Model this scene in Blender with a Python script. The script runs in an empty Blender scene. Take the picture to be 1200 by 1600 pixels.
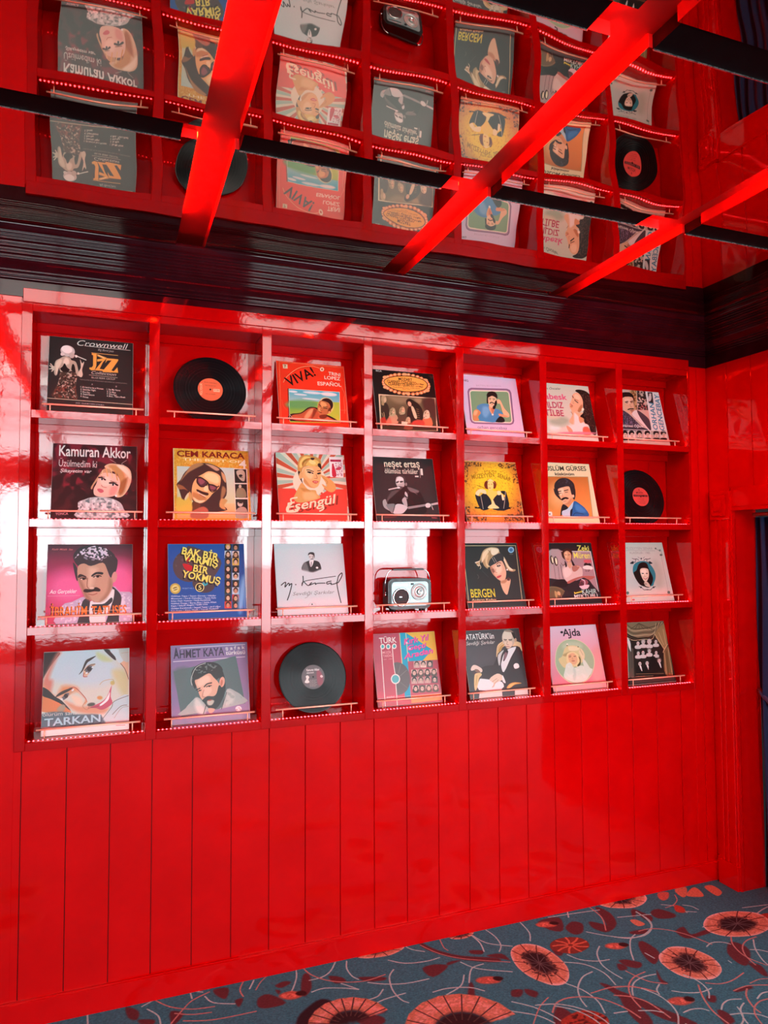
import bpy, bmesh, math, random
import numpy as np
from mathutils import Vector, Matrix
# ------------------------------------------------------------------ camera, world, lights, exposure
SC = bpy.context.scene
COL = SC.collection
CAMX, CAMY, CAMZ = 0.2828, -3.0183, 1.746
def make_camera():
    cd = bpy.data.cameras.new('camera'); co = bpy.data.objects.new('camera', cd); COL.objects.link(co)
    yaw, pit, rol = 0.360499, 0.046482, -0.004182
    cy, sy, cp, sp = math.cos(yaw), math.sin(yaw), math.cos(pit), math.sin(pit)
    f = Vector((sy*cp, cy*cp, sp)); r = Vector((cy, -sy, 0)); u = r.cross(f)
    c, s = math.cos(rol), math.sin(rol)
    r2 = r*c + u*s; u2 = -r*s + u*c
    m = Matrix((r2, u2, -f)).transposed().to_4x4(); m.translation = (CAMX, CAMY, CAMZ)
    co.matrix_world = m
    cd.sensor_fit = 'VERTICAL'; cd.sensor_height = 36; cd.lens = 36*1132.21326/1600
    cd.clip_start = .05
    SC.camera = co
make_camera()
w = bpy.data.worlds.new('sky'); SC.world = w; w.use_nodes = True
w.node_tree.nodes['Background'].inputs[0].default_value = (.62, .78, 1, 1)
w.node_tree.nodes['Background'].inputs[1].default_value = 1.0
SC.view_settings.view_transform = 'Standard'; SC.view_settings.look = 'None'
SC.view_settings.gamma = 1; SC.view_settings.use_curve_mapping = False
SC.view_settings.exposure = 0.52
WIN_Y = -9.0
def daylight(x0, x1, z0, z1, rad, col=(.84, .97, 1.0)):
    ld = bpy.data.lights.new('window_daylight', 'AREA'); ld.shape = 'RECTANGLE'
    ld.size = x1-x0; ld.size_y = z1-z0; ld.color = col
    ld.energy = rad*math.pi*(x1-x0)*(z1-z0)
    lo = bpy.data.objects.new('window_daylight', ld); COL.objects.link(lo)
    lo.location = ((x0+x1)/2, WIN_Y-.12, (z0+z1)/2); lo.rotation_euler = (math.radians(90), 0, 0)   # faces +y
WINS = [(-1.35, .43, 1.0), (2.23, 6.1, 1.0), (6.3, 9.0, .38)]
for x0, x1, k in WINS:
    daylight(x0, x1, 1.41, 2.62, 18*k); daylight(x0, x1, .35, 1.39, 8*k)
SC.cycles.caustics_reflective = False; SC.cycles.caustics_refractive = False
SC.cycles.max_bounces = 8; SC.cycles.glossy_bounces = 5; SC.cycles.sample_clamp_indirect = 6
# ------------------------------------------------------------------ helpers
def tag(o, label=None, cat=None, group=None, kind=None):
    for k, v in (('label', label), ('category', cat), ('group', group), ('kind', kind)):
        if v: o[k] = v
    return o
def link(name, me, parent=None, loc=None, rot=None):
    o = bpy.data.objects.new(name, me); COL.objects.link(o)
    if parent: o.parent = parent
    if loc: o.location = loc
    if rot: o.rotation_euler = rot
    return o
def empty(name, loc=(0, 0, 0)):
    o = bpy.data.objects.new(name, None); o.empty_display_size = .1; COL.objects.link(o); o.location = loc; return o
class MB:
    def __init__(s): s.b = bmesh.new(); s.mi = 0
    def box(s, x0, x1, y0, y1, z0, z1, bev=0):
        v = [s.b.verts.new(p) for p in ((x0,y0,z0),(x1,y0,z0),(x1,y1,z0),(x0,y1,z0),(x0,y0,z1),(x1,y0,z1),(x1,y1,z1),(x0,y1,z1))]
        fs = [s.b.faces.new([v[i] for i in q]) for q in ((0,3,2,1),(4,5,6,7),(0,1,5,4),(1,2,6,5),(2,3,7,6),(3,0,4,7))]
        for f in fs: f.material_index = s.mi
        if bev:
            es = list({e for f in fs for e in f.edges})
            r = bmesh.ops.bevel(s.b, geom=es, offset=bev, segments=1, affect='EDGES', profile=.5)
            for f in r['faces']: f.material_index = s.mi
        return s
    def poly(s, pts, flip=False):
        vs = [s.b.verts.new(p) for p in pts]
        if flip: vs.reverse()
        f = s.b.faces.new(vs); f.material_index = s.mi; return f
    def tube(s, pts, r, n=8, cap=True, smooth=True):
        pts = [Vector(p) for p in pts]; rings = []
        for i, p in enumerate(pts):
            d = (pts[min(i+1, len(pts)-1)]-pts[max(i-1, 0)]).normalized()
            a = d.cross(Vector((0, 0, 1)));
            if a.length < .1: a = d.cross(Vector((0, 1, 0)))
            a.normalize(); c = d.cross(a)
            rr = r[i] if isinstance(r, (list, tuple)) else r
            rings.append([s.b.verts.new(p+a*rr*math.cos(2*math.pi*k/n)+c*rr*math.sin(2*math.pi*k/n)) for k in range(n)])
        for q0, q1 in zip(rings, rings[1:]):
            for k in range(n):
                f = s.b.faces.new((q0[k], q0[(k+1)%n], q1[(k+1)%n], q1[k])); f.smooth = smooth; f.material_index = s.mi
        if cap:
            for q in (rings[0][::-1], rings[-1]):
                f = s.b.faces.new(q); f.material_index = s.mi
        return s
    def lathe(s, prof, c, axis='y', n=32, smooth=True):   # prof: (radius, offset along axis)
        rings = []
        for r, t in prof:
            ring = []
            for k in range(n):
                a = 2*math.pi*k/n; u, v = r*math.cos(a), r*math.sin(a)
                p = {'y': (u, t, v), 'z': (u, v, t), 'x': (t, u, v)}[axis]
                ring.append(s.b.verts.new((c[0]+p[0], c[1]+p[1], c[2]+p[2])))
            rings.append(ring)
        for q0, q1 in zip(rings, rings[1:]):
            for k in range(n):
                f = s.b.faces.new((q0[k], q0[(k+1)%n], q1[(k+1)%n], q1[k])); f.smooth = smooth; f.material_index = s.mi
        for q in (rings[0], rings[-1]):
            if prof[0][0] > 1e-6: 
                f = s.b.faces.new(q); f.material_index = s.mi
        return s
    def mesh(s, name, *mats):
        bmesh.ops.recalc_face_normals(s.b, faces=s.b.faces)
        me = bpy.data.meshes.new(name); s.b.to_mesh(me); s.b.free()
        for m in mats: me.materials.append(m)
        return me
    def build(s, name, mats, parent=None, **k):
        if not isinstance(mats, (list, tuple)): mats = [mats]
        return link(name, s.mesh(name, *mats), parent, **k)
def mat(name, col, rough=.5, metal=0, spec=None, emit=None, es=0, coat=0, bump=None, extra=None):
    m = bpy.data.materials.new(name); m.use_nodes = True; nt = m.node_tree; b = nt.nodes['Principled BSDF']
    b.inputs['Base Color'].default_value = (*col, 1); b.inputs['Roughness'].default_value = rough; b.inputs['Metallic'].default_value = metal
    if spec is not None: b.inputs['IOR'].default_value = spec
    if coat: b.inputs['Coat Weight'].default_value = coat; b.inputs['Coat Roughness'].default_value = .03
    if emit: b.inputs['Emission Color'].default_value = (*emit, 1); b.inputs['Emission Strength'].default_value = es
    if bump:
        sc, st, dist = bump
        tc = nt.nodes.new('ShaderNodeTexCoord'); nz = nt.nodes.new('ShaderNodeTexNoise'); nz.inputs['Scale'].default_value = sc; nz.inputs['Detail'].default_value = 3
        bp = nt.nodes.new('ShaderNodeBump'); bp.inputs['Strength'].default_value = st; bp.inputs['Distance'].default_value = dist
        g = nt.nodes.new('ShaderNodeNewGeometry')
        nt.links.new(g.outputs['Position'], nz.inputs['Vector']); nt.links.new(nz.outputs[0], bp.inputs['Height']); nt.links.new(bp.outputs[0], b.inputs['Normal'])
    if extra: extra(nt, b)
    return m
def wear(c1, c2, scale, lo=.35, hi=.7):
    def f(nt, b):
        g = nt.nodes.new('ShaderNodeNewGeometry'); nz = nt.nodes.new('ShaderNodeTexNoise'); nz.inputs['Scale'].default_value = scale; nz.inputs['Detail'].default_value = 5
        r = nt.nodes.new('ShaderNodeValToRGB'); r.color_ramp.elements[0].position = lo; r.color_ramp.elements[1].position = hi
        r.color_ramp.elements[0].color = (*c1, 1); r.color_ramp.elements[1].color = (*c2, 1)
        nt.links.new(g.outputs['Position'], nz.inputs['Vector']); nt.links.new(nz.outputs[0], r.inputs[0]); nt.links.new(r.outputs[0], b.inputs['Base Color'])
        rr = nt.nodes.new('ShaderNodeMapRange'); rr.inputs['To Min'].default_value = b.inputs['Roughness'].default_value*.7; rr.inputs['To Max'].default_value = b.inputs['Roughness'].default_value*1.5
        nt.links.new(nz.outputs[0], rr.inputs['Value']); nt.links.new(rr.outputs[0], b.inputs['Roughness'])
    return f
M = {}
M['lacquer'] = mat('red lacquer', (.7, .001, .004), .05, spec=1.5, bump=(26, .10, .003), extra=wear((.64, .0005, .001), (.74, .0008, .0015), 5))
M['cabinet'] = mat('red cabinet lacquer', (.66, .001, .004), .04, spec=1.5, bump=(45, .08, .0015), extra=wear((.45, .0005, .001), (.53, .0008, .0015), 7))
M['maroon'] = mat('dark maroon lacquer', (.03, .002, .004), .05, spec=1.33, extra=wear((.028, .0015, .003), (.045, .003, .006), 9))
M['dark'] = mat('dark joint', (.05, .001, .002), .6)
M['black'] = mat('black satin strip', (.006, .003, .004), .6, spec=1.12, extra=wear((.006, .003, .004), (.012, .006, .007), 20))
M['channel'] = mat('red channel lining', (.42, .002, .001), .5, extra=wear((.38, .002, .001), (.46, .003, .002), 14))
M['silver'] = mat('silver bead', (.75, .74, .72), .25, 1, extra=wear((.6, .59, .57), (.85, .84, .8), 90))
M['brass'] = mat('brass', (.9, .66, .46), .35, .3, extra=wear((.88, .62, .42), (.97, .72, .52), 30))
M['led'] = mat('red diode', (.9, .1, .08), .4, emit=(1, .02, .03), es=34)
M['ledstrip'] = mat('led tape', (.5, .08, .07), .5, extra=wear((.4, .06, .05), (.55, .1, .09), 60))
M['ledglow'] = mat('red led tape', (.9, .1, .05), .4, emit=(1, .006, .001), es=150)
M['card'] = mat('sleeve card', (.72, .68, .62), .7, extra=wear((.66, .62, .56), (.76, .72, .66), 40))
M['wallback'] = mat('far wall paint', (.12, .002, .004), .4, extra=wear((.10, .002, .003), (.14, .003, .005), 3))
M['frame'] = mat('window frame', (.05, .01, .01), .4, extra=wear((.04, .01, .01), (.07, .015, .015), 6))
M['mirror'] = mat('ceiling mirror', (.50, .43, .35), .015, 1, extra=None)
M['mirror_far'] = mat('dimmed unseen mirror', (.14, .11, .1), .04, 1)  # unseen rear ceiling panels, darkened to weaken window reflections on the cabinet
M['corridor'] = mat('passage shade colour', (.01, .008, .01), .8)  # the passage's shade is put into this near-black wall colour
def fabric(nt, b):
    g = nt.nodes.new('ShaderNodeNewGeometry'); nz = nt.nodes.new('ShaderNodeTexNoise'); nz.inputs['Scale'].default_value = 400
    bp = nt.nodes.new('ShaderNodeBump'); bp.inputs['Strength'].default_value = .4; bp.inputs['Distance'].default_value = .002
    nt.links.new(g.outputs['Position'], nz.inputs['Vector']); nt.links.new(nz.outputs[0], bp.inputs['Height']); nt.links.new(bp.outputs[0], b.inputs['Normal'])
    b.inputs['Sheen Weight'].default_value = .4
M['curtain'] = mat('navy velvet', (.025, .085, .26), .75, extra=fabric)
ART = {
'11': '''P|2c2a29|0|-20 -20 1020 -20 1020 1020 -20 1020
S|c9c6c0|0|299 198 264 244 201 253 146 220 132 163 167 116 230 107 285 140
S|f2f0ea|10|269 173 243 205 195 210 154 186 142 147 168 115 216 109 258 133
S|dcd8d0|0|181 226 174 243 157 251 140 246 133 230 139 213 156 205 173 210
S|bdb8ae|0|291 258 269 271 244 264 230 238 236 211 258 197 283 205 297 230
S|2c2a29|0|189 274 181 279 166 275 155 265 154 254 163 249 177 252 188 263
S|b9ad98|0|182 252 246 268 261 298 312 315 338 386 354 480 336 502 306 442 251 446 178 473 136 456 121 405 97 511 69 493 66 399 81 325 126 289
S|e6dcc8|20|190 273 228 285 239 342 202 366 165 338
S|dfd4bd|16|82 356 127 300 155 318 113 437 101 500 87 481
S|d2c7b2|0|363 278 388 329 406 306 411 327 390 413 400 476 383 514 345 491 353 438 375 383
S|c8bda8|0|85 419 77 438 58 448 39 442 30 423 37 404 56 394 76 400
L|d8cfba|12|52 411 15 393
L|d8cfba|12|52 401 23 367
L|d8cfba|12|53 427 12 435
L|d8cfba|12|58 442 41 464
S|201c1a|0|185 347 213 397 246 426 224 459 182 468 135 425 162 391
S|201c1a|0|276 349 300 368 316 462 288 443 264 424
S|4a3a30|0|129 519 141 466 224 464 316 462 332 523 329 586 322 690 339 802 61 801 93 666 118 603
N|e8d8c4|0.35|14|129 519 141 466 224 464 316 462 332 523 329 586 322 690 339 802 61 801 93 666 118 603
N|7a3c30|0.4|30|93 666 319 587 339 802 61 801
N|15100e|0.3|18|134 519 327 503 334 803 61 801
L|e0dccf|12|305 230 348 248 433 280
S|f0ece0|0|333 240 329 253 318 259 308 255 303 243 307 231 318 225 328 229
T|Crownwell|324|95|942|89|75|e8e2d6|i
L|d8d2c6|7|429 92 967 101
T|Big Band Jazz|573|141|766|146|28|c8c2b6|i
L|e0b060|7|498 178 815 185
P|e8ac50|0|503 185 560 185 558 346 540 406 502 414 474 396 478 374 502 374 518 349 517 210 498 202
P|e8ac50|0|566 190 680 228 671 250 638 291 597 385 659 390 640 408 540 409 628 275 566 292 564 260 632 243 567 217
P|e8ac50|0|680 233 821 236 821 253 740 394 769 402 812 345 822 419 635 424 635 408 739 260 690 264 662 305
L|fff0c8|6|584 204 652 236
T|Collection|501|457|797|464|38|ddd6c8|i
L|c8c0ae|5|475 475 813 486
T|BILGE BERK GROUP|504|518|785|521|23|d0cabc|
T|TRANSLATED BLUE STANDARDS SENTIMENTAL COMPOSITIONS|365|550|930|562|13|a8a298|
T|A|504|606|520|607|19|dddddd|
T|B|794|613|808|613|19|dddddd|
T|1. It's hard to be a Woman|377|649|646|656|20|efe9dc|b
T|2. Saturday Night|377|679|559|684|20|efe9dc|b
T|3. Blue Day|378|709|490|719|20|efe9dc|b
T|4. Supernature|379|739|542|746|20|efe9dc|b
T|5. Sunset|379|769|472|781|20|efe9dc|b
T|1. Say My Name|686|657|849|662|20|efe9dc|b
T|2. So Blue|687|686|796|696|20|efe9dc|b
T|3. Why Run|687|715|806|726|19|efe9dc|b
T|4. Blue... Take a Break|688|745|912|749|20|efe9dc|b
L|d0c8a8|7|-1 811 999 828
T|JAZZ  CLUB RECORDS ISTANBUL|327|859|661|865|16|dddddd|''',
'13': '''P|e6381c|0|-20 -20 1020 -20 1020 1020 -20 1020
P|d8c8a0|0|94 47 164 44 163 111 96 114
T|7|113|98|145|95|42|702010|b
L|f0b080|7|88 333 147 235 317 91 506 41 636 62
S|f0d0b0|0|700 74 689 99 666 111 645 103 637 80 648 55 671 43 692 51
S|c04020|0|682 76 677 86 667 92 658 88 655 78 660 68 670 63 679 66
L|f06a48|5|51 599 66 699 115 763
L|f08a68|6|937 333 978 448 960 520 957 684 946 754
L|f08a68|4|894 705 995 700
K|ec8a60|7|48 10 1004 23 983 896
K|ec7a50|7|48 10 20 954
T|VIVA!|164|396|573|181|146|1c0a06|bn
T|TRINI|757|159|938|169|53|f6e4d0|b
T|LOPEZ|693|229|933|233|52|f6e4d0|b
T|ESPAÑOL|585|336|938|331|57|f6e4d0|b
P|201008|0|144 420 170 424 155 884 131 884
G|3fb0c8|8cc8c8|457|419|444|604|162 430 902 421 896 583 156 614
G|78b848|b4c840|337|600|530|895|156 614 896 583 868 908 146 941
S|5fa860|60|571 641 497 695 329 726 164 718 99 674 170 621 338 589 504 597
S|d8ecec|10|282 467 261 478 216 482 171 477 155 465 175 454 220 450 265 455
S|cfe6e8|16|638 464 595 478 494 483 396 475 358 459 401 445 501 441 599 448
S|e8e8e4|20|859 469 819 490 733 497 649 487 617 465 656 444 742 436 827 446
S|cfe6e8|10|418 506 389 515 320 518 253 513 227 502 256 493 324 490 391 495
S|c8e4e0|10|598 565 559 572 467 574 376 569 340 560 379 552 470 551 561 556
S|2a120a|0|159 815 303 785 416 698 503 683 588 709 669 784 743 813 802 892 158 918
S|b05c38|0|179 832 313 795 425 714 502 697 564 733 646 796 730 837 780 893 242 912
S|e0a070|20|364 826 435 731 490 715 463 786 404 869 350 883
S|7c3a22|16|501 715 542 735 492 829 446 877 479 785
S|c86a48|20|557 825 645 808 729 848 747 890 574 892
S|f0d890|30|796 643 755 737 671 780 594 748 567 659 608 564 691 520 770 553
S|1e1410|0|784 659 732 727 655 743 597 698 593 618 645 550 723 533 781 579
S|b87444|0|597 582 652 578 726 607 748 675 732 745 668 795 601 811 561 768 554 700 572 630
S|e2a868|14|618 592 682 610 690 656 633 683 604 639
S|e0a060|12|567 687 610 696 595 754 569 744
S|6c3018|12|580 806 668 789 681 828 631 854 577 846
S|6c3418|12|749 725 735 757 717 768 705 753 707 720 721 688 739 676 751 691
L|180c08|9|582 640 607 662
L|180c08|10|643 688 697 696
L|301008|7|639 671 705 669
L|8c2c18|12|571 750 610 764
L|884828|6|605 696 597 729 620 732
S|e0a868|0|743 750 737 765 724 772 712 767 708 752 714 737 727 730 739 736
K|f0ead0|7|159 428 902 421 873 897
K|f0ead0|6|159 428 142 919
L|e8e0d0|5|145 818 192 882''',
'14': '''P|141210|0|-20 -20 1020 -20 1020 1020 -20 1020
T|RCA|71|37|162|36|30|f0ece0|b
T|STEREO|917|45|995|53|19|a04030|
T|1234|940|72|980|75|16|908878|
S|e88a50|0|934 209 921 230 896 240 872 233 865 214 877 194 903 184 926 190
S|f8d0a0|0|920 210 915 219 903 224 893 221 890 212 896 203 907 198 917 201
S|e88a50|0|922 243 909 263 883 273 860 267 852 248 865 228 890 218 914 224
S|f8d0a0|0|907 245 902 254 891 259 881 256 877 247 883 238 894 233 904 236
S|e88a50|0|893 275 881 295 855 305 832 299 824 280 837 260 862 250 886 256
S|f8d0a0|0|879 277 873 287 862 291 852 288 849 280 854 270 866 266 876 269
S|e88a50|0|851 304 838 324 813 334 790 328 782 309 795 289 820 279 843 285
S|f8d0a0|0|836 307 830 316 819 321 809 318 806 309 811 300 822 295 833 298
S|e88a50|0|796 328 784 349 758 358 735 352 728 333 740 313 765 303 789 309
S|f8d0a0|0|780 332 775 341 764 346 754 343 751 334 756 325 767 320 777 323
S|e88a50|0|732 347 719 367 694 377 671 371 663 352 676 332 701 322 724 328
S|f8d0a0|0|715 351 709 361 698 365 688 362 685 354 691 344 702 340 712 343
S|e88a50|0|660 359 648 380 623 390 600 383 592 365 605 344 630 335 653 341
S|f8d0a0|0|642 364 637 373 626 378 616 375 613 366 618 357 629 353 639 356
S|e88a50|0|585 365 573 385 548 395 525 389 518 370 530 350 555 340 578 346
S|f8d0a0|0|566 370 561 379 550 384 540 381 537 372 542 363 553 359 563 361
S|e88a50|0|510 364 497 384 473 394 450 388 442 369 454 349 479 339 502 345
S|f8d0a0|0|489 369 484 378 473 382 464 380 460 371 466 362 476 357 486 360
S|e88a50|0|437 356 425 376 400 386 377 379 370 361 382 341 406 331 429 337
S|f8d0a0|0|416 360 410 370 400 374 390 371 387 363 392 354 403 349 412 352
S|e88a50|0|370 341 358 361 333 371 311 365 303 346 315 326 340 316 362 322
S|f8d0a0|0|348 346 343 355 332 359 322 356 319 348 324 339 335 334 345 337
S|e88a50|0|312 320 300 340 275 350 253 344 245 326 257 305 281 296 304 302
S|f8d0a0|0|289 325 284 334 273 338 263 335 260 327 265 318 276 313 286 316
S|e88a50|0|265 295 253 315 229 325 206 319 198 300 210 280 234 270 257 276
S|f8d0a0|0|241 299 236 308 225 312 216 309 212 301 218 292 228 287 238 290
S|e88a50|0|231 265 219 285 195 295 172 289 165 271 176 251 200 241 223 247
S|f8d0a0|0|207 269 202 278 191 282 181 279 178 271 183 262 194 257 203 260
S|e88a50|0|211 233 199 253 175 263 153 257 145 239 157 219 181 209 203 215
S|f8d0a0|0|187 236 182 245 171 250 162 247 158 238 163 229 174 225 184 227
S|e88a50|0|207 200 195 220 171 230 148 224 141 205 153 185 177 175 199 181
S|f8d0a0|0|183 202 178 211 167 216 157 213 154 204 159 195 170 191 179 193
S|e88a50|0|218 167 206 187 182 197 160 191 152 172 164 152 188 142 211 148
S|f8d0a0|0|194 168 189 177 178 182 169 179 165 170 171 161 181 157 191 159
S|e88a50|0|245 135 233 155 209 165 186 159 178 141 190 120 214 110 237 116
S|f8d0a0|0|221 136 216 145 205 150 195 147 192 138 197 129 208 124 218 127
S|e88a50|0|285 106 273 127 249 137 226 131 219 112 230 92 255 81 278 88
S|f8d0a0|0|262 106 257 116 246 120 236 117 233 109 238 99 249 95 259 98
S|e88a50|0|338 82 326 102 302 112 279 106 271 87 283 67 308 57 331 63
S|f8d0a0|0|316 81 310 90 300 95 290 92 287 84 292 74 303 70 312 72
S|e88a50|0|401 62 389 83 365 93 342 87 334 68 346 48 371 37 394 43
S|f8d0a0|0|380 61 374 70 364 75 354 72 351 64 356 54 367 50 377 52
S|e88a50|0|472 49 460 69 435 80 412 74 404 55 417 34 441 24 464 30
S|f8d0a0|0|451 47 446 57 435 61 425 59 422 50 428 41 438 36 448 39
S|e88a50|0|547 42 535 63 510 73 487 67 479 48 492 28 516 17 540 23
S|f8d0a0|0|528 41 522 50 512 55 502 52 498 43 504 34 515 29 524 32
S|e88a50|0|624 43 611 64 586 74 563 68 555 49 568 28 593 18 616 24
S|f8d0a0|0|605 41 600 50 589 55 579 52 576 44 581 34 592 29 602 32
S|e88a50|0|698 50 685 71 660 82 637 75 629 56 642 36 667 25 690 31
S|f8d0a0|0|681 49 675 58 664 63 654 60 651 51 656 42 667 37 677 40
S|e88a50|0|767 65 754 86 729 96 705 90 698 71 710 50 736 40 759 46
S|f8d0a0|0|750 63 745 73 734 78 724 75 720 66 726 56 737 52 747 55
S|e88a50|0|827 86 814 106 789 117 765 111 758 92 770 71 796 60 819 67
S|f8d0a0|0|811 84 806 94 795 99 785 96 781 87 787 77 798 73 808 76
S|e88a50|0|875 112 863 132 837 143 814 137 806 118 819 97 844 86 868 93
S|f8d0a0|0|861 111 855 120 844 125 834 122 831 113 836 104 847 99 857 102
S|e88a50|0|911 142 898 163 872 173 849 167 841 148 854 127 879 117 903 123
S|f8d0a0|0|896 142 891 151 880 156 869 153 866 144 872 135 883 130 893 133
S|e88a50|0|930 175 918 195 892 206 869 199 861 180 874 160 899 149 923 156
S|f8d0a0|0|916 175 911 185 900 189 890 186 886 178 892 168 903 163 913 166
S|f0b078|0|245 115 231 134 202 144 175 139 165 122 178 103 207 93 235 98
S|f0b078|0|902 111 887 130 857 140 829 135 819 118 833 98 864 88 892 93
S|f0b078|0|232 280 219 299 190 309 163 303 153 287 166 268 195 259 222 264
S|f0b078|0|908 284 894 303 864 312 835 307 825 290 840 271 870 261 899 267
S|f0b078|0|570 41 556 60 526 70 498 65 488 48 502 29 532 19 560 24
S|f0b078|0|578 352 564 370 534 380 507 375 497 358 511 339 540 330 568 335
S|5a2c10|0|172 189 277 112 481 69 661 67 827 105 895 187 816 285 629 332 439 337 258 284
S|f3b050|0|183 191 287 120 480 81 660 79 815 114 880 188 806 274 631 318 441 324 270 277
T|MOZART|418|151|640|150|46|401c0c|b
T|CLARINET CONCERTO|229|202|701|202|44|401c0c|b
T|in A Major|707|200|827|199|26|401c0c|b
T|CLARINET QUINTET|246|245|668|242|43|401c0c|b
T|in A Major|686|240|810|240|25|401c0c|b
T|Royal Philharmonic  Colin Davis|313|280|750|270|18|6a3818|
T|New York|466|299|589|296|15|6a3818|
P|e8d8b0|0|71 405 989 401 957 943 42 994
G|7c7050|3c3020|465|403|472|904|89 421 970 413 941 938 59 982
S|8a8060|60|243 426 507 423 568 475 428 530 320 515
S|4a3028|50|774 437 969 423 947 765 838 648 777 595
S|998a68|30|639 436 751 439 720 509 666 490
S|382c22|0|94 598 121 552 186 547 213 645 192 789 129 880 82 818
S|b0a078|0|186 480 168 529 137 550 110 533 103 486 120 438 151 416 178 433
S|cdb890|0|186 491 177 519 161 531 146 521 143 495 152 467 169 455 183 465
S|a89468|0|114 508 142 550 133 584 102 575
L|c8b888|7|122 695 133 837
L|b8a878|7|93 708 139 880
S|c89a78|0|182 803 204 740 260 713 326 732 328 856 160 866
S|b8a880|0|211 747 215 670 255 617 297 618 310 671 296 734
S|e0b890|4|297 672 288 696 272 706 258 698 254 675 263 652 279 641 293 650
N|706040|0.4|10|211 747 215 670 255 617 277 627 252 714
L|50301c|5|273 668 292 668
S|5a4634|0|342 764 363 704 416 679 480 697 480 814 321 823
S|b8a880|0|369 711 374 638 413 587 452 588 465 639 450 699
S|e0b890|4|452 640 444 662 428 672 415 664 411 643 420 620 435 610 449 618
N|706040|0.4|10|369 711 374 638 413 587 433 597 409 679
L|50301c|5|429 635 447 636
S|302018|0|507 614 585 519 675 512 743 598 748 732 702 835 568 843 486 793
S|2c1c14|0|500 480 560 441 634 481 696 522 711 577 579 564 513 557
S|d8b08c|0|578 518 577 549 560 570 537 566 521 542 523 511 540 491 563 494
S|d8c8a0|0|567 576 610 584 647 739 601 753
L|b09058|5|652 604 685 613
L|b09058|5|648 638 685 647
L|b09058|5|644 672 685 680
L|b09058|5|640 705 686 714
L|b09058|5|636 739 686 747
L|b09058|5|632 773 686 781
S|d07850|0|719 812 744 746 804 718 874 738 874 867 695 878
S|d8c8a8|0|751 754 757 673 800 617 845 619 858 675 841 740
S|f0c8a0|4|844 675 834 700 817 711 802 702 798 678 808 654 826 643 841 652
N|706040|0.4|10|751 754 757 673 800 617 823 628 796 719
L|50301c|5|818 671 838 671
S|8a5038|0|430 893 448 844 493 823 546 838 546 935 413 943
S|b8a880|0|454 850 458 789 490 747 523 748 533 790 521 839
S|e0b890|4|523 791 516 809 503 818 492 811 489 793 496 774 509 766 520 773
N|706040|0.4|10|454 850 458 789 490 747 507 755 487 823
L|50301c|5|503 787 518 787
S|c04a3a|20|559 822 641 783 741 788 742 866 564 877
P|e8d8b8|0|389 821 482 826 469 882 377 883
S|b03828|20|61 808 129 771 151 868 83 905
S|d8785c|20|144 836 205 766 227 864 148 901''',
'15': '''P|d4c2dc|0|-20 -20 1020 -20 1020 1020 -20 1020
T|NEQ|57|113|142|115|31|504050|b
T|BATSIN BU DÜNYA|271|181|716|159|29|b8a4ba|
P|806080|0|101 283 124 237 173 214 814 181 864 198 882 244 852 711 827 757 776 778 142 795 95 778 77 734
P|a888a8|0|119 290 138 252 180 233 804 201 846 215 862 253 833 708 813 746 770 763 150 780 111 765 96 729
P|f4e8d0|0|131 299 148 264 186 248 792 216 830 229 844 263 823 701 805 735 767 751 157 768 122 754 109 722
P|78a47c|0|146 301 158 278 183 267 795 232 820 241 830 263 806 701 794 724 768 734 154 753 131 745 122 723
S|4a90c0|0|221 544 245 499 332 461 435 465 543 523 610 540 671 601 616 647 552 748 264 744 239 682 266 584
S|70b0d8|40|335 515 417 509 438 594 354 685 306 624
S|d0905c|0|207 561 266 584 277 626 216 683 231 735 138 746 132 678 160 601
S|e8b888|20|173 590 231 586 198 652 152 655
S|e0a878|0|444 486 542 490 543 523 484 629 443 562
S|c87c58|14|472 527 531 523 487 613
S|e8bc90|0|602 377 660 384 710 511 778 594 769 649 687 643 649 450 603 442
S|d89c70|0|599 605 691 621 757 650 638 657 594 638
S|181410|0|618 326 572 375 498 390 440 362 431 308 476 259 549 244 608 271
S|181410|0|435 324 469 332 447 432 413 445
S|eac49c|0|455 344 529 319 590 345 585 411 552 468 509 514 464 506 440 454
S|181410|0|588 447 568 485 548 500 539 482 547 443 567 405 587 390 596 407
S|181410|0|444 301 510 291 611 322 606 355 529 319 454 349
S|181410|8|554 514 536 534 514 539 503 525 508 500 527 480 549 475 560 489
L|281810|8|463 365 498 365
L|281810|8|528 366 568 369
L|302018|6|466 387 489 385
L|302018|6|530 387 556 385
L|20140e|16|468 445 502 428 538 443
L|c05840|8|489 459 518 457
S|1c1a1a|0|534 717 616 647 680 687 665 741 529 749
S|f0ece4|0|501 628 494 639 482 644 471 640 468 630 475 619 487 614 498 617
T|orhan gencebay|188|867|704|857|46|58708c|n
K|e8d8e8|8|63 14 1039 -33 966 880''',
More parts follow.
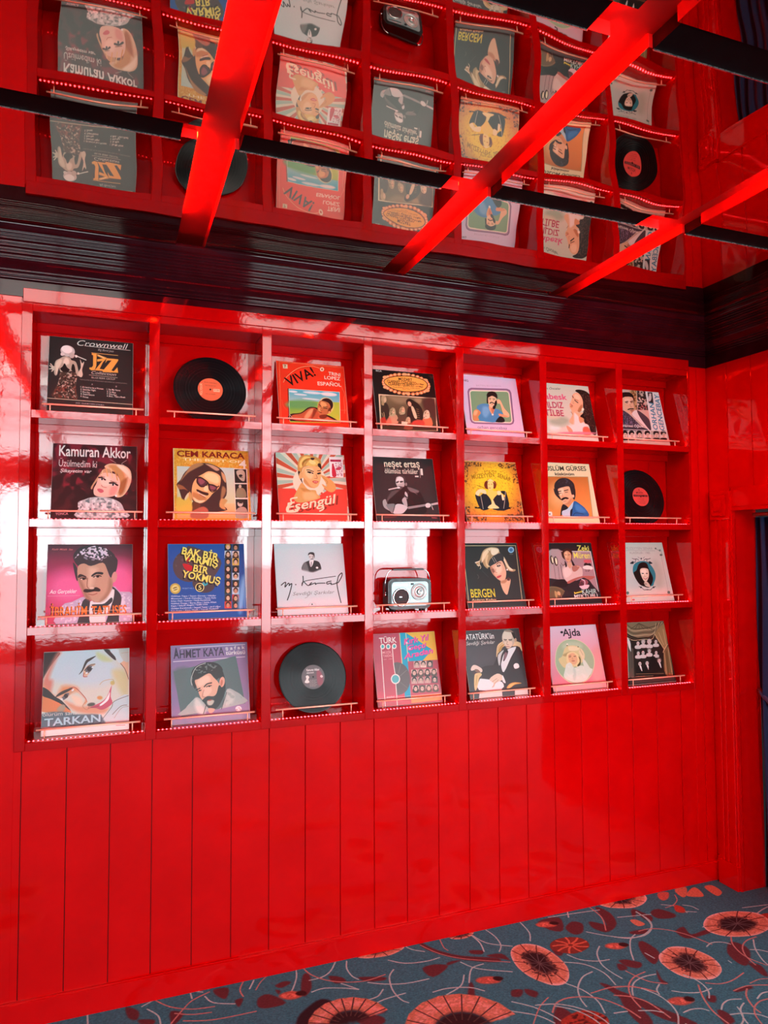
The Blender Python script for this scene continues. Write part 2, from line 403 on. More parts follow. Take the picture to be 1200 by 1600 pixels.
'16': '''G|c6cfbc|dcd8c8|0|0|0|1000|-20 -20 1020 -20 1020 1020 -20 1020
S|e8f0e8|60|306 767 268 806 191 826 121 814 98 779 135 741 212 721 283 732
S|a8b8a0|80|494 642 426 705 289 737 163 720 120 664 186 601 323 568 451 585
S|d8ccb0|60|349 556 299 604 196 628 102 616 70 574 119 526 221 501 317 513
T|Benden Önceler|-4|126|454|99|38|384038|i
T|arabesk|-35|287|536|273|98|d84878|bo
T|YILDIZ|44|439|440|423|104|b02850|bn
T|TİLBE|64|574|417|564|104|b02850|bn
S|1c1410|0|726 102 781 71 900 78 976 116 1021 189 1013 385 1008 568 976 846 880 820 860 694 773 657 732 574 681 535 799 485 825 311 809 161
N|5c4a40|0.35|14|824 95 976 116 1021 298 972 836 860 694 802 528 837 311
S|e2b48c|0|700 142 790 141 839 246 817 377 743 467 649 463 572 436 558 362 594 306 629 250 647 195
S|f0cca8|20|714 157 782 174 790 249 720 243 681 203
S|b87c50|20|700 449 796 335 808 388 742 473
S|c88c60|10|622 379 611 395 591 403 574 398 569 383 580 367 600 359 618 364
S|e0b890|0|582 446 693 481 799 485 725 554 795 666 597 709 492 652 574 542
S|e8e4dc|30|619 497 681 535 793 677 832 717 720 849 518 860 451 738 578 689
S|d89a6c|14|701 555 790 581 778 635 701 661
L|201410|14|653 194 662 226
L|201410|16|681 268 736 309
L|503020|7|677 246 749 274
L|c06060|12|578 339 622 368
L|c08868|6|650 291 631 325 660 328
S|f4ecd0|0|831 419 820 438 801 446 786 440 783 422 794 403 813 394 828 401
L|6a4030|6|563 479 590 520
S|d8a080|0|424 730 484 747 529 807 495 861 445 822
S|d86a50|20|743 743 841 727 880 820 847 863 729 859
S|d88898|30|1011 823 890 846 610 867 338 875 229 865 344 843 620 821 898 813''',  # last stroke paints the pink LED glow along the sleeve's foot
'17': '''P|c8b8a8|0|-20 -20 1020 -20 1020 1020 -20 1020
N|302824|0.5|22|545 -5 757 -11 689 348 467 353
P|c8a070|10|382 7 532 -4 455 353 368 359
N|604020|0.4|20|382 7 532 -4 455 353 405 357
N|c04048|0.35|20|544 241 695 231 670 350 502 361
P|d8b8a8|10|477 362 702 348 699 549 495 435
S|1c1614|0|438 174 367 266 260 303 180 264 172 173 242 81 350 42 431 81
S|1c1614|0|196 75 312 45 401 81 429 164 404 336 373 338 391 167 184 171
S|e0b896|0|199 160 401 129 413 229 399 357 352 423 299 443 234 410 177 351
S|f0cdb0|20|231 179 345 160 348 244 247 262
S|b88468|14|319 362 393 358 338 430
L|30201a|16|242 231 300 216
L|30201a|16|348 218 401 203
L|281812|10|250 247 294 242
L|281812|10|356 235 394 228
L|281812|18|263 366 316 347 384 342
L|b06050|10|296 380 353 371
L|a87860|7|333 256 332 309 357 307
S|3c3440|0|115 407 210 412 292 469 398 578 485 666 595 712 34 744
N|8880a0|0.35|14|115 407 210 412 398 578 485 666 57 650
S|e8e0dc|0|325 436 439 365 484 478 609 659 607 712 547 663 418 545
S|4c4048|0|452 364 550 411 660 509 670 614 657 709 603 681 481 489
T|Hürmet Oğlum|84|684|508|670|45|f0ece8|ib
P|e4ece8|0|719 -8 1053 -12 994 701 667 719
P|302c2c|0|762 10 865 8 840 210 737 212
S|d8d0cc|0|821 118 791 165 759 183 743 162 752 115 782 69 814 50 830 71
S|d8d0cc|0|836 48 824 64 804 72 788 67 785 52 796 36 816 28 832 33
T|ORHAN|807|701|844|209|97|2f88a8|b
T|GENCEBAY|943|704|995|42|98|2f88a8|b
P|b8b0a8|0|33 749 176 746 146 907 3 909
S|1c1816|0|151 789 126 822 82 837 45 826 36 795 60 762 104 746 142 757
S|e0c8b4|0|131 831 112 862 82 876 58 865 54 835 73 803 103 789 128 800
L|201814|8|77 821 89 821
L|201814|8|103 820 117 819
L|302420|8|79 852 100 851
S|1c1816|4|24 882 132 877 129 913 9 919
P|ddd4cc|0|171 741 315 738 285 900 141 902
S|1c1816|0|290 781 265 814 221 830 183 819 174 787 199 754 244 738 281 749
S|e0c8b4|0|270 823 251 855 221 869 196 858 193 827 212 796 242 782 267 793
L|201814|8|215 814 227 813
L|201814|8|242 812 256 812
L|302420|8|217 845 239 843
S|1c1816|4|162 875 271 869 268 906 147 912
P|b8b0a8|0|329 732 475 730 443 892 298 894
S|1c1816|0|449 772 424 806 379 822 341 810 332 779 357 745 402 729 440 741
S|e0c8b4|0|429 815 409 847 378 861 354 849 351 819 370 787 401 773 425 784
L|201814|8|373 805 385 805
L|201814|8|400 804 415 803
L|302420|8|375 836 397 835
S|1c1816|4|319 867 429 861 426 898 304 904
P|ddd4cc|0|501 723 648 720 615 883 469 885
S|1c1816|0|622 763 596 797 551 813 512 801 503 769 529 736 575 720 613 731
S|e0c8b4|0|601 806 582 838 550 852 526 841 522 810 542 778 573 764 598 775
L|201814|8|545 796 558 796
L|201814|8|572 795 587 794
L|302420|8|547 827 569 826
S|1c1816|4|490 858 601 853 598 889 475 895
P|b8b0a8|0|687 713 836 710 802 874 654 876
S|1c1816|0|809 753 783 787 737 803 698 791 689 759 716 726 762 709 801 721
S|e0c8b4|0|788 796 768 828 736 842 712 831 708 800 728 768 760 754 785 765
L|201814|8|731 786 744 786
L|201814|8|759 785 774 784
L|302420|8|733 818 756 816
S|1c1816|4|676 849 788 843 784 880 660 886
P|ddd4cc|0|844 704 994 701 959 866 810 868
S|1c1816|0|967 744 940 779 894 795 855 783 846 751 872 717 919 701 958 712
S|e0c8b4|0|945 788 925 820 893 834 868 823 865 792 885 760 917 745 942 757
L|201814|8|888 778 901 777
L|201814|8|916 777 931 776
L|302420|8|890 809 912 808
S|1c1816|4|832 841 945 835 941 872 816 878
K|f0ece8|8|59 727 643 715 988 722''',
'21': '''P|3a2024|0|-20 -20 1020 -20 1020 1020 -20 1020
N|8a2838|0.4|70|-10 -12 995 -61 997 679 -17 593
N|241a1c|0.5|60|-25 376 996 227 998 966 -4 976
T|Kamuran Akkor|70|165|925|167|143|f0ece6|bn
T|Üzülmedim ki|72|307|517|313|93|e4dcd8|n
T|Şikayetim var|90|385|458|386|44|e8e2de|ib
S|e0c4a0|0|607 299 665 251 765 253 865 278 926 344 936 457 907 570 848 671 789 705 749 684 787 528 766 372 686 352
S|c89860|30|656 286 745 271 845 369 856 481 808 617 777 528 766 406
S|f4ead0|20|755 271 845 279 916 356 926 457 876 391
S|a86c40|30|787 528 886 436 847 627 788 672
S|caa47c|0|549 401 607 321 686 341 648 432 579 423 493 536 466 603 455 570
S|ecc8b4|0|579 389 647 376 746 395 797 483 788 595 749 673 671 702 574 704 496 679 485 602 513 535 540 446
S|f8dcca|30|589 433 668 442 679 531 610 555 561 501
S|e0a094|30|689 575 768 562 739 662 671 675
L|e8b070|12|627 309 648 421
L|f0c890|12|686 318 707 441
L|d89850|12|736 339 767 473
L|f0d0a0|10|588 344 579 423
L|6c4438|7|564 423 614 438
L|281818|20|545 444 579 445 619 472
S|f4f0ec|0|599 467 594 476 580 480 566 477 560 468 566 458 580 454 594 457
S|283038|0|594 467 590 476 582 480 574 477 570 467 573 458 582 454 590 457
L|6c4438|7|683 486 757 507
L|281818|22|674 514 718 513 767 542
S|f4f0ec|0|738 536 732 546 716 551 701 547 694 537 701 527 716 522 731 526
S|283038|0|727 536 723 547 714 551 705 547 701 537 705 527 714 522 723 526
L|b87868|8|576 545 591 567 635 576
S|d06470|0|526 603 553 592 592 605 604 632 573 650 544 634
S|b8c4c4|0|307 780 382 741 458 712 593 704 720 729 809 782 849 869 889 972 303 978 319 855
N|5c6c70|0.4|26|307 780 458 712 720 729 849 869 889 972 303 978
N|eef4f4|0.4|22|307 780 458 712 720 729 849 869 889 972 303 978
S|f4f4f0|0|765 684 761 695 751 700 742 695 737 684 741 673 751 669 761 673
L|b0a8a0|6|674 194 745 237
L|b0a8a0|6|874 198 815 246 845 267
T|YONCA|55|949|199|942|32|e0a0a8|b''',
'22': '''P|d89c30|0|-20 -20 1020 -20 1020 1020 -20 1020
N|e8c060|0.35|12|2 -18 1000 -8 1001 965 -2 974
T|CEM KARACA|46|111|946|112|82|7c1c14|bw
T|THE BEST OF|117|169|905|177|37|f8e8b0|b
T|4|864|252|965|254|123|f8f4e4|b
P|b4c8b4|0|44 253 978 259 963 966 40 974
G|bcd8d0|d8d090|411|251|394|955|44 253 804 254 788 967 40 974
G|d8c890|e8a868|399|746|394|955|43 752 796 761 788 967 40 974
S|3c2c28|0|287 221 413 194 538 223 622 278 672 368 688 515 678 651 606 764 687 852 498 888 395 900 335 835 245 748 197 617 134 706 153 772 113 751 65 576 36 510 88 442 151 328
S|a88458|16|235 234 339 196 391 217 286 278 181 349 87 464 150 350
S|c0a080|12|412 205 517 224 600 278 557 303 474 248
S|caa070|10|621 312 672 368 679 470 638 414
S|8c6440|10|46 510 117 530 177 595 136 574 65 576
S|9c7850|20|635 517 680 583 608 720 611 608
S|c8a060|14|608 697 692 718 647 786 666 852 584 809
S|e8b878|0|452 312 535 326 608 381 604 495 570 563 506 621 441 701 368 757 296 758 236 704 228 594 250 482 304 402 377 354
S|f8dca0|30|451 329 566 360 595 450 552 485 469 453 387 388
S|c88850|30|238 616 319 636 421 701 357 757 286 753 241 704
S|f4dcb0|16|246 682 317 725 399 723 337 763 276 748
S|503038|0|298 413 356 400 427 455 415 511 353 530 307 480
S|8c5460|12|319 430 360 423 406 461 353 507 323 474
S|503038|0|452 499 509 497 566 535 538 587 476 588 450 555
S|8c5460|12|467 515 509 514 545 542 518 570 476 566
L|20140f|14|288 414 345 401 437 466 446 510
L|20140f|14|303 424 302 481 352 535 415 517 437 477
L|20140f|14|452 493 561 530 582 518
L|20140f|12|452 499 455 566 496 605 549 575
S|f4dca8|0|405 523 441 533 434 600 382 579
S|3c2018|0|295 570 371 602 443 622 432 656 371 641 299 603
L|f0d8c0|14|309 614 360 649 401 668
L|a03828|8|329 642 400 685
S|604028|0|235 749 336 780 294 868 222 880
S|d8c050|20|44 686 144 728 206 661 222 902 41 904
S|d0a060|10|231 668 232 715 220 737 203 721 191 676 190 629 202 607 219 623
S|b06850|16|284 846 377 812 437 866 414 971 220 972 212 902
P|f0ead8|0|792 262 972 258 972 478 793 483
P|24221e|0|798 271 961 268 961 465 800 469
P|f0ead8|0|793 475 972 472 971 689 793 693
P|24221e|0|799 484 961 482 961 676 800 679
P|f0ead8|0|793 690 971 689 970 903 794 905
P|24221e|0|799 699 960 698 960 890 800 892
S|c0b8a0|0|824 305 901 274 942 324 927 440 863 408
S|201c18|0|907 360 899 374 880 380 862 375 855 362 863 349 882 343 900 347
L|201c18|8|864 385 907 389
S|8c8868|0|825 557 880 533 932 566 944 668 810 671
S|c8c0a8|0|887 516 880 534 866 541 853 534 848 517 854 499 868 491 882 498
S|a89c88|0|803 851 879 805 942 837 947 960 799 962
S|c8beac|0|898 759 886 791 858 805 831 792 821 761 834 729 862 715 888 728
L|302820|10|844 755 887 754
S|302820|0|909 731 896 744 866 750 836 745 824 733 837 720 867 714 897 719
K|e8c878|8|4 -16 1000 -6 996 960
K|f4e0a0|8|4 -16 2 969''',
'23': '''P|e6dfc4|0|-20 -20 1020 -20 1020 1020 -20 1020
P|c8583c|0|492 391 557 1352 437 1361
P|a9c8b4|0|492 391 424 1361 307 1354
P|c8583c|0|492 391 223 1339 114 1306
P|a9c8b4|0|492 391 102 1301 -1 1254
P|c8583c|0|492 391 -71 1210 -159 1141
P|a9c8b4|0|492 391 -169 1132 -246 1050
P|c8583c|0|492 391 -296 984 -353 885
P|a9c8b4|0|492 391 -359 874 -402 767
P|c8583c|0|492 391 -425 684 -445 567
P|a9c8b4|0|492 391 -446 554 -450 434
P|c8583c|0|492 391 -444 344 -423 222
P|a9c8b4|0|492 391 -419 208 -382 88
P|c8583c|0|492 391 -346 1 -285 -112
P|a9c8b4|0|492 391 -278 -124 -203 -230
P|c8583c|0|492 391 -140 -302 -45 -392
P|a9c8b4|0|492 391 -33 -401 72 -478
P|c8583c|0|492 391 155 -527 274 -580
P|a9c8b4|0|492 391 287 -585 411 -622
P|c8583c|0|492 391 504 -639 630 -647
P|a9c8b4|0|492 391 644 -647 770 -636
P|c8583c|0|492 391 860 -617 977 -578
P|a9c8b4|0|492 391 990 -572 1099 -514
P|c8583c|0|492 391 1173 -462 1264 -379
P|a9c8b4|0|492 391 1273 -369 1350 -271
P|c8583c|0|492 391 1397 -193 1448 -78
P|a9c8b4|0|492 391 1453 -64 1487 58
P|c8583c|0|492 391 1501 152 1505 281
P|a9c8b4|0|492 391 1505 296 1491 426
P|c8583c|0|492 391 1471 521 1430 647
P|a9c8b4|0|492 391 1424 661 1367 781
P|c8583c|0|492 391 1317 864 1237 970
P|a9c8b4|0|492 391 1227 981 1136 1075
P|c8583c|0|492 391 1063 1136 957 1209
P|a9c8b4|0|492 391 945 1216 832 1274
P|c8583c|0|492 391 746 1307 628 1340
P|a9c8b4|0|492 391 615 1343 495 1359
P|c8583c|0|492 391 408 1361 291 1351
P|a9c8b4|0|492 391 279 1349 166 1324
P|e84838|0|-14 531 248 530 350 745 594 620 732 529 1009 516 967 981 -19 990
S|e9e2c6|0|703 407 618 578 442 651 277 586 218 421 299 250 476 173 644 238
P|e84838|0|-14 531 227 528 263 627 351 734 591 664 685 574 1009 516 967 981 -19 990
S|d8a860|0|291 518 350 439 428 536 535 545 553 599 591 664 308 735 217 683 243 606
S|c89048|20|323 517 428 536 468 579 383 581
S|e8c080|40|361 582 511 578 548 665 375 690
S|c89850|0|317 118 354 49 432 17 529 30 636 71 651 161 635 230 541 177 398 204 361 273 353 384 313 341 299 230
S|f0d478|16|338 128 409 41 506 54 437 102 365 205 333 207
S|e8c868|8|422 170 504 76 611 106 596 163 518 189 453 180
S|a87830|8|370 138 428 79 505 65 414 125 377 194
S|f4e090|8|572 144 549 159 511 155 479 134 473 109 495 94 534 98 566 119
S|281c18|0|597 152 641 145 647 218 624 230
S|281c18|0|505 59 560 63 536 92 504 82
S|201814|6|302 275 317 363 359 450 352 406 339 284
S|e8b878|0|373 250 409 204 518 183 616 196 642 274 624 376 584 477 527 512 453 492 383 416 356 351
S|f4d098|30|406 238 516 211 532 300 482 380 421 337
S|d09858|16|366 361 416 404 475 491 527 512 452 503 382 438
S|e0b070|0|368 333 351 371 328 384 313 365 314 325 331 287 354 274 369 293
S|f4ecd8|0|376 389 372 406 362 413 353 407 351 389 356 372 365 365 374 372
L|281810|12|432 248 470 247 529 267
S|140e0c|0|436 268 490 270 532 300 488 296 446 286
S|f4f0e4|0|502 288 498 294 488 296 479 294 476 289 480 283 490 281 499 283
S|140e0c|0|491 285 488 293 480 297 472 293 470 286 473 278 481 274 489 277
L|281810|10|589 254 634 247
S|140e0c|0|576 293 621 275 636 291 596 307
L|a86848|8|563 311 576 366 537 369
S|c8483c|0|502 411 546 403 594 416 553 445 516 435
L|fff0e0|6|523 421 571 422
S|d8a45c|0|639 319 682 329 777 382 836 459 830 538 761 572 688 530 639 464 651 453 703 485 696 430 647 353
L|a87038|5|658 352 720 407 717 440
P|f4f0ec|0|774 31 985 28 968 343 769 340
P|b02048|0|790 74 953 70 950 102 790 106
S|c82840|0|812 155 839 166 865 318 801 326
S|c82840|0|837 149 832 160 822 165 813 161 810 150 815 138 825 133 834 137
S|d03850|0|856 222 916 174 948 196 911 231
N|b08090|0.4|12|854 119 966 115 954 321 870 323
T|Esengül|151|904|895|738|127|8c3020|ib
T|Esengül|101|875|853|720|130|f6e4c0|ib
L|f6e4c0|22|261 660 175 683 181 748 116 803 122 867 258 854 242 790
L|f6e4c0|20|628 751 633 816 577 850''',
'24': '''P|2b2b2c|0|-20 -20 1020 -20 1020 1020 -20 1020
T|neşet ertaş|204|153|776|146|110|e8e4c8|bn
T|ölümsüz türküler|201|253|735|250|78|d8d8c4|bn
L|c8c8bc|5|773 168 761 309
T|1|778|263|812|264|101|e8e4d8|b
P|e4e0d4|0|679 279 737 279 734 301 676 301
S|b8b8b4|0|503 372 484 451 433 490 381 468 357 396 376 317 427 277 480 300
S|e8e8e4|20|366 364 411 309 476 318 480 383 422 406 366 418
S|3c3c3c|0|378 310 437 273 511 306 515 414 489 393 486 328 434 297
S|888884|0|535 419 528 437 516 445 506 438 504 420 511 401 523 393 533 401
S|484848|6|364 386 410 368 401 396 367 407
S|383838|6|426 373 476 367 468 388 429 395
S|505050|12|395 450 492 469 466 501 411 503
L|d0d0cc|18|236 509 292 495 404 471
S|e8e8e8|0|418 476 410 485 391 489 372 486 366 477 375 468 394 464 412 467
S|161617|0|298 537 410 514 516 446 708 512 779 656 802 741 752 870 261 876 162 793 155 668 224 624
S|6c6c6c|16|537 457 708 512 681 550 573 531
S|4c4c4c|16|276 538 399 514 326 579 231 656 175 678
L|585858|12|235 624 182 709
S|c8c8c8|0|495 533 523 575 518 618 479 576
S|b0b4b4|0|425 662 485 619 503 746 477 778 440 726
L|888888|5|617 530 678 572
S|a8a8a6|0|120 689 166 657 182 709 216 792 253 844 212 834 132 783
S|c4d0d0|0|262 865 319 738 417 731 490 767 498 788 424 863 357 880
S|7c8888|0|212 730 309 733 262 865 221 845 167 751
P|8c9090|0|500 767 793 720 801 752 507 804
P|b8bcbc|0|884 713 1000 689 1001 722 886 742
S|d8d8d4|0|793 725 840 703 882 729 854 772 798 773
L|c0c0bc|12|890 750 906 804
L|404444|10|309 733 263 855
N|b8b8b8|0.3|16|482 555 539 532 511 682 447 662
T|kalan|871|937|955|942|19|c86868|b
S|58302c|10|117 919 310 911 286 933 136 944''',
'25': '''P|c87c38|0|-20 -20 1020 -20 1020 1020 -20 1020
S|f0c830|260|956 440 767 754 431 884 141 763 60 462 235 149 574 6 876 126
S|f8dc30|160|856 358 729 554 493 638 286 563 225 375 346 180 582 91 795 164
N|a86020|0.18|16|84 4 1020 10 986 970 -28 978
N|4a2c1c|0.42|18|93 14 394 2 381 88 81 99
N|4a2c1c|0.42|18|684 23 1020 10 1005 97 670 109
N|4a2c1c|0.42|18|92 25 158 22 105 379 39 380
N|4a2c1c|0.42|18|958 34 1075 30 1017 353 902 357
N|4a2c1c|0.42|18|918 650 1033 648 977 960 863 961
N|4a2c1c|0.42|18|6 748 82 747 49 968 -26 968
N|4a2c1c|0.42|18|-1 868 346 864 329 971 -16 973
N|4a2c1c|0.42|18|656 861 1001 857 980 970 637 973
T|sing me|417|179|636|179|45|8c5c18|
T|MÜZEYYEN|187|304|584|252|72|9c7818|bn
T|SENAR|635|253|860|331|71|9c7818|bn
S|6c2c14|0|519 388 490 440 438 463 393 443 381 392 409 339 462 316 507 337
S|6c2c14|0|596 386 578 432 551 452 531 433 528 388 546 341 573 322 593 340
S|f8e8a8|4|441 338 493 295 555 324 581 376 563 345 522 325 477 326
S|f8e488|0|451 348 500 321 545 356 538 429 498 472 453 473 437 432
L|8c5020|7|456 385 473 384
L|8c5020|7|502 380 524 380
L|b04020|8|458 440 486 441
S|f4dc68|0|427 494 499 462 539 492 607 490 619 552 543 606 482 638 414 577
S|1e222a|0|197 561 270 580 367 527 452 618 457 720 403 782 260 790
S|1e222a|0|493 638 622 531 702 592 750 508 749 778 469 787
S|1e222a|0|652 489 742 487 749 550 709 550 669 520
S|f8e8b0|0|214 520 288 467 386 475 399 536 354 537 291 518 261 570 219 561
S|f8e8b0|0|595 490 652 489 654 541 596 553
S|f8ecc0|0|660 541 686 551 696 623 661 634
S|f8e8a0|0|471 638 499 637 526 709 565 739 571 770 394 772 411 731 461 700
L|30200c|7|259 405 401 451
L|c8c8b0|8|291 518 304 784
L|c8c8b0|8|742 487 697 654 661 769
N|1c140c|0.6|18|162 750 254 754 250 780 164 776
N|1c140c|0.6|18|743 747 845 745 840 771 738 778
T|ENSTRÜMANLI HATIRALAR|276|823|719|821|19|a06028|
K|e8c880|8|88 12 1018 12 982 960''',
'26': '''P|f0e2b4|0|-20 -20 1020 -20 1020 1020 -20 1020
T|MÜSLÜM GÜRSES|53|141|927|115|76|2a2a20|b
T|küskünüm|303|212|674|203|46|20201c|bw
P|a8a070|0|46 235 940 215 887 894 -83 904
G|c87838|e89c50|397|243|505|793|44 244 926 225 873 894 -83 904
S|f0b878|180|536 542 448 680 296 738 168 685 137 550 222 412 375 351 505 405
S|2c2a2c|0|618 464 501 552 350 556 253 473 265 353 380 264 533 259 632 342
S|2c2a2c|0|237 433 327 585 330 623 265 567 232 510
S|2c2a2c|0|546 386 632 403 634 501 604 589 577 609 547 542 563 463
N|4a5868|0.3|16|290 334 505 260 614 384 478 388
S|e8bc90|0|312 440 407 409 522 391 545 444 551 522 580 541 546 600 509 668 434 708 370 699 341 623 324 546 308 489
S|f8dcb8|20|333 450 414 428 394 525 335 546
S|d09468|20|444 659 539 580 509 668 435 706 383 689
S|f0c8a0|0|598 552 589 570 573 578 560 571 558 553 567 535 583 527 596 534
L|281c18|14|309 484 361 473
L|281c18|14|423 467 499 450
L|382418|9|320 514 360 507
L|382418|9|434 494 486 487
S|221a18|0|340 604 384 579 441 571 486 591 455 606 412 602 351 630
L|c07858|8|376 641 427 636
L|b88058|8|382 506 365 560 398 564
S|1e2428|0|355 690 430 727 433 765 361 795 305 852 265 891 299 776
S|b8dcec|0|315 805 422 765 571 638 535 754 472 793 463 889 320 890
S|2468a8|0|583 633 684 684 778 770 798 885 463 889 530 725
S|3c88cc|40|597 676 699 723 770 808 655 819 576 773
L|103050|8|496 888 564 830 716 847
S|18283c|0|472 793 522 764 474 888 452 889
S|f4ece0|10|28 827 117 817 107 892 15 893
S|303030|0|88 853 83 861 73 864 64 861 62 853 67 845 77 842 86 845
K|fff4d8|8|170 4 1032 -17 949 970
P|c86830|8|-60 894 900 884 905 913 -65 922
P|f0e2b0|0|-65 922 973 912 969 979 -78 988''',
'31': '''G|503840|a04458|0|0|0|1000|-20 -20 1020 -20 1020 1020 -20 1020
G|54444a|d04878|499|-6|508|479|-34 -8 1012 -4 1014 512 -16 489
G|d04878|c85070|410|499|420|925|-16 489 1014 512 1016 1076 3 1032
S|f070a8|200|1076 491 998 668 812 736 627 658 548 480 621 303 807 231 997 309
S|f070a8|200|480 565 415 715 251 772 87 705 14 553 77 404 239 344 408 410
T|Kadir Müzik  Ses|46|71|289|75|22|e08080|ib
T|Acı Gerçekler|36|624|349|622|49|fff4f4|ib
L|e8b0c0|5|18 653 384 657
S|c4b8d4|0|184 780 299 731 443 671 534 759 760 550 851 618 1015 666 1016 1076 154 1039
N|f0ecf8|0.35|20|184 780 444 693 478 927 173 1019
N|f0ecf8|0.35|20|811 617 1004 677 1006 1054 845 1047
S|343c40|0|415 734 473 694 514 780 529 1055 365 1048 390 882
S|343c40|0|760 550 851 640 872 727 844 898 835 1068 686 1062 743 831 781 659
S|e8eeee|0|504 737 593 751 770 583 781 681 752 788 685 935 686 1062 520 1055
S|343c40|0|524 775 593 772 672 764 751 691 762 745 673 817 603 794 554 813
S|2c3034|6|554 792 643 795 654 870 536 866
S|3a4246|0|808 232 717 343 529 363 354 282 293 147 380 35 567 13 746 94
S|3a4246|0|293 236 330 432 355 465 347 313
S|3a4246|0|644 229 806 175 813 320 758 441 728 418 696 329
N|e8e0f0|0.5|16|304 192 380 71 540 17 682 51 745 152 604 206 462 161 372 127
N|c8c0d8|0.3|16|382 149 643 162 644 218 423 204
S|d8a098|0|816 437 799 485 773 501 753 476 752 423 769 375 794 359 814 384
S|c8a48c|0|348 389 356 280 424 248 505 282 644 240 696 329 728 429 758 441 765 539 731 636 671 710 593 751 513 716 454 693 412 606 371 519
S|e0c4ac|60|485 304 585 317 547 436 510 566 470 522 477 391
S|a07c68|40|359 433 412 606 454 693 513 716 452 607 410 499
S|a8846c|40|728 440 760 539 691 700 612 741 700 614
S|383838|0|359 400 388 384 448 413 453 435 408 417 359 433
S|383838|0|512 403 566 362 646 367 642 395 577 388 522 420
L|2c2420|12|384 439 418 432 453 445
S|2c2420|0|441 447 436 456 424 460 411 456 406 447 411 437 423 434 436 438
S|f0ece8|0|407 451 405 455 399 457 394 455 391 451 393 446 399 444 405 446
L|2c2420|12|537 425 587 404 627 416
S|2c2420|0|605 420 600 429 587 433 574 429 569 419 574 410 587 407 600 411
S|f0ece8|0|570 424 568 428 562 430 557 428 554 423 556 419 562 417 568 419
L|8c6450|9|468 435 465 543 500 571 550 561
S|2c2624|0|424 607 441 575 510 579 569 554 620 585 610 611 551 608 472 621
L|a86c60|12|482 638 532 652 581 634
S|e8ccb8|10|550 567 541 577 520 581 499 576 490 565 499 555 520 551 541 556
T|İBRAHİM|46|911|468|914|123|301010|bn
T|TATLISES|515|913|934|910|119|301010|bn
T|İBRAHİM|57|906|470|908|117|f08030|bn
T|TATLISES|523|908|932|904|113|f08030|bn
L|f8c8a0|5|63 849 924 853''',
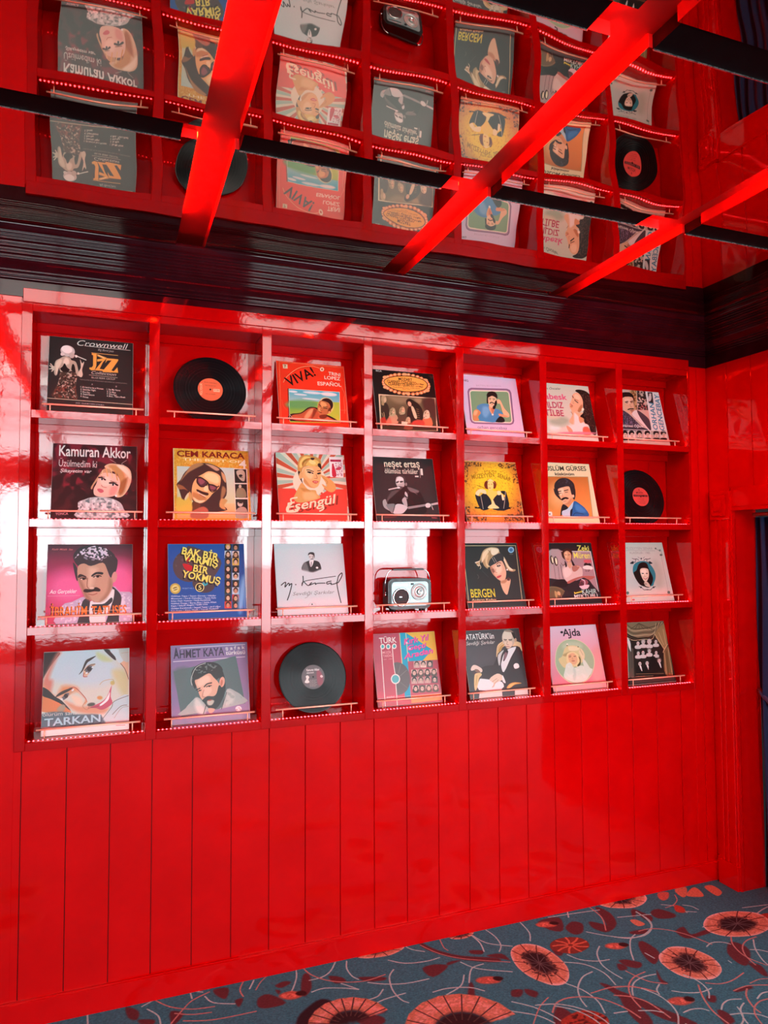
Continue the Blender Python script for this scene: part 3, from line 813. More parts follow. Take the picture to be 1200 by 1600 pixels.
'32': '''P|1c58a8|0|-20 -20 1020 -20 1020 1020 -20 1020
S|50484c|0|467 303 403 455 257 514 115 449 58 297 119 146 265 83 410 149
S|585058|0|660 251 597 301 498 292 419 230 406 151 468 100 567 108 647 171
S|484448|0|598 576 539 648 429 660 332 605 305 515 363 442 474 430 571 485
S|50484c|6|225 56 411 68 680 213 632 387 482 535 319 468
N|8c7c7c|0.2|40|70 185 255 100 248 445 117 400
S|c8242c|0|190 262 307 301 301 360 250 365 205 326
S|c8242c|0|233 170 274 187 267 263 242 252
S|30b0c0|0|510 528 501 551 469 570 432 575 413 563 421 541 453 521 490 516
T|BAK BİR|155|149|630|247|96|16130f|w
T|VARMIŞ|166|230|617|341|95|16130f|w
T|BİR|296|386|489|429|93|16130f|w
T|YOKMUŞ|151|460|641|576|94|16130f|w
T|BAK BİR|172|132|647|229|96|f4ec70|w
T|VARMIŞ|183|213|634|324|95|f4ec70|w
T|BİR|313|369|506|412|93|f4ec70|w
T|YOKMUŞ|167|443|658|559|94|f4ec70|w
S|f4ec90|0|456 590 438 632 397 648 357 630 341 587 359 546 400 529 440 548
S|181410|0|446 590 431 624 397 638 365 623 352 588 366 553 400 540 433 555
T|5|377|620|420|623|61|f4ec90|b
S|c8b050|0|155 600 134 650 86 669 38 647 19 596 39 546 87 526 135 548
S|e8d880|0|135 599 120 634 86 648 52 633 39 597 53 561 87 547 121 563
S|786420|0|119 586 114 604 93 618 68 620 54 609 59 592 80 578 105 576
L|f4ecb0|12|54 610 115 590
T|PROJECT VOL 5|177|604|322|606|14|a8c8e8|b
T|Gökhan Tepe / Sezen Güneş / Nilüfer|33|705|607|714|20|dce8f4|b
T|Münevver / Ferdi Özbeğen / Ayşe Ajda|33|737|606|742|19|dce8f4|b
T|Erkan Özel / Kamran / Neşe Karaböcek|33|770|538|769|20|dce8f4|b
T|Nükhet Duygu / Barış Akın / Selda Alkan|32|802|607|800|20|dce8f4|b
T|Kaya / Selçuk Alagöz / Sadık Usta|32|834|495|824|20|dce8f4|b
T|Gülden Karaböcek / Seyyal Taner / Arif Uğur|31|866|664|859|20|dce8f4|b
T|Esin Engin / Alpay Nazik / Yaprak Özdemir|31|898|638|886|20|dce8f4|b
P|202020|0|741 -7 835 -7 832 92 738 91
S|c09848|0|820 34 809 63 785 74 762 62 753 34 764 6 788 -6 811 6
S|e8c8a8|0|809 48 801 69 785 78 770 69 764 48 771 26 787 17 803 26
L|402820|5|773 42 781 42
L|402820|5|792 42 800 42
L|803030|4|779 63 792 63
P|304858|0|844 -2 939 -2 935 97 840 96
S|1c1410|0|923 39 912 68 888 79 865 67 856 39 867 10 891 -1 915 11
S|d0a080|0|912 53 905 75 888 83 872 74 867 53 874 31 890 22 906 31
L|402820|5|876 47 884 47
L|402820|5|895 47 903 47
L|803030|4|882 68 895 68
P|c0d8e0|0|738 94 832 95 828 193 734 192
S|402818|0|816 136 806 164 782 175 759 163 750 135 761 107 785 95 808 107
S|402818|0|750 143 816 144 817 199 745 198
S|e8c8a8|0|805 149 798 171 782 179 766 170 760 149 768 128 784 119 799 128
L|402820|5|770 143 778 144
L|402820|5|788 144 796 144
L|803030|4|776 164 789 164
P|f0ece0|0|840 100 935 100 931 198 837 197
S|402818|0|919 141 908 169 884 181 861 169 853 140 863 112 887 101 911 112
S|402818|0|852 149 919 149 920 204 847 204
S|e0b890|0|908 155 901 176 884 185 869 176 863 154 870 133 887 124 902 133
L|402820|5|872 149 880 149
L|402820|5|891 149 899 149
L|803030|4|878 170 891 170
P|304858|0|734 195 828 196 825 293 731 292
S|101010|0|813 236 802 264 778 275 755 264 747 236 757 208 781 196 804 208
S|e0b890|0|802 250 794 271 778 280 763 271 757 249 764 228 780 220 796 229
L|402820|5|766 244 774 244
L|402820|5|785 244 793 244
L|803030|4|772 264 785 265
P|d8b850|0|836 201 931 202 927 299 833 298
S|1c1410|0|915 242 905 270 881 281 858 269 849 241 860 213 884 202 907 214
S|e8c8a8|0|904 256 897 277 880 285 865 276 859 255 866 234 883 225 898 234
L|402820|5|868 250 876 250
L|402820|5|887 250 895 250
L|803030|4|874 270 888 270
P|2c4038|0|731 295 824 296 821 393 728 391
S|1c1410|0|809 336 798 364 775 375 752 363 743 335 754 308 778 296 800 308
S|1c1410|0|743 343 809 345 810 399 738 398
S|e8c8a8|0|798 350 791 371 775 379 759 370 753 349 761 328 777 320 792 329
L|402820|5|763 344 771 344
L|402820|5|781 344 789 344
L|803030|4|769 364 782 364
P|2c4038|0|833 301 927 302 923 399 829 397
S|101010|0|911 342 901 370 877 381 854 369 845 341 856 314 880 302 903 314
S|101010|0|845 350 911 351 912 405 840 404
S|d0a080|0|900 356 893 377 877 385 861 376 855 355 863 334 879 326 894 335
L|402820|5|865 350 873 350
L|402820|5|883 350 891 350
L|803030|4|871 370 884 371
P|2c4038|0|728 395 821 396 817 492 724 490
S|101010|0|806 436 795 463 771 474 749 462 740 435 750 407 774 396 797 408
S|e0b890|0|795 449 787 470 771 478 756 469 750 448 757 427 773 419 789 428
L|402820|5|759 443 767 443
L|402820|5|778 443 786 444
L|803030|4|765 463 778 464
P|c0d8e0|0|829 401 923 402 919 499 826 497
S|1c1410|0|908 442 897 470 873 481 850 469 841 441 852 413 876 402 899 414
S|e0b890|0|896 456 889 476 873 485 857 476 852 455 859 434 875 425 891 434
L|402820|5|861 449 869 450
L|402820|5|879 450 887 450
L|803030|4|867 470 880 470
P|202020|0|724 493 817 495 814 591 721 588
S|101010|0|802 535 791 562 768 573 745 561 737 533 747 506 771 495 793 507
S|101010|0|736 541 802 543 803 596 731 595
S|e0b890|0|791 548 784 569 768 577 752 568 747 547 754 526 770 518 785 527
L|402820|5|756 542 764 542
L|402820|5|774 542 782 542
L|803030|4|762 562 775 562
P|2c4038|0|826 500 919 502 915 597 822 595
S|1c1410|0|904 541 893 569 869 580 846 568 838 540 848 512 872 502 895 513
S|1c1410|0|838 548 903 549 905 603 832 601
S|e0b890|0|893 555 885 575 869 584 854 575 848 554 855 533 871 524 887 533
L|402820|5|857 548 865 549
L|402820|5|876 549 884 549
L|803030|4|863 569 876 569
P|2c4038|0|721 592 814 594 810 689 718 686
S|402818|0|798 633 788 660 765 671 742 659 733 631 744 604 767 593 790 605
S|e0b890|0|788 646 780 666 764 675 749 666 743 645 750 624 766 616 782 625
L|402820|5|753 640 760 640
L|402820|5|771 640 779 640
L|803030|4|758 660 771 660
P|c0d8e0|0|822 598 915 601 911 696 818 693
S|402818|0|900 640 889 667 865 678 843 666 834 638 845 611 868 600 891 612
S|d0a080|0|889 653 881 674 865 682 850 673 844 652 851 631 868 623 883 632
L|402820|5|854 647 861 647
L|402820|5|872 647 880 647
L|803030|4|859 667 872 667
P|304858|0|718 689 810 692 807 786 715 783
S|402818|0|795 730 784 757 761 768 739 756 730 729 740 702 764 691 786 703
S|402818|0|730 736 795 738 796 791 725 789
S|e8c8a8|0|784 743 777 764 761 772 746 763 740 742 747 722 763 714 778 723
L|402820|5|749 737 757 737
L|402820|5|767 738 775 738
L|803030|4|755 757 768 758
P|c04838|0|818 696 911 699 908 793 815 790
S|402818|0|896 738 885 765 862 775 839 763 831 736 841 709 865 698 887 710
S|402818|0|830 744 896 746 897 799 825 797
S|e0b890|0|885 751 878 771 862 779 846 770 841 749 848 729 864 721 879 730
L|402820|5|850 744 858 745
L|402820|5|868 745 876 745
L|803030|4|856 764 869 765
P|c04838|0|715 786 807 789 803 883 711 879
S|402818|0|792 827 781 854 758 865 735 853 727 825 737 799 760 788 783 800
S|d0a080|0|781 840 773 861 758 868 742 859 737 839 744 819 760 811 775 820
L|402820|5|746 834 754 834
L|402820|5|764 834 772 835
L|803030|4|752 854 765 854
P|304858|0|815 794 907 797 904 890 811 887
S|1c1410|0|892 835 882 862 858 872 835 860 827 833 838 806 861 796 884 808
S|d0a080|0|881 848 874 868 858 876 843 867 837 846 844 826 860 818 875 827
L|402820|5|846 842 854 842
L|402820|5|864 842 872 842
L|803030|4|852 862 865 862
S|78b8e8|60|991 704 952 882 912 952 893 874 906 692 945 511 986 439 1005 519
K|80a8d8|8|-1 -5 1004 -5 982 913''',
'33': '''P|cfdfe2|0|-20 -20 1020 -20 1020 1020 -20 1020
S|2c3030|0|403 287 481 245 546 240 631 268 656 365 622 386 534 416 449 404 371 371
S|707474|20|403 287 447 277 470 405 376 382
S|cfdfe2|30|354 382 450 394 534 411 667 371 671 461 349 466
S|e8eceb|0|492 245 552 237 537 299 507 336 494 299
L|383c3c|9|517 267 510 320
S|f4f4f0|0|613 348 607 359 594 363 581 358 576 348 582 337 596 333 608 338
S|b0b4b0|0|568 176 554 214 523 230 496 214 486 175 501 138 531 122 559 138
S|d8d8d4|8|545 176 534 206 513 219 494 206 488 176 499 145 520 133 538 146
S|303434|0|476 170 489 133 533 122 570 139 568 214 557 171 510 149
L|282c2c|6|491 189 512 190
L|282c2c|6|534 190 552 190
L|282c2c|7|515 224 548 222
L|141818|13|69 585 107 555 134 550 119 612 169 561 184 577 178 593 211 567 215 588 176 711 142 792
S|141818|0|281 581 278 587 272 590 266 587 264 581 267 575 273 573 279 576
L|141818|13|383 466 382 529 359 597
L|141818|9|359 592 375 550 483 521 855 475
L|141818|12|391 545 446 599 480 574 502 558 467 594 522 574 555 565 553 586 587 571 695 570
L|141818|13|784 543 723 558 726 584 782 570 780 591 835 582 870 561 899 476 952 429 948 477 892 562 868 582 879 710 905 853
T|Sevdiği Şarkılar|221|733|824|719|47|7c8888|i
L|707c7c|4|432 718 435 750 391 774
L|d0b8bc|4|431 884 460 844 524 846 542 888
S|303030|0|494 863 491 871 485 874 479 871 477 863 480 855 486 852 492 855''',
'35': '''P|28302f|0|-20 -20 1020 -20 1020 1020 -20 1020
K|d8d4a0|8|59 39 973 40 938 907
K|d8d4a0|9|39 189 19 889
S|88c0e0|0|936 110 913 144 872 159 836 144 826 109 848 74 889 60 926 74
S|3c78a8|0|913 109 900 130 876 138 854 129 849 109 861 89 886 80 907 89
T|YAŞAR|839|184|907|185|14|a8b0a8|
S|b09c70|0|360 152 426 91 542 61 652 82 674 154 741 226 789 338 822 410 900 421 896 446 837 456 753 419 729 297 678 195 590 184 489 254 442 334 420 404 362 353 332 262 271 371 252 351 225 311 297 272
S|e8dcb4|16|384 142 483 81 562 77 486 132 403 233 324 312 351 212
S|f0e8c8|16|539 82 650 92 653 144 566 194 515 163
S|e8e0bc|10|683 164 739 236 786 359 864 431 796 430 744 338
S|d8c898|10|403 233 467 183 423 313 469 374 404 363
L|6c5c3c|6|478 112 513 173 492 234
L|e8dcb8|9|280 312 304 372 288 402
L|f0e8d0|14|221 306 290 287
L|f0e8d0|12|247 346 285 352
S|e0b898|0|469 374 566 325 675 281 718 358 735 459 706 559 653 607 590 586 532 535 486 475
S|f4d8bc|30|561 356 654 337 660 438 583 496 548 436
S|b88868|16|468 384 502 375 516 495 569 576 496 485
S|30383a|0|487 264 539 219 661 159 723 195 722 267 664 281 567 320 471 364 462 314
L|c8ccc0|6|521 229 558 310
L|c8ccc0|6|555 224 592 304
L|28201c|9|581 341 625 311 662 322
S|282020|0|583 361 619 346 657 352 625 377 592 376
S|c8c0b8|0|630 362 626 366 618 367 610 366 607 361 611 357 620 355 627 357
S|8c6858|10|474 414 520 405 534 455 499 465
L|a87c64|7|564 406 545 456 576 471
S|b84c50|0|552 536 590 518 642 509 620 537 573 554
S|f4f0e8|0|771 424 765 436 755 440 746 435 744 424 750 412 760 408 769 413
S|e0bc98|0|609 606 703 579 751 560 791 590 731 738 685 816 630 746
S|c08c68|16|609 606 725 579 694 628 626 637
S|50302c|8|729 559 766 540 780 590 734 594
L|686c60|5|225 490 246 530 226 554
L|3c4444|8|316 432 410 533
T|BERGEN|69|839|483|842|126|d8d440|bn
T|Acıların Kadını|72|893|485|898|32|e0dca8|bw''',
'36': '''P|1e1c1e|0|-20 -20 1020 -20 1020 1020 -20 1020
P|e8e0dc|0|133 129 967 139 974 818 962 817 950 159 130 144
P|a88c90|0|130 141 952 152 957 817 556 787 500 727 -28 895
S|b8a0a0|20|130 141 426 146 361 577 125 679 67 522
L|584048|6|212 358 202 603
L|584048|6|285 388 272 594
L|403038|9|337 359 342 586
L|806870|5|423 548 419 627
S|38241c|0|228 272 220 326 197 351 172 334 159 284 167 231 190 205 216 223
S|f8ecc8|0|219 276 216 316 205 335 193 320 187 281 190 240 200 222 212 237
S|38241c|0|300 294 290 351 263 377 237 358 227 304 237 247 263 221 289 240
S|fff4d0|0|288 296 282 339 269 357 256 342 251 301 256 259 269 240 282 256
L|58301c|8|354 330 380 370 419 350
S|1e2226|0|30 599 210 593 409 617 592 621 764 575 878 696 953 935 -30 905
S|0f1113|0|120 707 206 612 357 596 426 647 364 723
S|6c5c40|0|46 715 229 720 319 780 282 847 159 901 19 878
S|b89c68|0|145 776 188 815 160 896 136 852
S|c8b080|6|193 787 236 797 238 846 193 844
L|a89878|6|256 866 235 913
L|8c7c58|8|51 715 195 724 328 790
S|d8c0b8|0|374 399 462 361 598 373 729 415 711 554 598 591 426 647 361 577 345 488
S|e8d4cc|20|379 429 477 401 527 491 419 568 378 547
S|1c1418|0|431 291 460 371 425 400
S|1c1418|0|562 272 603 353 608 383 564 372
S|d8a888|0|468 331 551 322 550 382 496 421
S|3c1c14|0|604 172 562 229 485 251 418 227 400 171 442 114 518 91 586 115
S|3c1c14|0|395 130 432 231 444 281 397 231
S|3c1c14|0|580 131 596 192 555 302 547 232
S|dca47c|0|438 171 498 131 552 151 576 202 556 272 519 312 474 306 445 251
S|f0c098|14|456 171 506 151 487 241 455 231
L|28140c|7|456 196 484 199
L|28140c|7|513 200 549 196
L|b04838|8|475 271 516 270
S|b87868|0|548 392 645 373 699 394 626 463 554 472
L|e8b898|9|642 388 693 394
S|b06458|0|403 646 480 609 699 554 933 558 926 588 826 616 695 573 444 667
S|90505c|0|805 655 774 689 713 702 659 687 643 651 674 617 735 604 789 620
S|e8c8d0|0|630 710 808 695 772 753 676 765 636 740
L|e8dce4|14|688 603 740 634 725 703
S|5c3038|6|612 690 682 633 715 693 642 711
T|Zeki|709|127|938|134|89|ece468|bn
T|Müren|618|253|934|258|99|ece468|bn
S|d06068|8|804 285 934 286 930 332 806 330
S|1c1414|0|864 366 848 389 817 398 791 388 784 365 801 343 831 334 858 343
S|1c1414|0|925 373 909 396 878 405 852 395 845 372 862 350 892 341 919 350
S|e8e4dc|0|763 395 855 376 943 408 922 448 772 435
T|2 LP|792|476|879|479|35|282020|b
P|dce050|0|501 805 662 780 661 809 500 839
P|181818|0|513 803 649 785 653 795 516 817
T|KAHIR|654|843|933|841|76|a8dcd0|bn
T|MEKTUBU|492|902|937|903|55|dce8e0|bn''',
'37': '''P|d2ded4|0|-20 -20 1020 -20 1020 1020 -20 1020
S|bccabc|120|874 536 830 712 744 792 664 731 638 565 680 389 767 307 848 368
S|c8d8d4|160|549 547 432 743 253 820 115 736 98 539 212 342 393 261 533 346
T|MÜZEYYEN SENAR|207|116|775|122|43|a4b4b0|
L|a0b0ac|6|204 131 817 142
T|KLASİKLER / 1985|283|191|698|195|35|98a4a0|
L|98a8a0|6|923 247 911 837
L|607870|6|827 101 890 131 939 121 942 199
S|607870|0|858 101 849 112 835 117 823 112 820 101 829 90 843 86 855 90
S|607870|0|956 216 944 230 921 235 901 229 895 216 908 202 931 197 951 203
S|607870|0|933 141 926 150 913 154 902 150 900 140 908 131 920 127 931 131
S|507870|0|946 862 933 879 909 885 890 877 886 860 899 843 923 837 942 844
S|507870|0|101 848 89 865 67 871 48 864 44 847 57 830 79 824 97 831
L|507870|6|899 837 942 894
L|507870|6|65 834 64 884
S|2c8c9c|0|264 504 303 392 385 337 493 319 593 330 677 407 719 512 706 607 647 699 600 745 388 731 303 617
S|1c1614|0|273 514 339 477 410 375 499 338 586 358 607 453 647 568 644 643 580 735 514 771 428 750 348 711 292 617
S|ecdcc4|0|418 469 462 440 553 443 591 472 578 566 538 631 494 673 452 658 423 592 412 526
S|fff4e0|20|443 470 536 462 526 546 442 564
S|1c1614|0|435 521 485 527 459 541
S|1c1614|0|521 523 565 528 539 542
L|c0a080|6|500 537 482 583 510 589
L|a03838|10|454 606 494 626 540 603
L|ffffff|5|470 609 527 609
S|e4d0bc|0|445 686 516 673 557 735 539 762 464 742
L|1c1614|7|440 704 495 710
L|1c3038|9|434 304 400 280 353 284 306 269
L|1c3038|9|375 289 351 336 319 331
S|1c3038|0|318 355 311 317 239 354 287 365
L|38606c|6|459 271 431 247
L|1c3038|9|471 803 414 806 378 768 327 748
S|1c3038|0|381 763 373 773 359 777 347 773 345 762 353 752 366 748 378 753
L|1c3038|9|536 305 583 282 627 287 683 273
L|1c3038|9|603 292 602 339 638 335
S|1c3038|0|626 359 653 321 707 360 652 370
L|38606c|6|528 272 568 248
L|1c3038|9|494 803 549 809 605 773 666 756
S|1c3038|0|641 770 633 780 619 784 607 779 605 769 613 758 627 754 639 759
S|1c3038|0|506 276 499 287 488 291 480 287 478 276 485 265 496 261 505 265
S|1c3038|0|510 806 502 811 486 813 470 811 465 805 473 800 490 798 505 801
S|d07070|0|189 965 178 975 157 979 138 974 132 964 143 954 164 950 183 955''',
'41': '''P|d8dcd0|0|-20 -20 1020 -20 1020 1020 -20 1020
S|c8dce4|120|182 7 624 -2 842 214 790 401 485 446 214 362 70 330
S|c4dce6|100|539 67 536 207 414 332 247 368 130 296 131 159 250 34 420 -6
S|181a1c|0|-14 -14 177 7 143 83 75 178 17 284 -7 304
S|d88878|50|143 94 192 8 151 6 18 294 1 391 45 480 86 504 111 355 69 309
S|e09868|60|1 391 148 552 216 427 360 438 402 484 300 520 118 550
S|d0d0a0|70|799 268 984 313 986 615 910 565 844 427
S|c8d4a0|40|624 32 798 144 691 149 615 88
S|2c2c2c|0|688 -1 764 11 819 77 841 146 787 109
S|d8e8ec|0|764 11 873 17 928 163 874 176 830 100
S|e8c0a0|10|896 183 999 167 1001 416 940 254
S|d0d4cc|0|873 11 999 6 999 167 928 151
L|40382c|6|896 189 951 266 995 393
L|c8a890|5|906 59 993 52
S|e08858|0|-9 508 98 548 221 622 327 737 306 746 3 711
S|181a1c|0|-8 422 64 460 138 540 221 600 326 727 222 643 98 570 -4 519
S|a89880|14|163 703 222 643 263 668 235 730
S|30302c|0|403 298 438 245 478 136 519 105 604 76 541 128 499 160 449 257
S|d8b898|16|459 246 521 183 595 177 564 219 513 305 471 324
S|586068|0|480 248 521 200 574 203 544 263 502 288
S|1c1e20|0|543 218 550 239 542 257 523 261 505 250 498 228 506 210 525 206
S|e8f0f4|0|508 273 509 282 504 291 494 295 486 291 484 282 490 273 500 269
S|e8f0f4|0|573 206 575 214 570 222 562 225 554 222 553 214 558 206 566 202
L|a84c40|9|465 280 461 324 503 327
L|30302c|8|470 252 521 194 590 178
S|30302c|0|148 552 177 511 248 473 339 452 299 488 218 525
S|c8a080|14|209 557 259 517 361 470 321 522 251 581
S|586068|0|220 568 259 517 300 515 281 562 241 591
S|1c1e20|0|284 534 288 554 278 568 261 568 246 555 242 535 252 521 269 521
S|e8f0f4|0|354 468 355 478 347 489 335 494 326 491 326 482 333 471 345 465
S|e8f0f4|0|232 580 229 586 220 587 212 584 208 578 211 572 220 570 229 573
L|a85040|9|298 455 360 448 424 508 488 588 504 633
S|e8a078|20|360 459 424 529 509 633 448 683 488 599 392 505
S|e0a080|40|251 603 365 655 490 686 573 682 699 724 763 729 700 789 492 772 346 717
S|f0d8c0|40|321 543 425 573 469 663 386 667
L|c09070|7|489 632 459 684 511 731 531 689
S|504840|14|602 667 591 683 560 691 527 687 512 673 523 657 554 648 587 652
L|c0a060|6|652 436 694 395 801 380 823 437
S|c8b870|16|827 426 820 444 802 451 783 442 776 423 783 404 801 398 819 407
S|c8546c|0|542 706 614 674 677 646 739 586 791 457 791 490 782 589 804 667 752 718 679 744 615 718
S|f8f4f4|0|646 688 708 638 750 575 771 533 761 620 709 671 667 695
L|803040|6|521 710 615 701 657 688
S|d89858|16|687 598 678 613 655 618 633 609 624 593 633 578 655 574 677 582
S|c8dce0|0|691 843 794 710 825 647 996 583 998 901 744 890
L|706858|7|691 853 794 721 825 652 996 594
L|706858|7|806 809 901 719 975 708
L|a09080|5|827 854 911 741 997 726
S|4c6470|20|-1 742 225 729 409 776 638 795 701 865 660 915 5 900
T|ölürüm sana|10|769|394|775|46|dcd8d0|
T|TARKAN|38|897|676|895|92|283c48|bw
T|TARKAN|32|886|668|882|88|a8d4e0|bw
P|f4e8e4|0|0 899 1000 923 1001 1010 4 1003
L|d06060|6|850 945 956 950
K|f0f0ec|8|-11 -1 999 -7 1001 988''',
'42': '''P|8f80a8|0|-20 -20 1020 -20 1020 1020 -20 1020
K|c0a8c8|8|8 -3 1007 -10 995 993
L|e8e0ec|9|122 34 973 30
L|e8e0ec|9|29 205 966 195
T|AHMET KAYA|32|167|690|157|107|3c3c4c|bn
T|A|34|167|105|165|139|3c3c4c|b
T|ş a f a k|708|90|970|87|44|f0ece8|b
T|türküsü|711|156|970|155|53|f0ece8|b
G|607c7c|506c6c|214|313|507|842|30 332 843 176 945 805 119 909
S|607878|60|30 332 214 298 170 514 108 610
S|a8b8b4|0|175 805 226 749 328 677 428 775 507 842 631 831 711 603 825 642 912 711 924 804 119 894
S|d8dcd4|40|308 685 387 772 425 895 344 888 286 784
S|c8d0c8|40|721 614 803 682 778 782 673 815 698 694
N|889c98|0.3|40|721 635 906 720 903 802 673 815
L|283430|8|432 795 399 893
L|283430|8|705 644 630 852
S|2c3838|0|664 347 617 449 478 503 329 480 256 393 301 292 439 236 590 259
S|2c3838|0|262 480 300 574 323 484 294 400
S|2c3838|0|627 298 685 447 689 633 649 589 621 504
N|889c98|0.35|18|296 319 462 246 606 296 521 353 355 384
L|c8d4cc|8|261 520 252 439 316 299 441 245
S|e0b098|0|685 514 666 559 638 573 617 548 615 499 633 454 662 440 683 464
S|c08068|6|658 519 648 547 636 557 628 543 629 513 638 486 650 476 658 490
S|e4b89c|0|297 467 354 445 479 382 540 437 610 524 617 607 553 684 470 718 398 723 359 669 331 576
S|f4d4bc|30|333 464 458 411 497 476 413 531 342 546
S|f0ccb4|20|402 571 474 556 514 599 472 657 410 673
S|283434|0|609 545 649 589 678 652 612 789 548 845 467 828 408 753 388 722 451 676 533 682 575 645
S|304040|0|398 723 450 681 543 688 531 723 470 708 429 725
S|c8c8b8|14|449 736 511 726 541 744 509 791 458 787
S|a85c50|0|454 727 511 721 500 735 469 736
L|20282a|15|418 552 455 519 512 509
L|20282a|14|315 585 361 568
L|20282a|10|444 556 475 544 511 543
L|20282a|10|335 605 376 592
S|101414|0|495 551 491 557 482 559 474 556 470 549 474 543 483 541 492 544
S|101414|0|370 597 366 603 359 605 351 602 348 596 351 589 359 587 367 590
L|b88070|8|412 592 390 671 430 685
S|d8b09c|0|467 828 548 845 506 892 466 878
S|f4e4e8|0|895 868 882 891 852 899 823 886 812 861 825 838 855 830 884 842
N|b09090|0.4|16|817 846 890 852 889 888 816 882
P|9488a8|0|-3 938 940 937 937 988 -4 997''',
'44': '''P|b84858|0|-20 -20 1020 -20 1020 1020 -20 1020
P|b8485c|0|42 -2 431 1 384 977 -34 945
P|c04c60|60|11 403 428 408 386 958 -22 927
P|18a8c8|0|431 0 536 1 520 912 419 904
P|e8b848|0|536 1 1013 -3 998 412 515 408
P|18a8c8|0|536 1 933 264 757 412 515 408
P|e8d8a0|0|431 0 442 1 434 447 422 446
P|e8d8a0|0|532 1 543 1 524 884 511 883
P|a84c5c|0|521 409 998 412 1001 890 513 883
P|e89858|0|513 883 1001 890 995 976 511 987
S|5c5858|0|531 639 468 800 329 864 197 797 146 637 206 476 345 409 480 476
P|b8485c|0|129 391 299 400 285 913 96 899
L|888480|6|402 445 356 567
L|888480|6|490 528 373 607
L|787470|6|472 776 364 683
S|f4ece4|0|374 645 347 693 294 710 245 686 229 636 256 588 309 570 358 594
S|58b8bc|0|357 644 336 681 295 694 258 676 246 637 267 600 307 586 345 605
T|TÜRK|108|133|378|132|79|f4ece4|b
S|f4ece4|0|188 181 174 208 147 218 123 205 115 177 129 151 155 140 180 153
S|f4ece4|0|275 186 262 212 235 222 210 210 203 182 216 155 243 145 268 158
S|f4ece4|0|371 186 357 213 330 223 305 210 298 182 311 155 339 145 363 157
S|48b0b0|0|173 180 165 196 149 202 134 195 130 178 138 162 154 156 168 164
S|48b0b0|0|260 185 252 201 236 207 222 199 218 183 226 166 241 160 256 168
S|48b0b0|0|356 185 348 201 332 207 317 199 313 183 321 166 337 160 351 168
K|f4ece4|12|129 168 121 467 105 1011
K|f4ece4|12|302 177 295 439 304 574
K|f4ece4|12|299 707 290 1007
T|MÜZİK|141|280|280|278|32|e8b0b0|b
T|TARİHİ|144|329|284|327|33|e8b0b0|b
T|1960 - 1980|142|366|279|366|13|e8c0b8|
T|Kırk Yıl|494|178|913|119|83|a030a0|bi
T|Geçti|550|260|855|226|72|a030a0|bi
T|Aradan|471|377|950|311|73|a030a0|bi
T|Kırk Yıl|488|172|907|113|84|f0609c|bi
T|Geçti|545|253|849|220|70|f0609c|bi
T|Aradan|465|371|945|305|74|f0609c|bi
S|f4c0d8|0|553 146 547 156 534 160 522 155 518 144 524 133 537 129 549 134
S|f4c0d8|0|590 231 585 241 573 244 563 240 560 230 565 220 576 217 587 221
P|c8a8a0|0|614 413 711 419 699 510 603 505
S|50463c|0|697 453 682 480 654 490 628 477 620 448 635 421 663 411 689 424
S|d8c4b4|0|683 466 673 486 653 494 636 484 631 463 641 442 660 434 678 444
L|402820|6|642 458 651 458
L|402820|6|664 459 673 460
L|803030|4|647 479 663 479
P|e0d0c0|0|719 415 816 420 805 512 708 506
S|302824|0|802 454 787 482 758 491 733 478 725 450 740 423 768 413 794 426
S|d8c4b4|0|788 467 777 488 758 496 740 486 735 464 746 443 765 436 783 446
L|402820|6|747 459 756 460
L|402820|6|768 461 778 461
L|803030|4|752 480 767 481
P|585450|0|825 416 922 422 910 514 813 508
S|1c1816|0|908 456 893 483 864 493 838 480 830 451 845 424 874 414 900 427
S|d8c4b4|0|894 469 883 490 863 497 846 487 841 466 851 445 871 437 889 447
L|402820|6|852 461 862 461
L|402820|6|874 462 883 463
L|803030|4|857 482 873 483
P|d8c8b8|0|562 528 658 534 647 625 551 619
S|302824|0|644 568 629 595 601 604 576 591 568 563 582 536 611 527 636 540
S|302824|0|567 571 643 576 640 630 557 625
S|d8c4b4|0|630 581 620 601 601 608 583 599 578 577 588 557 608 549 625 559
L|402820|6|590 573 599 573
L|402820|6|611 574 620 575
L|803030|4|595 593 610 594
P|c8a8a0|0|666 530 763 536 751 627 655 621
S|50463c|0|748 570 734 597 705 607 680 593 672 565 686 538 715 528 741 542
S|50463c|0|671 573 747 578 744 632 660 627
S|d8c4b4|0|734 583 724 603 705 611 687 601 682 579 693 559 712 551 729 561
L|402820|6|694 575 703 575
L|402820|6|715 576 724 577
L|803030|4|699 595 714 596
P|d8c8b8|0|771 532 868 538 856 630 759 623
S|302824|0|854 572 839 599 810 609 784 595 776 567 791 540 820 530 846 543
S|302824|0|775 575 853 580 849 634 765 629
S|d8c4b4|0|839 585 829 605 809 613 792 603 787 581 797 561 817 553 834 563
L|402820|6|798 577 808 577
L|402820|6|820 578 829 579
L|803030|4|804 597 819 598
P|d8c8b8|0|876 534 974 540 962 632 864 625
S|50463c|0|959 574 944 601 915 611 890 598 882 569 897 542 926 532 952 545
S|50463c|0|881 577 958 582 955 637 870 631
S|d8c4b4|0|945 587 935 607 915 615 897 605 892 583 903 563 923 555 940 565
L|402820|6|904 579 913 579
L|402820|6|926 580 935 581
L|803030|4|909 599 925 600
P|c8a8a0|0|550 634 645 640 634 730 539 724
S|1c1816|0|631 673 617 700 588 709 563 696 555 668 570 642 598 632 623 645
S|d8c4b4|0|617 686 607 706 588 713 571 704 566 682 576 662 595 655 612 665
L|402820|6|577 678 586 678
L|402820|6|598 679 607 680
L|803030|4|582 698 597 699
P|c8a8a0|0|653 636 749 642 738 733 642 726
S|50463c|0|735 676 720 702 692 712 666 699 659 671 673 644 702 634 727 647
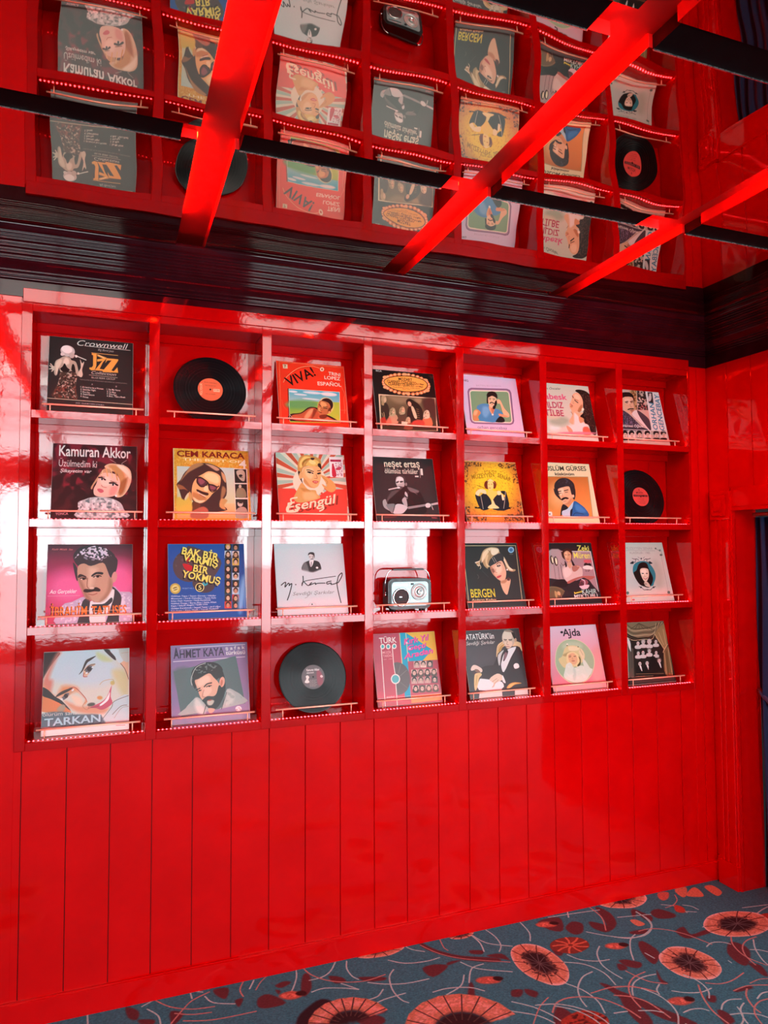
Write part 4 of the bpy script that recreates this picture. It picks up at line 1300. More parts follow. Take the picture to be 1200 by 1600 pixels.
S|d8c4b4|0|721 688 711 708 691 716 674 706 669 685 679 664 699 657 716 667
L|402820|6|681 680 690 681
L|402820|6|702 682 711 682
L|803030|4|686 701 701 702
P|c8a8a0|0|760 638 856 644 845 735 748 729
S|1c1816|0|842 678 827 705 799 714 773 701 765 673 780 646 809 636 834 650
S|d8c4b4|0|828 691 818 711 798 718 781 709 776 687 786 667 806 659 823 669
L|402820|6|787 682 796 683
L|402820|6|809 684 818 685
L|803030|4|792 703 808 704
P|585450|0|874 641 971 647 959 738 862 731
S|1c1816|0|956 681 941 707 913 717 887 704 879 675 894 649 923 639 949 652
S|d8c4b4|0|942 693 932 714 912 721 895 711 890 690 900 669 920 662 937 672
L|402820|6|901 685 910 686
L|402820|6|923 686 932 687
L|803030|4|906 706 922 707
P|d8c8b8|0|557 748 653 755 642 844 547 838
S|1c1816|0|639 788 624 814 596 824 571 811 563 783 577 756 606 747 631 760
S|1c1816|0|562 791 638 796 635 849 552 843
S|d8c4b4|0|625 800 615 820 596 828 579 818 574 797 584 777 603 769 620 779
L|402820|6|585 792 594 793
L|402820|6|606 794 615 794
L|803030|4|590 813 605 814
P|585450|0|661 751 757 757 745 847 650 841
S|50463c|0|742 791 728 817 700 827 674 813 666 785 681 759 709 749 735 763
S|50463c|0|665 793 741 799 739 852 655 846
S|d8c4b4|0|729 803 718 823 699 831 682 821 677 799 687 779 706 772 724 782
L|402820|6|688 795 697 796
L|402820|6|709 796 719 797
L|803030|4|693 815 708 816
P|d8c8b8|0|765 753 861 760 850 850 753 843
S|50463c|0|847 793 832 820 804 829 778 816 770 788 785 761 814 752 839 765
S|50463c|0|769 796 846 801 843 855 759 849
S|d8c4b4|0|833 806 823 826 803 833 786 823 781 802 791 782 811 775 828 785
L|402820|6|792 798 801 798
L|402820|6|814 799 823 800
L|803030|4|797 818 813 819
P|c8a8a0|0|875 756 972 763 960 853 863 846
S|50463c|0|958 796 943 823 914 832 888 819 881 791 895 764 924 755 950 768
S|50463c|0|880 799 957 804 953 858 869 852
S|d8c4b4|0|944 809 933 829 913 836 896 826 891 805 902 785 921 778 939 787
L|402820|6|903 801 912 801
L|402820|6|924 802 933 803
L|803030|4|908 821 923 822
T|istanbul|139|888|256|888|22|f0d8d8|b
L|f0e0d8|5|-8 891 1002 885''',
'45': '''P|3e3e40|0|-20 -20 1020 -20 1020 1020 -20 1020
S|4c4c50|160|40 214 527 218 455 507 63 524
T|ATATÜRK'ün|50|134|540|135|84|f0ece8|bn
T|Sevdiği Şarkılar|46|215|542|214|53|e8e4dc|i
S|e0c898|0|535 386 575 252 651 198 753 177 992 221 992 359 905 291 764 252 662 278 614 349 542 418
S|b89858|10|581 326 629 255 707 228 662 278 602 348
L|a08448|6|551 398 590 274 674 210
S|2a2628|0|448 547 525 448 576 357 693 311 884 268 992 359 997 873 990 914 558 893 544 831 526 655 395 585
S|302c2e|0|263 557 450 537 615 558 590 701 370 737 235 698
S|2a2628|0|598 515 746 356 621 661 587 721
S|dce8e8|0|882 279 889 311 780 442 623 651 591 556 620 454 727 324
S|282428|0|702 328 750 335 727 397 665 477 641 476
S|806870|4|698 354 729 387 666 467 660 435
S|302c2e|0|573 378 693 311 636 434 598 515 579 555
S|c8d0cc|0|565 388 680 316 617 402 569 544 550 512
S|ecf0ec|0|809 559 850 530 897 544 900 596 824 612
S|c0b8a4|0|902 138 868 238 787 283 708 249 676 155 709 55 790 9 870 43
S|dcd4c0|20|694 89 754 27 841 21 869 76 828 170 727 186 688 163
S|2c2824|0|852 32 908 67 917 153 891 162 865 97
S|8c8070|10|731 16 830 11 897 55 848 53 752 38
S|c8a888|0|930 180 920 202 904 211 892 201 890 178 900 156 916 147 928 157
S|e0cdb4|20|704 174 779 167 847 203 821 276 755 304 718 270
L|383028|11|707 159 755 164
L|383028|11|791 166 847 165
L|302824|8|713 177 746 179
L|302824|8|795 181 836 181
L|8c7860|7|763 188 745 235 778 242
L|8c5048|9|727 269 785 272
S|e8d8c8|0|69 565 111 517 169 520 254 576 246 627 165 622 135 589 76 596
S|806c5c|6|131 579 183 582 223 626 153 621
S|e0c890|0|108 689 139 640 221 636 240 667 185 715 153 813 100 890 86 829
L|a08448|6|157 672 118 811
S|e4f0f0|0|188 735 243 724 380 748 563 791 548 892 159 884
S|e8d4bc|0|358 736 501 664 590 701 605 753 529 779 454 804 422 853 397 861 419 802
L|a88468|6|398 780 489 735
L|a88468|6|429 812 509 757
L|a88468|6|385 860 427 822
S|f0f0ec|0|592 691 624 785 619 815 577 782
S|c8a050|0|630 888 688 831 788 812 906 835 782 847 690 892
S|e0c070|4|656 879 711 837 811 824 758 846 679 886
P|e8d8d0|0|167 905 546 892 536 1023 140 1003
P|e8d8d0|0|768 928 988 924 981 1026 750 1029''',
'46': '''G|e8c8d8|d87888|0|0|0|1000|-20 -20 1020 -20 1020 1020 -20 1020
S|e8a0a0|120|1043 662 952 869 830 948 747 856 751 644 841 435 965 352 1049 447
T|Ajda|338|158|677|166|115|1c1018|b
S|1c1018|0|353 98 342 110 323 115 305 109 300 95 310 83 330 78 348 85
S|1c1018|0|463 192 457 201 446 204 436 200 434 191 440 183 451 180 460 184
S|1c1018|0|488 63 483 71 473 74 464 70 462 62 467 54 478 51 486 55
S|e4d8b0|0|118 507 187 342 316 238 490 211 664 255 788 364 855 509 836 650 740 804 599 893 451 912 292 872 172 767 114 645
S|a4c09c|0|127 508 195 347 320 246 488 220 656 263 777 368 842 511 824 649 732 795 595 883 453 903 300 863 183 759 124 644
S|b8d0b0|60|671 337 602 391 461 407 331 376 287 317 355 264 495 247 627 277
S|d8d098|0|182 511 255 476 311 379 382 322 493 313 596 343 668 408 689 480 648 558 563 613 407 663 266 655 208 592
S|b0a470|20|271 456 362 422 473 408 569 473 580 534 453 447 338 480
S|e8e0b8|20|404 333 526 330 614 375 535 401 416 394
S|e8d8a0|0|358 441 472 412 559 462 582 554 559 633 505 659 439 626 347 610 326 539
S|e0b88c|0|377 462 468 432 528 491 523 571 465 617 398 593 369 532
L|402c1c|9|383 493 420 487
L|402c1c|9|475 488 511 486
L|604028|6|384 475 425 467
L|a84c40|11|424 557 472 558
L|b08858|6|448 501 434 526 459 532
S|504820|8|564 493 592 535 575 614 530 651 511 630 571 574
S|dce8d8|0|274 675 313 598 400 583 443 666 582 634 670 680 725 763 629 866 454 898 319 859 226 790
S|e8d8b0|0|579 423 638 376 674 439 666 529 624 557 612 496
S|d8e8d8|0|624 557 672 559 742 684 786 707 704 801 642 698
S|c8dccc|20|431 665 466 726 425 862 387 820
N|f0f4ec|0.2|30|286 616 670 680 629 866 238 790
S|f4f0e0|0|408 293 401 303 388 306 377 302 374 291 381 282 394 278 405 283
S|6c6840|0|397 311 392 318 383 320 375 317 373 310 378 303 387 300 395 304
S|404020|0|597 341 593 347 585 349 579 346 577 340 581 335 589 333 595 336
L|8c8450|5|612 385 653 478
P|e8a8a8|10|-30 928 993 935 982 1009 -43 994
L|c05060|7|-30 899 992 910''',
'47': '''P|28241f|0|-20 -20 1020 -20 1020 1020 -20 1020
S|8c7c60|0|223 5 1026 12 910 136 724 221 553 259 395 252 260 200 198 133
L|584c38|14|224 23 341 102 570 103 760 83 1012 19
L|c8b890|11|215 64 332 139 563 130 751 120 976 21
L|584c38|14|204 108 322 180 552 172 740 162 940 23
L|c8b890|11|193 153 312 220 542 213 729 203 904 26
L|584c38|14|183 192 303 256 532 251 719 239 868 28
L|c8b890|11|174 232 294 292 523 285 710 276 833 30
L|50442f|9|477 15 283 109
L|50442f|9|477 15 373 113
L|50442f|9|477 15 463 117
L|50442f|9|477 15 554 121
L|50442f|9|477 15 645 125
L|50442f|9|477 15 725 128
S|a08c60|0|761 214 1005 47 1001 234 975 419 891 469 841 393
S|7c6c48|0|886 488 993 438 957 910 805 873 831 649
L|d8c898|12|761 214 830 347 891 469
L|d8c898|9|849 190 899 396
L|d8c898|9|956 139 947 389
L|e0d0a0|12|982 391 888 479 853 523
L|c8b888|11|876 524 855 687 830 866
L|c8b888|11|976 456 958 693 950 892
L|584828|12|927 508 871 887
P|5c564c|20|154 358 258 436 167 894 47 886
S|e8e8e4|0|182 242 223 307 214 479 181 432 166 332
L|484440|12|251 236 162 735
S|dcdcd8|0|304 388 370 374 427 394 407 436 303 430
S|383430|0|424 336 403 364 370 374 342 361 336 332 356 303 390 293 418 306
S|e4e0dc|0|406 349 392 371 369 379 350 369 347 346 361 325 384 317 403 327
L|402820|7|360 341 371 342
L|402820|7|385 343 395 343
L|803030|5|364 363 381 364
S|dcdcd8|0|413 377 481 362 539 383 519 426 411 420
S|a8a49c|0|536 323 516 352 481 363 452 349 446 319 467 290 502 279 531 293
S|e4e0dc|0|518 337 504 359 479 367 460 357 457 334 472 312 496 303 515 314
L|402820|7|471 329 482 329
L|402820|7|496 330 507 330
L|803030|5|474 351 493 352
S|dcdcd8|0|533 386 605 370 666 392 645 437 531 431
S|c8c4bc|0|664 329 641 360 604 371 574 356 568 324 590 294 627 282 658 297
S|e4e0dc|0|644 343 629 367 603 375 583 364 580 340 595 317 621 308 641 319
L|402820|7|594 335 606 335
L|402820|7|621 336 633 337
L|803030|5|598 358 617 359
S|dcdcd8|0|681 378 745 364 799 384 780 423 679 418
S|484440|0|797 327 777 354 744 364 718 351 712 323 732 296 765 286 792 299
S|e4e0dc|0|780 340 766 361 743 368 725 359 722 337 736 317 759 309 777 319
L|402820|6|736 333 746 333
L|402820|6|759 334 770 334
L|803030|5|739 353 756 354
S|dcdcd8|0|272 548 335 534 390 554 371 594 270 588
S|403c38|0|387 498 368 525 335 535 308 522 303 493 322 466 355 456 382 469
S|e4e0dc|0|370 511 356 531 334 539 316 529 313 507 326 487 349 479 367 489
L|402820|6|326 503 336 503
L|402820|6|350 504 360 505
L|803030|5|329 523 346 524
S|dcdcd8|0|370 545 435 531 492 552 473 593 368 587
S|302c28|0|489 494 469 522 435 532 407 519 402 489 422 461 456 451 484 465
S|e4e0dc|0|472 507 457 528 434 536 415 526 412 504 426 483 450 475 468 485
L|402820|7|426 499 436 500
L|402820|7|450 500 461 501
L|803030|5|429 521 447 521
S|dcdcd8|0|502 526 568 512 625 532 605 574 500 568
S|807c74|0|622 474 602 502 568 512 540 499 534 469 555 441 589 431 617 445
S|e4e0dc|0|605 487 590 509 567 516 548 506 545 484 559 463 583 455 601 465
L|402820|7|559 479 569 480
L|402820|7|583 480 594 481
L|803030|5|562 501 579 502
S|dcdcd8|0|644 556 703 543 755 562 737 599 642 594
S|2c2824|0|752 509 734 535 703 544 678 531 673 505 691 480 722 471 748 483
S|e4e0dc|0|736 521 723 540 702 547 685 538 682 518 695 499 717 492 734 501
L|402820|6|695 514 704 514
L|402820|6|717 515 727 516
L|803030|4|698 533 714 534
S|1c1a18|0|252 736 324 711 391 745 367 841 228 832
S|1c1814|0|383 668 361 697 325 708 295 693 289 662 311 633 347 622 377 636
S|e4e0dc|0|364 682 349 704 324 712 304 701 301 678 316 655 340 647 360 658
L|402820|7|315 673 326 673
L|402820|7|341 674 352 675
L|803030|5|319 695 337 697
S|f0f0ec|0|314 714 348 712 350 795 334 786
S|1c1a18|0|398 736 471 711 538 745 513 841 374 832
S|302c28|0|530 667 508 697 472 708 442 693 436 662 458 632 494 622 524 636
S|e4e0dc|0|511 681 496 704 471 712 451 701 447 678 462 655 487 647 508 658
L|402820|7|462 673 473 673
L|402820|7|488 674 499 675
L|803030|5|465 695 484 696
S|f0f0ec|0|461 714 494 712 497 795 480 786
S|1c1a18|0|657 713 728 688 793 721 768 814 633 805
S|706c64|0|785 647 764 675 729 685 700 671 694 641 715 613 751 603 780 617
S|e4e0dc|0|767 660 752 682 728 690 708 679 705 657 720 635 744 627 764 637
L|402820|7|719 652 730 652
L|402820|7|745 653 756 654
L|803030|5|723 674 741 675
S|f0f0ec|0|718 691 751 690 752 769 736 761
S|1c1a18|0|584 580 688 623 650 854 471 843
L|a8986c|5|215 835 773 862
L|c8a880|6|215 880 550 888
P|4c3c38|10|84 915 975 929 971 983 57 983
T|KLASİKLER|123|891|390|893|18|c08870|
K|d8d0c0|8|223 5 53 886''',
'floor': '''P|309cb0|0|-20 -20 4020 -20 4020 1300 -20 1300
N|26869a|0.35|5|-20 -20 4020 -20 4020 1300 -20 1300
N|48b0c0|0.25|4|-20 -20 4020 -20 4020 1300 -20 1300
S|5a3a42|8|2981 306 3037 291 3074 355 3045 379 2977 359
S|5a3a42|8|2977 468 3031 455 3016 516 3108 507 3141 531 3021 540 2973 532 2965 496
S|5a3a42|8|2767 484 2792 494 2793 576 2721 636 2711 603 2733 533
S|5a3a42|8|3120 620 3154 654 3137 709 3053 773 3030 745 3050 675
S|5a3a42|8|2580 581 2602 599 2594 624 2561 620
S|5a3a42|8|2611 565 2645 578 2653 628 2628 628 2613 594
S|5a3a42|8|2463 714 2496 759 2552 868 2605 971 2567 963 2512 913 2485 827 2464 755
S|5a3a42|8|2450 766 2468 820 2452 919 2419 906 2423 834
S|5a3a42|8|2754 867 2784 878 2755 907 2735 892
S|5a3a42|8|2696 672 2673 726 2678 754 2654 753 2665 714
S|5a3a42|8|2725 943 2748 967 2735 1013 2691 1011
S|5a3a42|8|3068 760 3100 791 3071 853 3053 846 3058 793
S|5a3a42|8|2915 256 2929 274 2893 309 2883 305
S|5a3a42|8|2786 405 2862 412 2850 441 2788 428
S|5a3a42|8|2605 245 2637 277 2595 335 2551 337 2547 280
S|5a3a42|8|2465 191 2573 193 2528 291 2477 271
S|5a3a42|8|2675 272 2716 307 2736 353 2688 371 2659 323
S|5a3a42|8|2783 172 2810 244 2777 330 2717 364 2747 280
S|5a3a42|8|2925 248 2953 300 2962 343 2919 366
S|5a3a42|8|2411 371 2442 417 2407 453 2391 431
S|5a3a42|8|2604 562 2673 604 2648 634 2606 610
S|5a3a42|8|2434 663 2470 705 2480 856 2460 922 2419 906 2449 779
S|5a3a42|8|2105 579 2142 593 2115 624 2085 612
S|5a3a42|8|2153 590 2187 624 2162 649 2143 621
S|5a3a42|8|2204 724 2232 773 2212 827 2143 800
S|5a3a42|8|1210 289 1252 278 1300 350 1235 358 1201 338
S|5a3a42|8|1285 235 1321 220 1346 237 1305 257
S|5a3a42|8|1400 206 1423 215 1410 297 1374 339 1366 308
S|5a3a42|8|1280 261 1297 275 1285 291
S|5a3a42|8|1490 249 1534 273 1542 305 1500 303
S|5a3a42|8|1537 493 1581 485 1627 515 1604 532 1544 521
S|5a3a42|8|1516 510 1555 513 1603 556 1584 586 1515 559
S|5a3a42|8|1912 144 1952 228 2029 308 2158 374 2143 400 2031 341 1947 260 1909 195
S|5a3a42|8|2079 286 2128 305 2115 328 2076 310
S|5a3a42|8|2125 345 2189 353 2198 405 2178 390
S|5a3a42|8|1975 486 1984 504 1940 596 1909 598
S|5a3a42|8|1961 330 2015 335 1951 350
S|5a3a42|8|1596 297 1688 332 1680 351 1617 334
S|5a3a42|8|1848 333 1907 325 1948 356 1864 400
S|5a3a42|8|1063 178 1117 185 1100 247 1073 223
S|5a3a42|8|755 167 797 209 789 256 761 233
S|5a3a42|8|796 258 845 277 843 301 802 285
S|5a3a42|8|904 250 946 279 913 328 900 310
S|5a3a42|8|1128 271 1159 269 1136 314
S|5a3a42|8|2557 938 2594 959 2600 976 2542 954
S|5a3a42|8|2876 873 2944 874 2949 892 2877 890
L|b0ffff|6|1385 147 1373 211 1339 284 1308 316
L|b0ffff|6|1549 155 1508 218 1465 246 1414 249
L|b0ffff|6|1586 178 1571 227 1575 281 1591 310
L|b0ffff|6|1404 323 1454 317 1529 346 1571 370
L|b0ffff|6|1522 312 1541 333 1571 369
L|b0ffff|6|1619 342 1672 373 1749 399 1844 404
L|b0ffff|6|1740 299 1707 339 1689 419 1697 483 1716 510
L|b0ffff|6|1657 403 1624 435 1580 442
L|b0ffff|6|1583 479 1639 461 1726 454
L|b0ffff|6|1744 231 1800 276 1885 293 1943 288
L|b0ffff|6|1841 151 1862 194 1904 227
L|b0ffff|6|2140 187 2146 252 2131 314
L|b0ffff|6|2215 152 2229 230 2219 297 2189 337
L|b0ffff|6|2139 169 2171 261 2258 321
L|b0ffff|6|2008 348 2051 412 2165 478
L|b0ffff|6|2086 391 2028 403 1977 480
L|b0ffff|6|1981 430 1939 487 1866 517
L|b0ffff|6|1825 485 1887 484 1964 508 2006 547
L|b0ffff|6|2002 666 2041 687
L|b8a8a0|6|1410 149 1431 218 1496 287 1602 328 1697 318
L|b8a8a0|5|1907 177 1955 263 2035 334 2191 418
L|b8a8a0|5|1267 163 1236 195 1212 235
L|b8a8a0|5|2002 161 1991 226 1997 254
L|b0ffff|6|2636 167 2613 209
L|b0ffff|6|2529 176 2667 189 2783 203
L|b0ffff|6|2390 162 2382 253 2350 313
L|b0ffff|6|2817 287 2922 308 2973 318
L|b0ffff|6|2924 278 2932 352 2895 414 2824 451 2745 439 2672 393 2614 339
L|b0ffff|6|2595 451 2551 493 2521 562 2524 624 2535 666
L|b0ffff|6|2435 456 2462 504 2519 537 2570 545
L|b0ffff|6|2392 496 2458 537 2493 612 2486 690
L|b0ffff|6|2455 590 2399 606 2342 656 2312 713 2304 760
L|b0ffff|6|2310 608 2350 673 2362 746 2343 813
L|b0ffff|6|2069 640 2125 694 2162 759 2178 814
L|b0ffff|6|2041 687 2113 740 2146 796
L|b8a8a0|5|2206 666 2146 702 2074 774
L|b8a8a0|7|2172 744 2218 703 2286 696 2372 733 2425 809 2442 879
L|b8a8a0|6|2368 701 2474 700 2559 739 2600 783
L|b8a8a0|6|2756 161 2750 262 2699 357
L|b0ffff|6|3134 366 3138 309 3079 265
L|b0ffff|6|3403 422 3536 442
L|b0ffff|6|3373 502 3468 468 3519 456
L|b0ffff|6|3169 304 3196 327 3203 362
L|b0ffff|6|3139 355 3178 376
L|b0ffff|6|3107 487 3153 480
L|b8a8a0|5|3204 213 3179 256 3128 288 3078 294
L|b0ffff|6|2698 415 2752 447 2820 446 2882 420 2914 387 2928 334 2928 276
L|b8a8a0|6|2825 415 2886 416 2950 452 2995 508 3022 567 3037 607
L|b0ffff|6|2793 430 2748 456 2696 519 2659 583
L|b0ffff|6|3005 612 3047 597 3090 609 3111 633
L|b0ffff|6|2736 559 2745 602
L|b8a8a0|6|2581 633 2597 679 2621 723 2671 755
L|b0ffff|6|2673 691 2620 688 2566 702 2530 731 2504 767
L|b0ffff|6|2641 748 2610 770 2598 797
L|b8a8a0|6|2471 704 2534 720 2570 755 2597 778
L|b8a8a0|7|2440 742 2488 769 2523 810 2535 862 2540 916
L|b0ffff|6|2657 797 2698 825 2753 842 2805 837
L|b8a8a0|7|2775 804 2735 868 2709 936 2705 980 2706 1013
L|b0ffff|6|2856 926 2814 914 2775 923 2743 946
L|b0ffff|6|2605 911 2643 907 2680 917 2695 935
L|b0ffff|6|2847 947 2810 967 2782 1002 2768 1037
L|b0ffff|6|2750 979 2796 989 2841 1013 2860 1039
L|b8a8a0|6|2812 804 2855 827 2916 828 2997 806
L|b8a8a0|6|3169 580 3122 632 3098 694 3099 743 3124 800
L|b0ffff|6|3228 641 3179 695 3142 760 3130 798
L|b0ffff|6|3154 693 3186 708 3206 730
L|b8a8a0|6|2870 879 2944 874 3019 898
L|b8a8a0|7|2926 888 2889 919 2862 972 2858 1009
L|b0ffff|6|2914 945 2954 928 2984 929
L|b8a8a0|5|2966 865 3018 859 3053 868
L|b0ffff|6|2374 826 2423 834
L|b0ffff|6|2464 846 2511 864 2537 885
L|b0ffff|5|3008 722 3007 738
L|b0ffff|5|2526 634 2534 668
L|b0ffff|6|626 156 629 219
L|b0ffff|6|826 207 860 258 866 309
L|b0ffff|6|809 185 851 162
L|b0ffff|6|980 153 983 202
L|b0ffff|6|988 156 1024 177
L|b0ffff|6|1029 206 1053 255 1125 290
L|b8a8a0|6|858 167 906 225 977 265 1054 279
L|b8a8a0|6|1047 185 982 215 940 264 899 322
L|b8a8a0|6|917 268 974 296 1039 308
L|b8a8a0|6|942 321 1040 352 1189 360
L|b8a8a0|6|1177 165 1156 214 1161 257
L|b0ffff|6|1216 172 1191 220
S|bc7864|10|2700 488 2682 499 2650 497 2622 480 2615 462 2630 449 2664 450 2696 468
N|e8a890|0.4|7|2686 485 2670 491 2647 490 2626 478 2621 465 2633 458 2656 460 2680 470
S|2c1418|6|2715 483 2706 492 2690 492 2679 482 2676 471 2684 462 2699 462 2712 470
S|bc7864|10|2691 871 2667 880 2634 879 2603 862 2596 841 2616 831 2649 833 2676 850
N|e8a890|0.4|7|2672 866 2658 875 2632 871 2611 859 2601 845 2617 837 2642 839 2665 852
S|2c1418|6|2699 863 2690 872 2675 872 2663 863 2662 852 2670 844 2684 842 2695 852
S|bc7864|10|2528 238 2515 252 2480 247 2449 232 2441 211 2460 200 2494 200 2522 220
N|e8a890|0.4|7|2513 235 2500 242 2477 241 2456 229 2450 216 2461 207 2486 211 2508 222
S|2c1418|6|2545 234 2534 241 2520 241 2509 233 2504 221 2514 213 2529 214 2541 222
S|bc7864|10|2097 509 2082 522 2048 516 2016 502 2005 480 2025 467 2062 471 2095 489
N|e8a890|0.4|7|2079 505 2068 513 2044 512 2022 499 2018 486 2028 476 2054 480 2077 492
S|2c1418|6|2111 503 2102 511 2088 512 2077 503 2074 492 2081 482 2097 484 2108 492
S|bc7864|10|1369 327 1353 339 1320 339 1291 321 1284 301 1302 290 1335 289 1364 308
N|e8a890|0.4|7|1353 324 1340 331 1318 328 1298 318 1289 304 1304 298 1327 301 1349 311
S|2c1418|6|1384 322 1377 332 1361 330 1349 322 1345 310 1355 302 1370 301 1382 311
S|7c4438|4|2570 401 2556 436 2513 455 2463 459 2422 435 2398 401 2416 362 2462 342 2513 346 2555 365
L|cc8464|9|2504 401 2533 404 2565 401
L|cc8464|9|2500 408 2520 425 2547 436
L|cc8464|9|2491 412 2492 434 2501 455
L|cc8464|9|2481 411 2462 428 2450 448
L|cc8464|9|2474 405 2445 409 2417 419
L|cc8464|9|2474 396 2448 385 2417 381
L|cc8464|9|2481 390 2470 369 2451 353
L|cc8464|9|2491 389 2501 368 2503 346
L|cc8464|9|2500 393 2526 382 2547 366
S|a84c38|6|2335 835 2318 868 2276 888 2220 896 2182 867 2168 835 2170 796 2221 777 2280 772 2321 800
N|3c1c1c|0.4|9|2336 835 2316 865 2276 885 2224 884 2185 864 2176 835 2189 807 2223 783 2276 783 2320 803
S|cca080|4|3241 172 3312 171 3246 242 3219 238
S|cca080|4|3255 232 3325 191 3353 194 3338 251 3314 275 3263 256
S|cca080|4|3393 203 3443 201 3440 263 3407 291 3380 287
S|c8a484|2|2850 328 2880 333 2891 378 2849 379
S|b0503c|8|3133 290 3154 324 3125 362 3096 339
S|a84c3c|2|3427 497 3469 501 3426 539 3409 520
S|c08070|6|3144 169 3194 182 3154 227 3114 238 3112 210
S|f0f4ec|2|2965 678 2958 722 2935 760 2897 784 2855 794 2812 783 2775 759 2751 722 2745 678 2749 633 2774 594 2813 574 2855 560 2898 569 2934 596 2954 635
S|c8a484|16|2960 678 2948 717 2930 755 2894 777 2855 781 2816 774 2781 753 2759 718 2750 678 2756 636 2783 603 2816 582 2855 568 2893 582 2929 601 2948 638
N|e8d0b8|0.3|7|2956 678 2942 730 2905 768 2855 781 2804 768 2769 728 2754 678 2768 626 2804 587 2855 573 2904 588 2941 626
S|241c24|26|2901 678 2896 698 2890 724 2867 733 2840 741 2818 724 2811 699 2802 678 2800 650 2820 632 2844 632 2868 615 2893 627 2897 656
N|241c24|0.35|6|2924 678 2914 707 2901 738 2869 743 2840 741 2812 733 2784 713 2794 678 2800 650 2810 620 2837 600 2870 608 2897 623 2923 643
L|5c6468|4|2857 678 2883 680 2910 685
L|4a2c28|4|2910 685 2935 690 2961 698
L|5c6468|4|2856 679 2880 692 2903 706
L|4a2c28|4|2903 706 2924 722 2945 739
L|5c6468|4|2855 680 2863 706 2870 733
L|4a2c28|4|2870 733 2875 759 2878 786
L|5c6468|4|2854 680 2852 707 2847 734
L|4a2c28|4|2847 734 2842 761 2835 787
L|5c6468|4|2853 679 2836 700 2818 720
L|4a2c28|4|2818 720 2798 739 2778 756
L|5c6468|4|2852 678 2826 683 2799 686
L|4a2c28|4|2799 686 2773 687 2747 687
L|5c6468|4|2852 677 2827 669 2802 659
L|4a2c28|4|2802 659 2778 648 2754 636
L|5c6468|4|2853 676 2838 653 2824 630
L|4a2c28|4|2824 630 2811 606 2800 581
L|5c6468|4|2854 675 2849 648 2845 621
L|4a2c28|4|2845 621 2844 594 2843 567
L|5c6468|4|2856 676 2870 652 2885 630
L|4a2c28|4|2885 630 2901 608 2918 588
L|5c6468|4|2856 676 2878 660 2901 646
L|4a2c28|4|2901 646 2924 633 2947 621
S|f0f4ec|2|2390 467 2385 524 2363 571 2333 605 2297 619 2259 606 2231 569 2209 523 2201 467 2208 410 2228 360 2260 329 2297 321 2333 331 2365 359 2384 410
S|c8a484|16|2387 467 2381 521 2360 565 2331 596 2297 606 2263 593 2232 567 2215 519 2205 467 2215 414 2232 366 2262 336 2297 327 2330 339 2358 371 2380 413
N|e8d0b8|0.3|7|2382 467 2371 534 2339 581 2297 598 2254 581 2221 534 2212 467 2221 398 2254 351 2297 332 2339 351 2371 399
S|241c24|26|2337 467 2338 498 2331 534 2306 531 2285 543 2269 521 2257 497 2257 467 2261 440 2262 399 2285 385 2308 386 2330 402 2347 429
N|241c24|0.35|6|2350 467 2351 508 2333 539 2310 559 2282 568 2257 544 2236 512 2244 467 2241 425 2258 390 2282 370 2310 373 2337 387 2347 429
L|5c6468|4|2298 467 2321 472 2344 479
L|4a2c28|4|2344 479 2365 487 2387 498
L|5c6468|4|2298 468 2317 488 2336 509
L|4a2c28|4|2336 509 2353 532 2369 556
L|5c6468|4|2297 469 2306 503 2313 537
L|4a2c28|4|2313 537 2318 571 2323 605
L|5c6468|4|2296 469 2290 504 2282 538
L|4a2c28|4|2282 538 2274 570 2264 602
L|5c6468|4|2295 469 2279 494 2261 517
L|4a2c28|4|2261 517 2244 539 2225 559
L|5c6468|4|2295 467 2273 478 2250 486
L|4a2c28|4|2250 486 2228 493 2206 497
L|5c6468|4|2295 466 2272 457 2251 446
L|4a2c28|4|2251 446 2230 433 2209 419
L|5c6468|4|2295 464 2280 437 2266 409
L|4a2c28|4|2266 409 2253 380 2241 351
L|5c6468|4|2296 464 2294 428 2294 392
L|4a2c28|4|2294 392 2295 357 2297 322
L|5c6468|4|2297 464 2310 434 2324 405
L|4a2c28|4|2324 405 2338 378 2354 353
L|5c6468|4|2298 465 2319 450 2340 436
L|4a2c28|4|2340 436 2362 425 2383 416
S|f0f4ec|2|3431 519 3418 557 3386 591 3330 610 3269 618 3208 608 3155 588 3117 557 3103 519 3117 480 3154 448 3204 424 3269 418 3330 428 3381 450 3424 479
S|c8a484|16|3425 519 3412 555 3376 585 3326 603 3269 609 3211 603 3163 583 3125 555 3113 519 3126 482 3163 454 3211 434 3269 427 3328 430 3374 454 3411 482
N|e8d0b8|0.3|7|3416 519 3396 564 3343 598 3269 608 3195 597 3143 563 3124 519 3144 474 3196 441 3269 430 3341 442 3398 473
S|241c24|26|3344 519 3352 543 3323 560 3288 571 3249 570 3209 564 3185 543 3180 519 3193 496 3214 477 3249 466 3287 469 3319 479 3333 500
N|241c24|0.35|6|3380 519 3359 545 3323 561 3289 573 3243 586 3210 563 3180 545 3162 519 3167 489 3209 473 3247 460 3290 459 3323 477 3370 489
L|5c6468|4|3272 518 3311 516 3350 516
L|4a2c28|4|3350 516 3388 516 3427 519
L|5c6468|4|3271 520 3301 536 3329 552
L|4a2c28|4|3329 552 3355 570 3379 588
L|5c6468|4|3270 520 3288 542 3304 563
L|4a2c28|4|3304 563 3318 586 3329 608
L|5c6468|4|3268 520 3265 544 3259 568
L|4a2c28|4|3259 568 3251 591 3241 614
L|5c6468|4|3266 520 3237 536 3207 551
L|4a2c28|4|3207 551 3176 565 3143 578
L|5c6468|4|3265 519 3227 523 3188 526
L|4a2c28|4|3188 526 3149 527 3111 527
L|5c6468|4|3265 518 3227 512 3190 505
L|4a2c28|4|3190 505 3154 496 3119 486
L|5c6468|4|3266 517 3242 498 3220 478
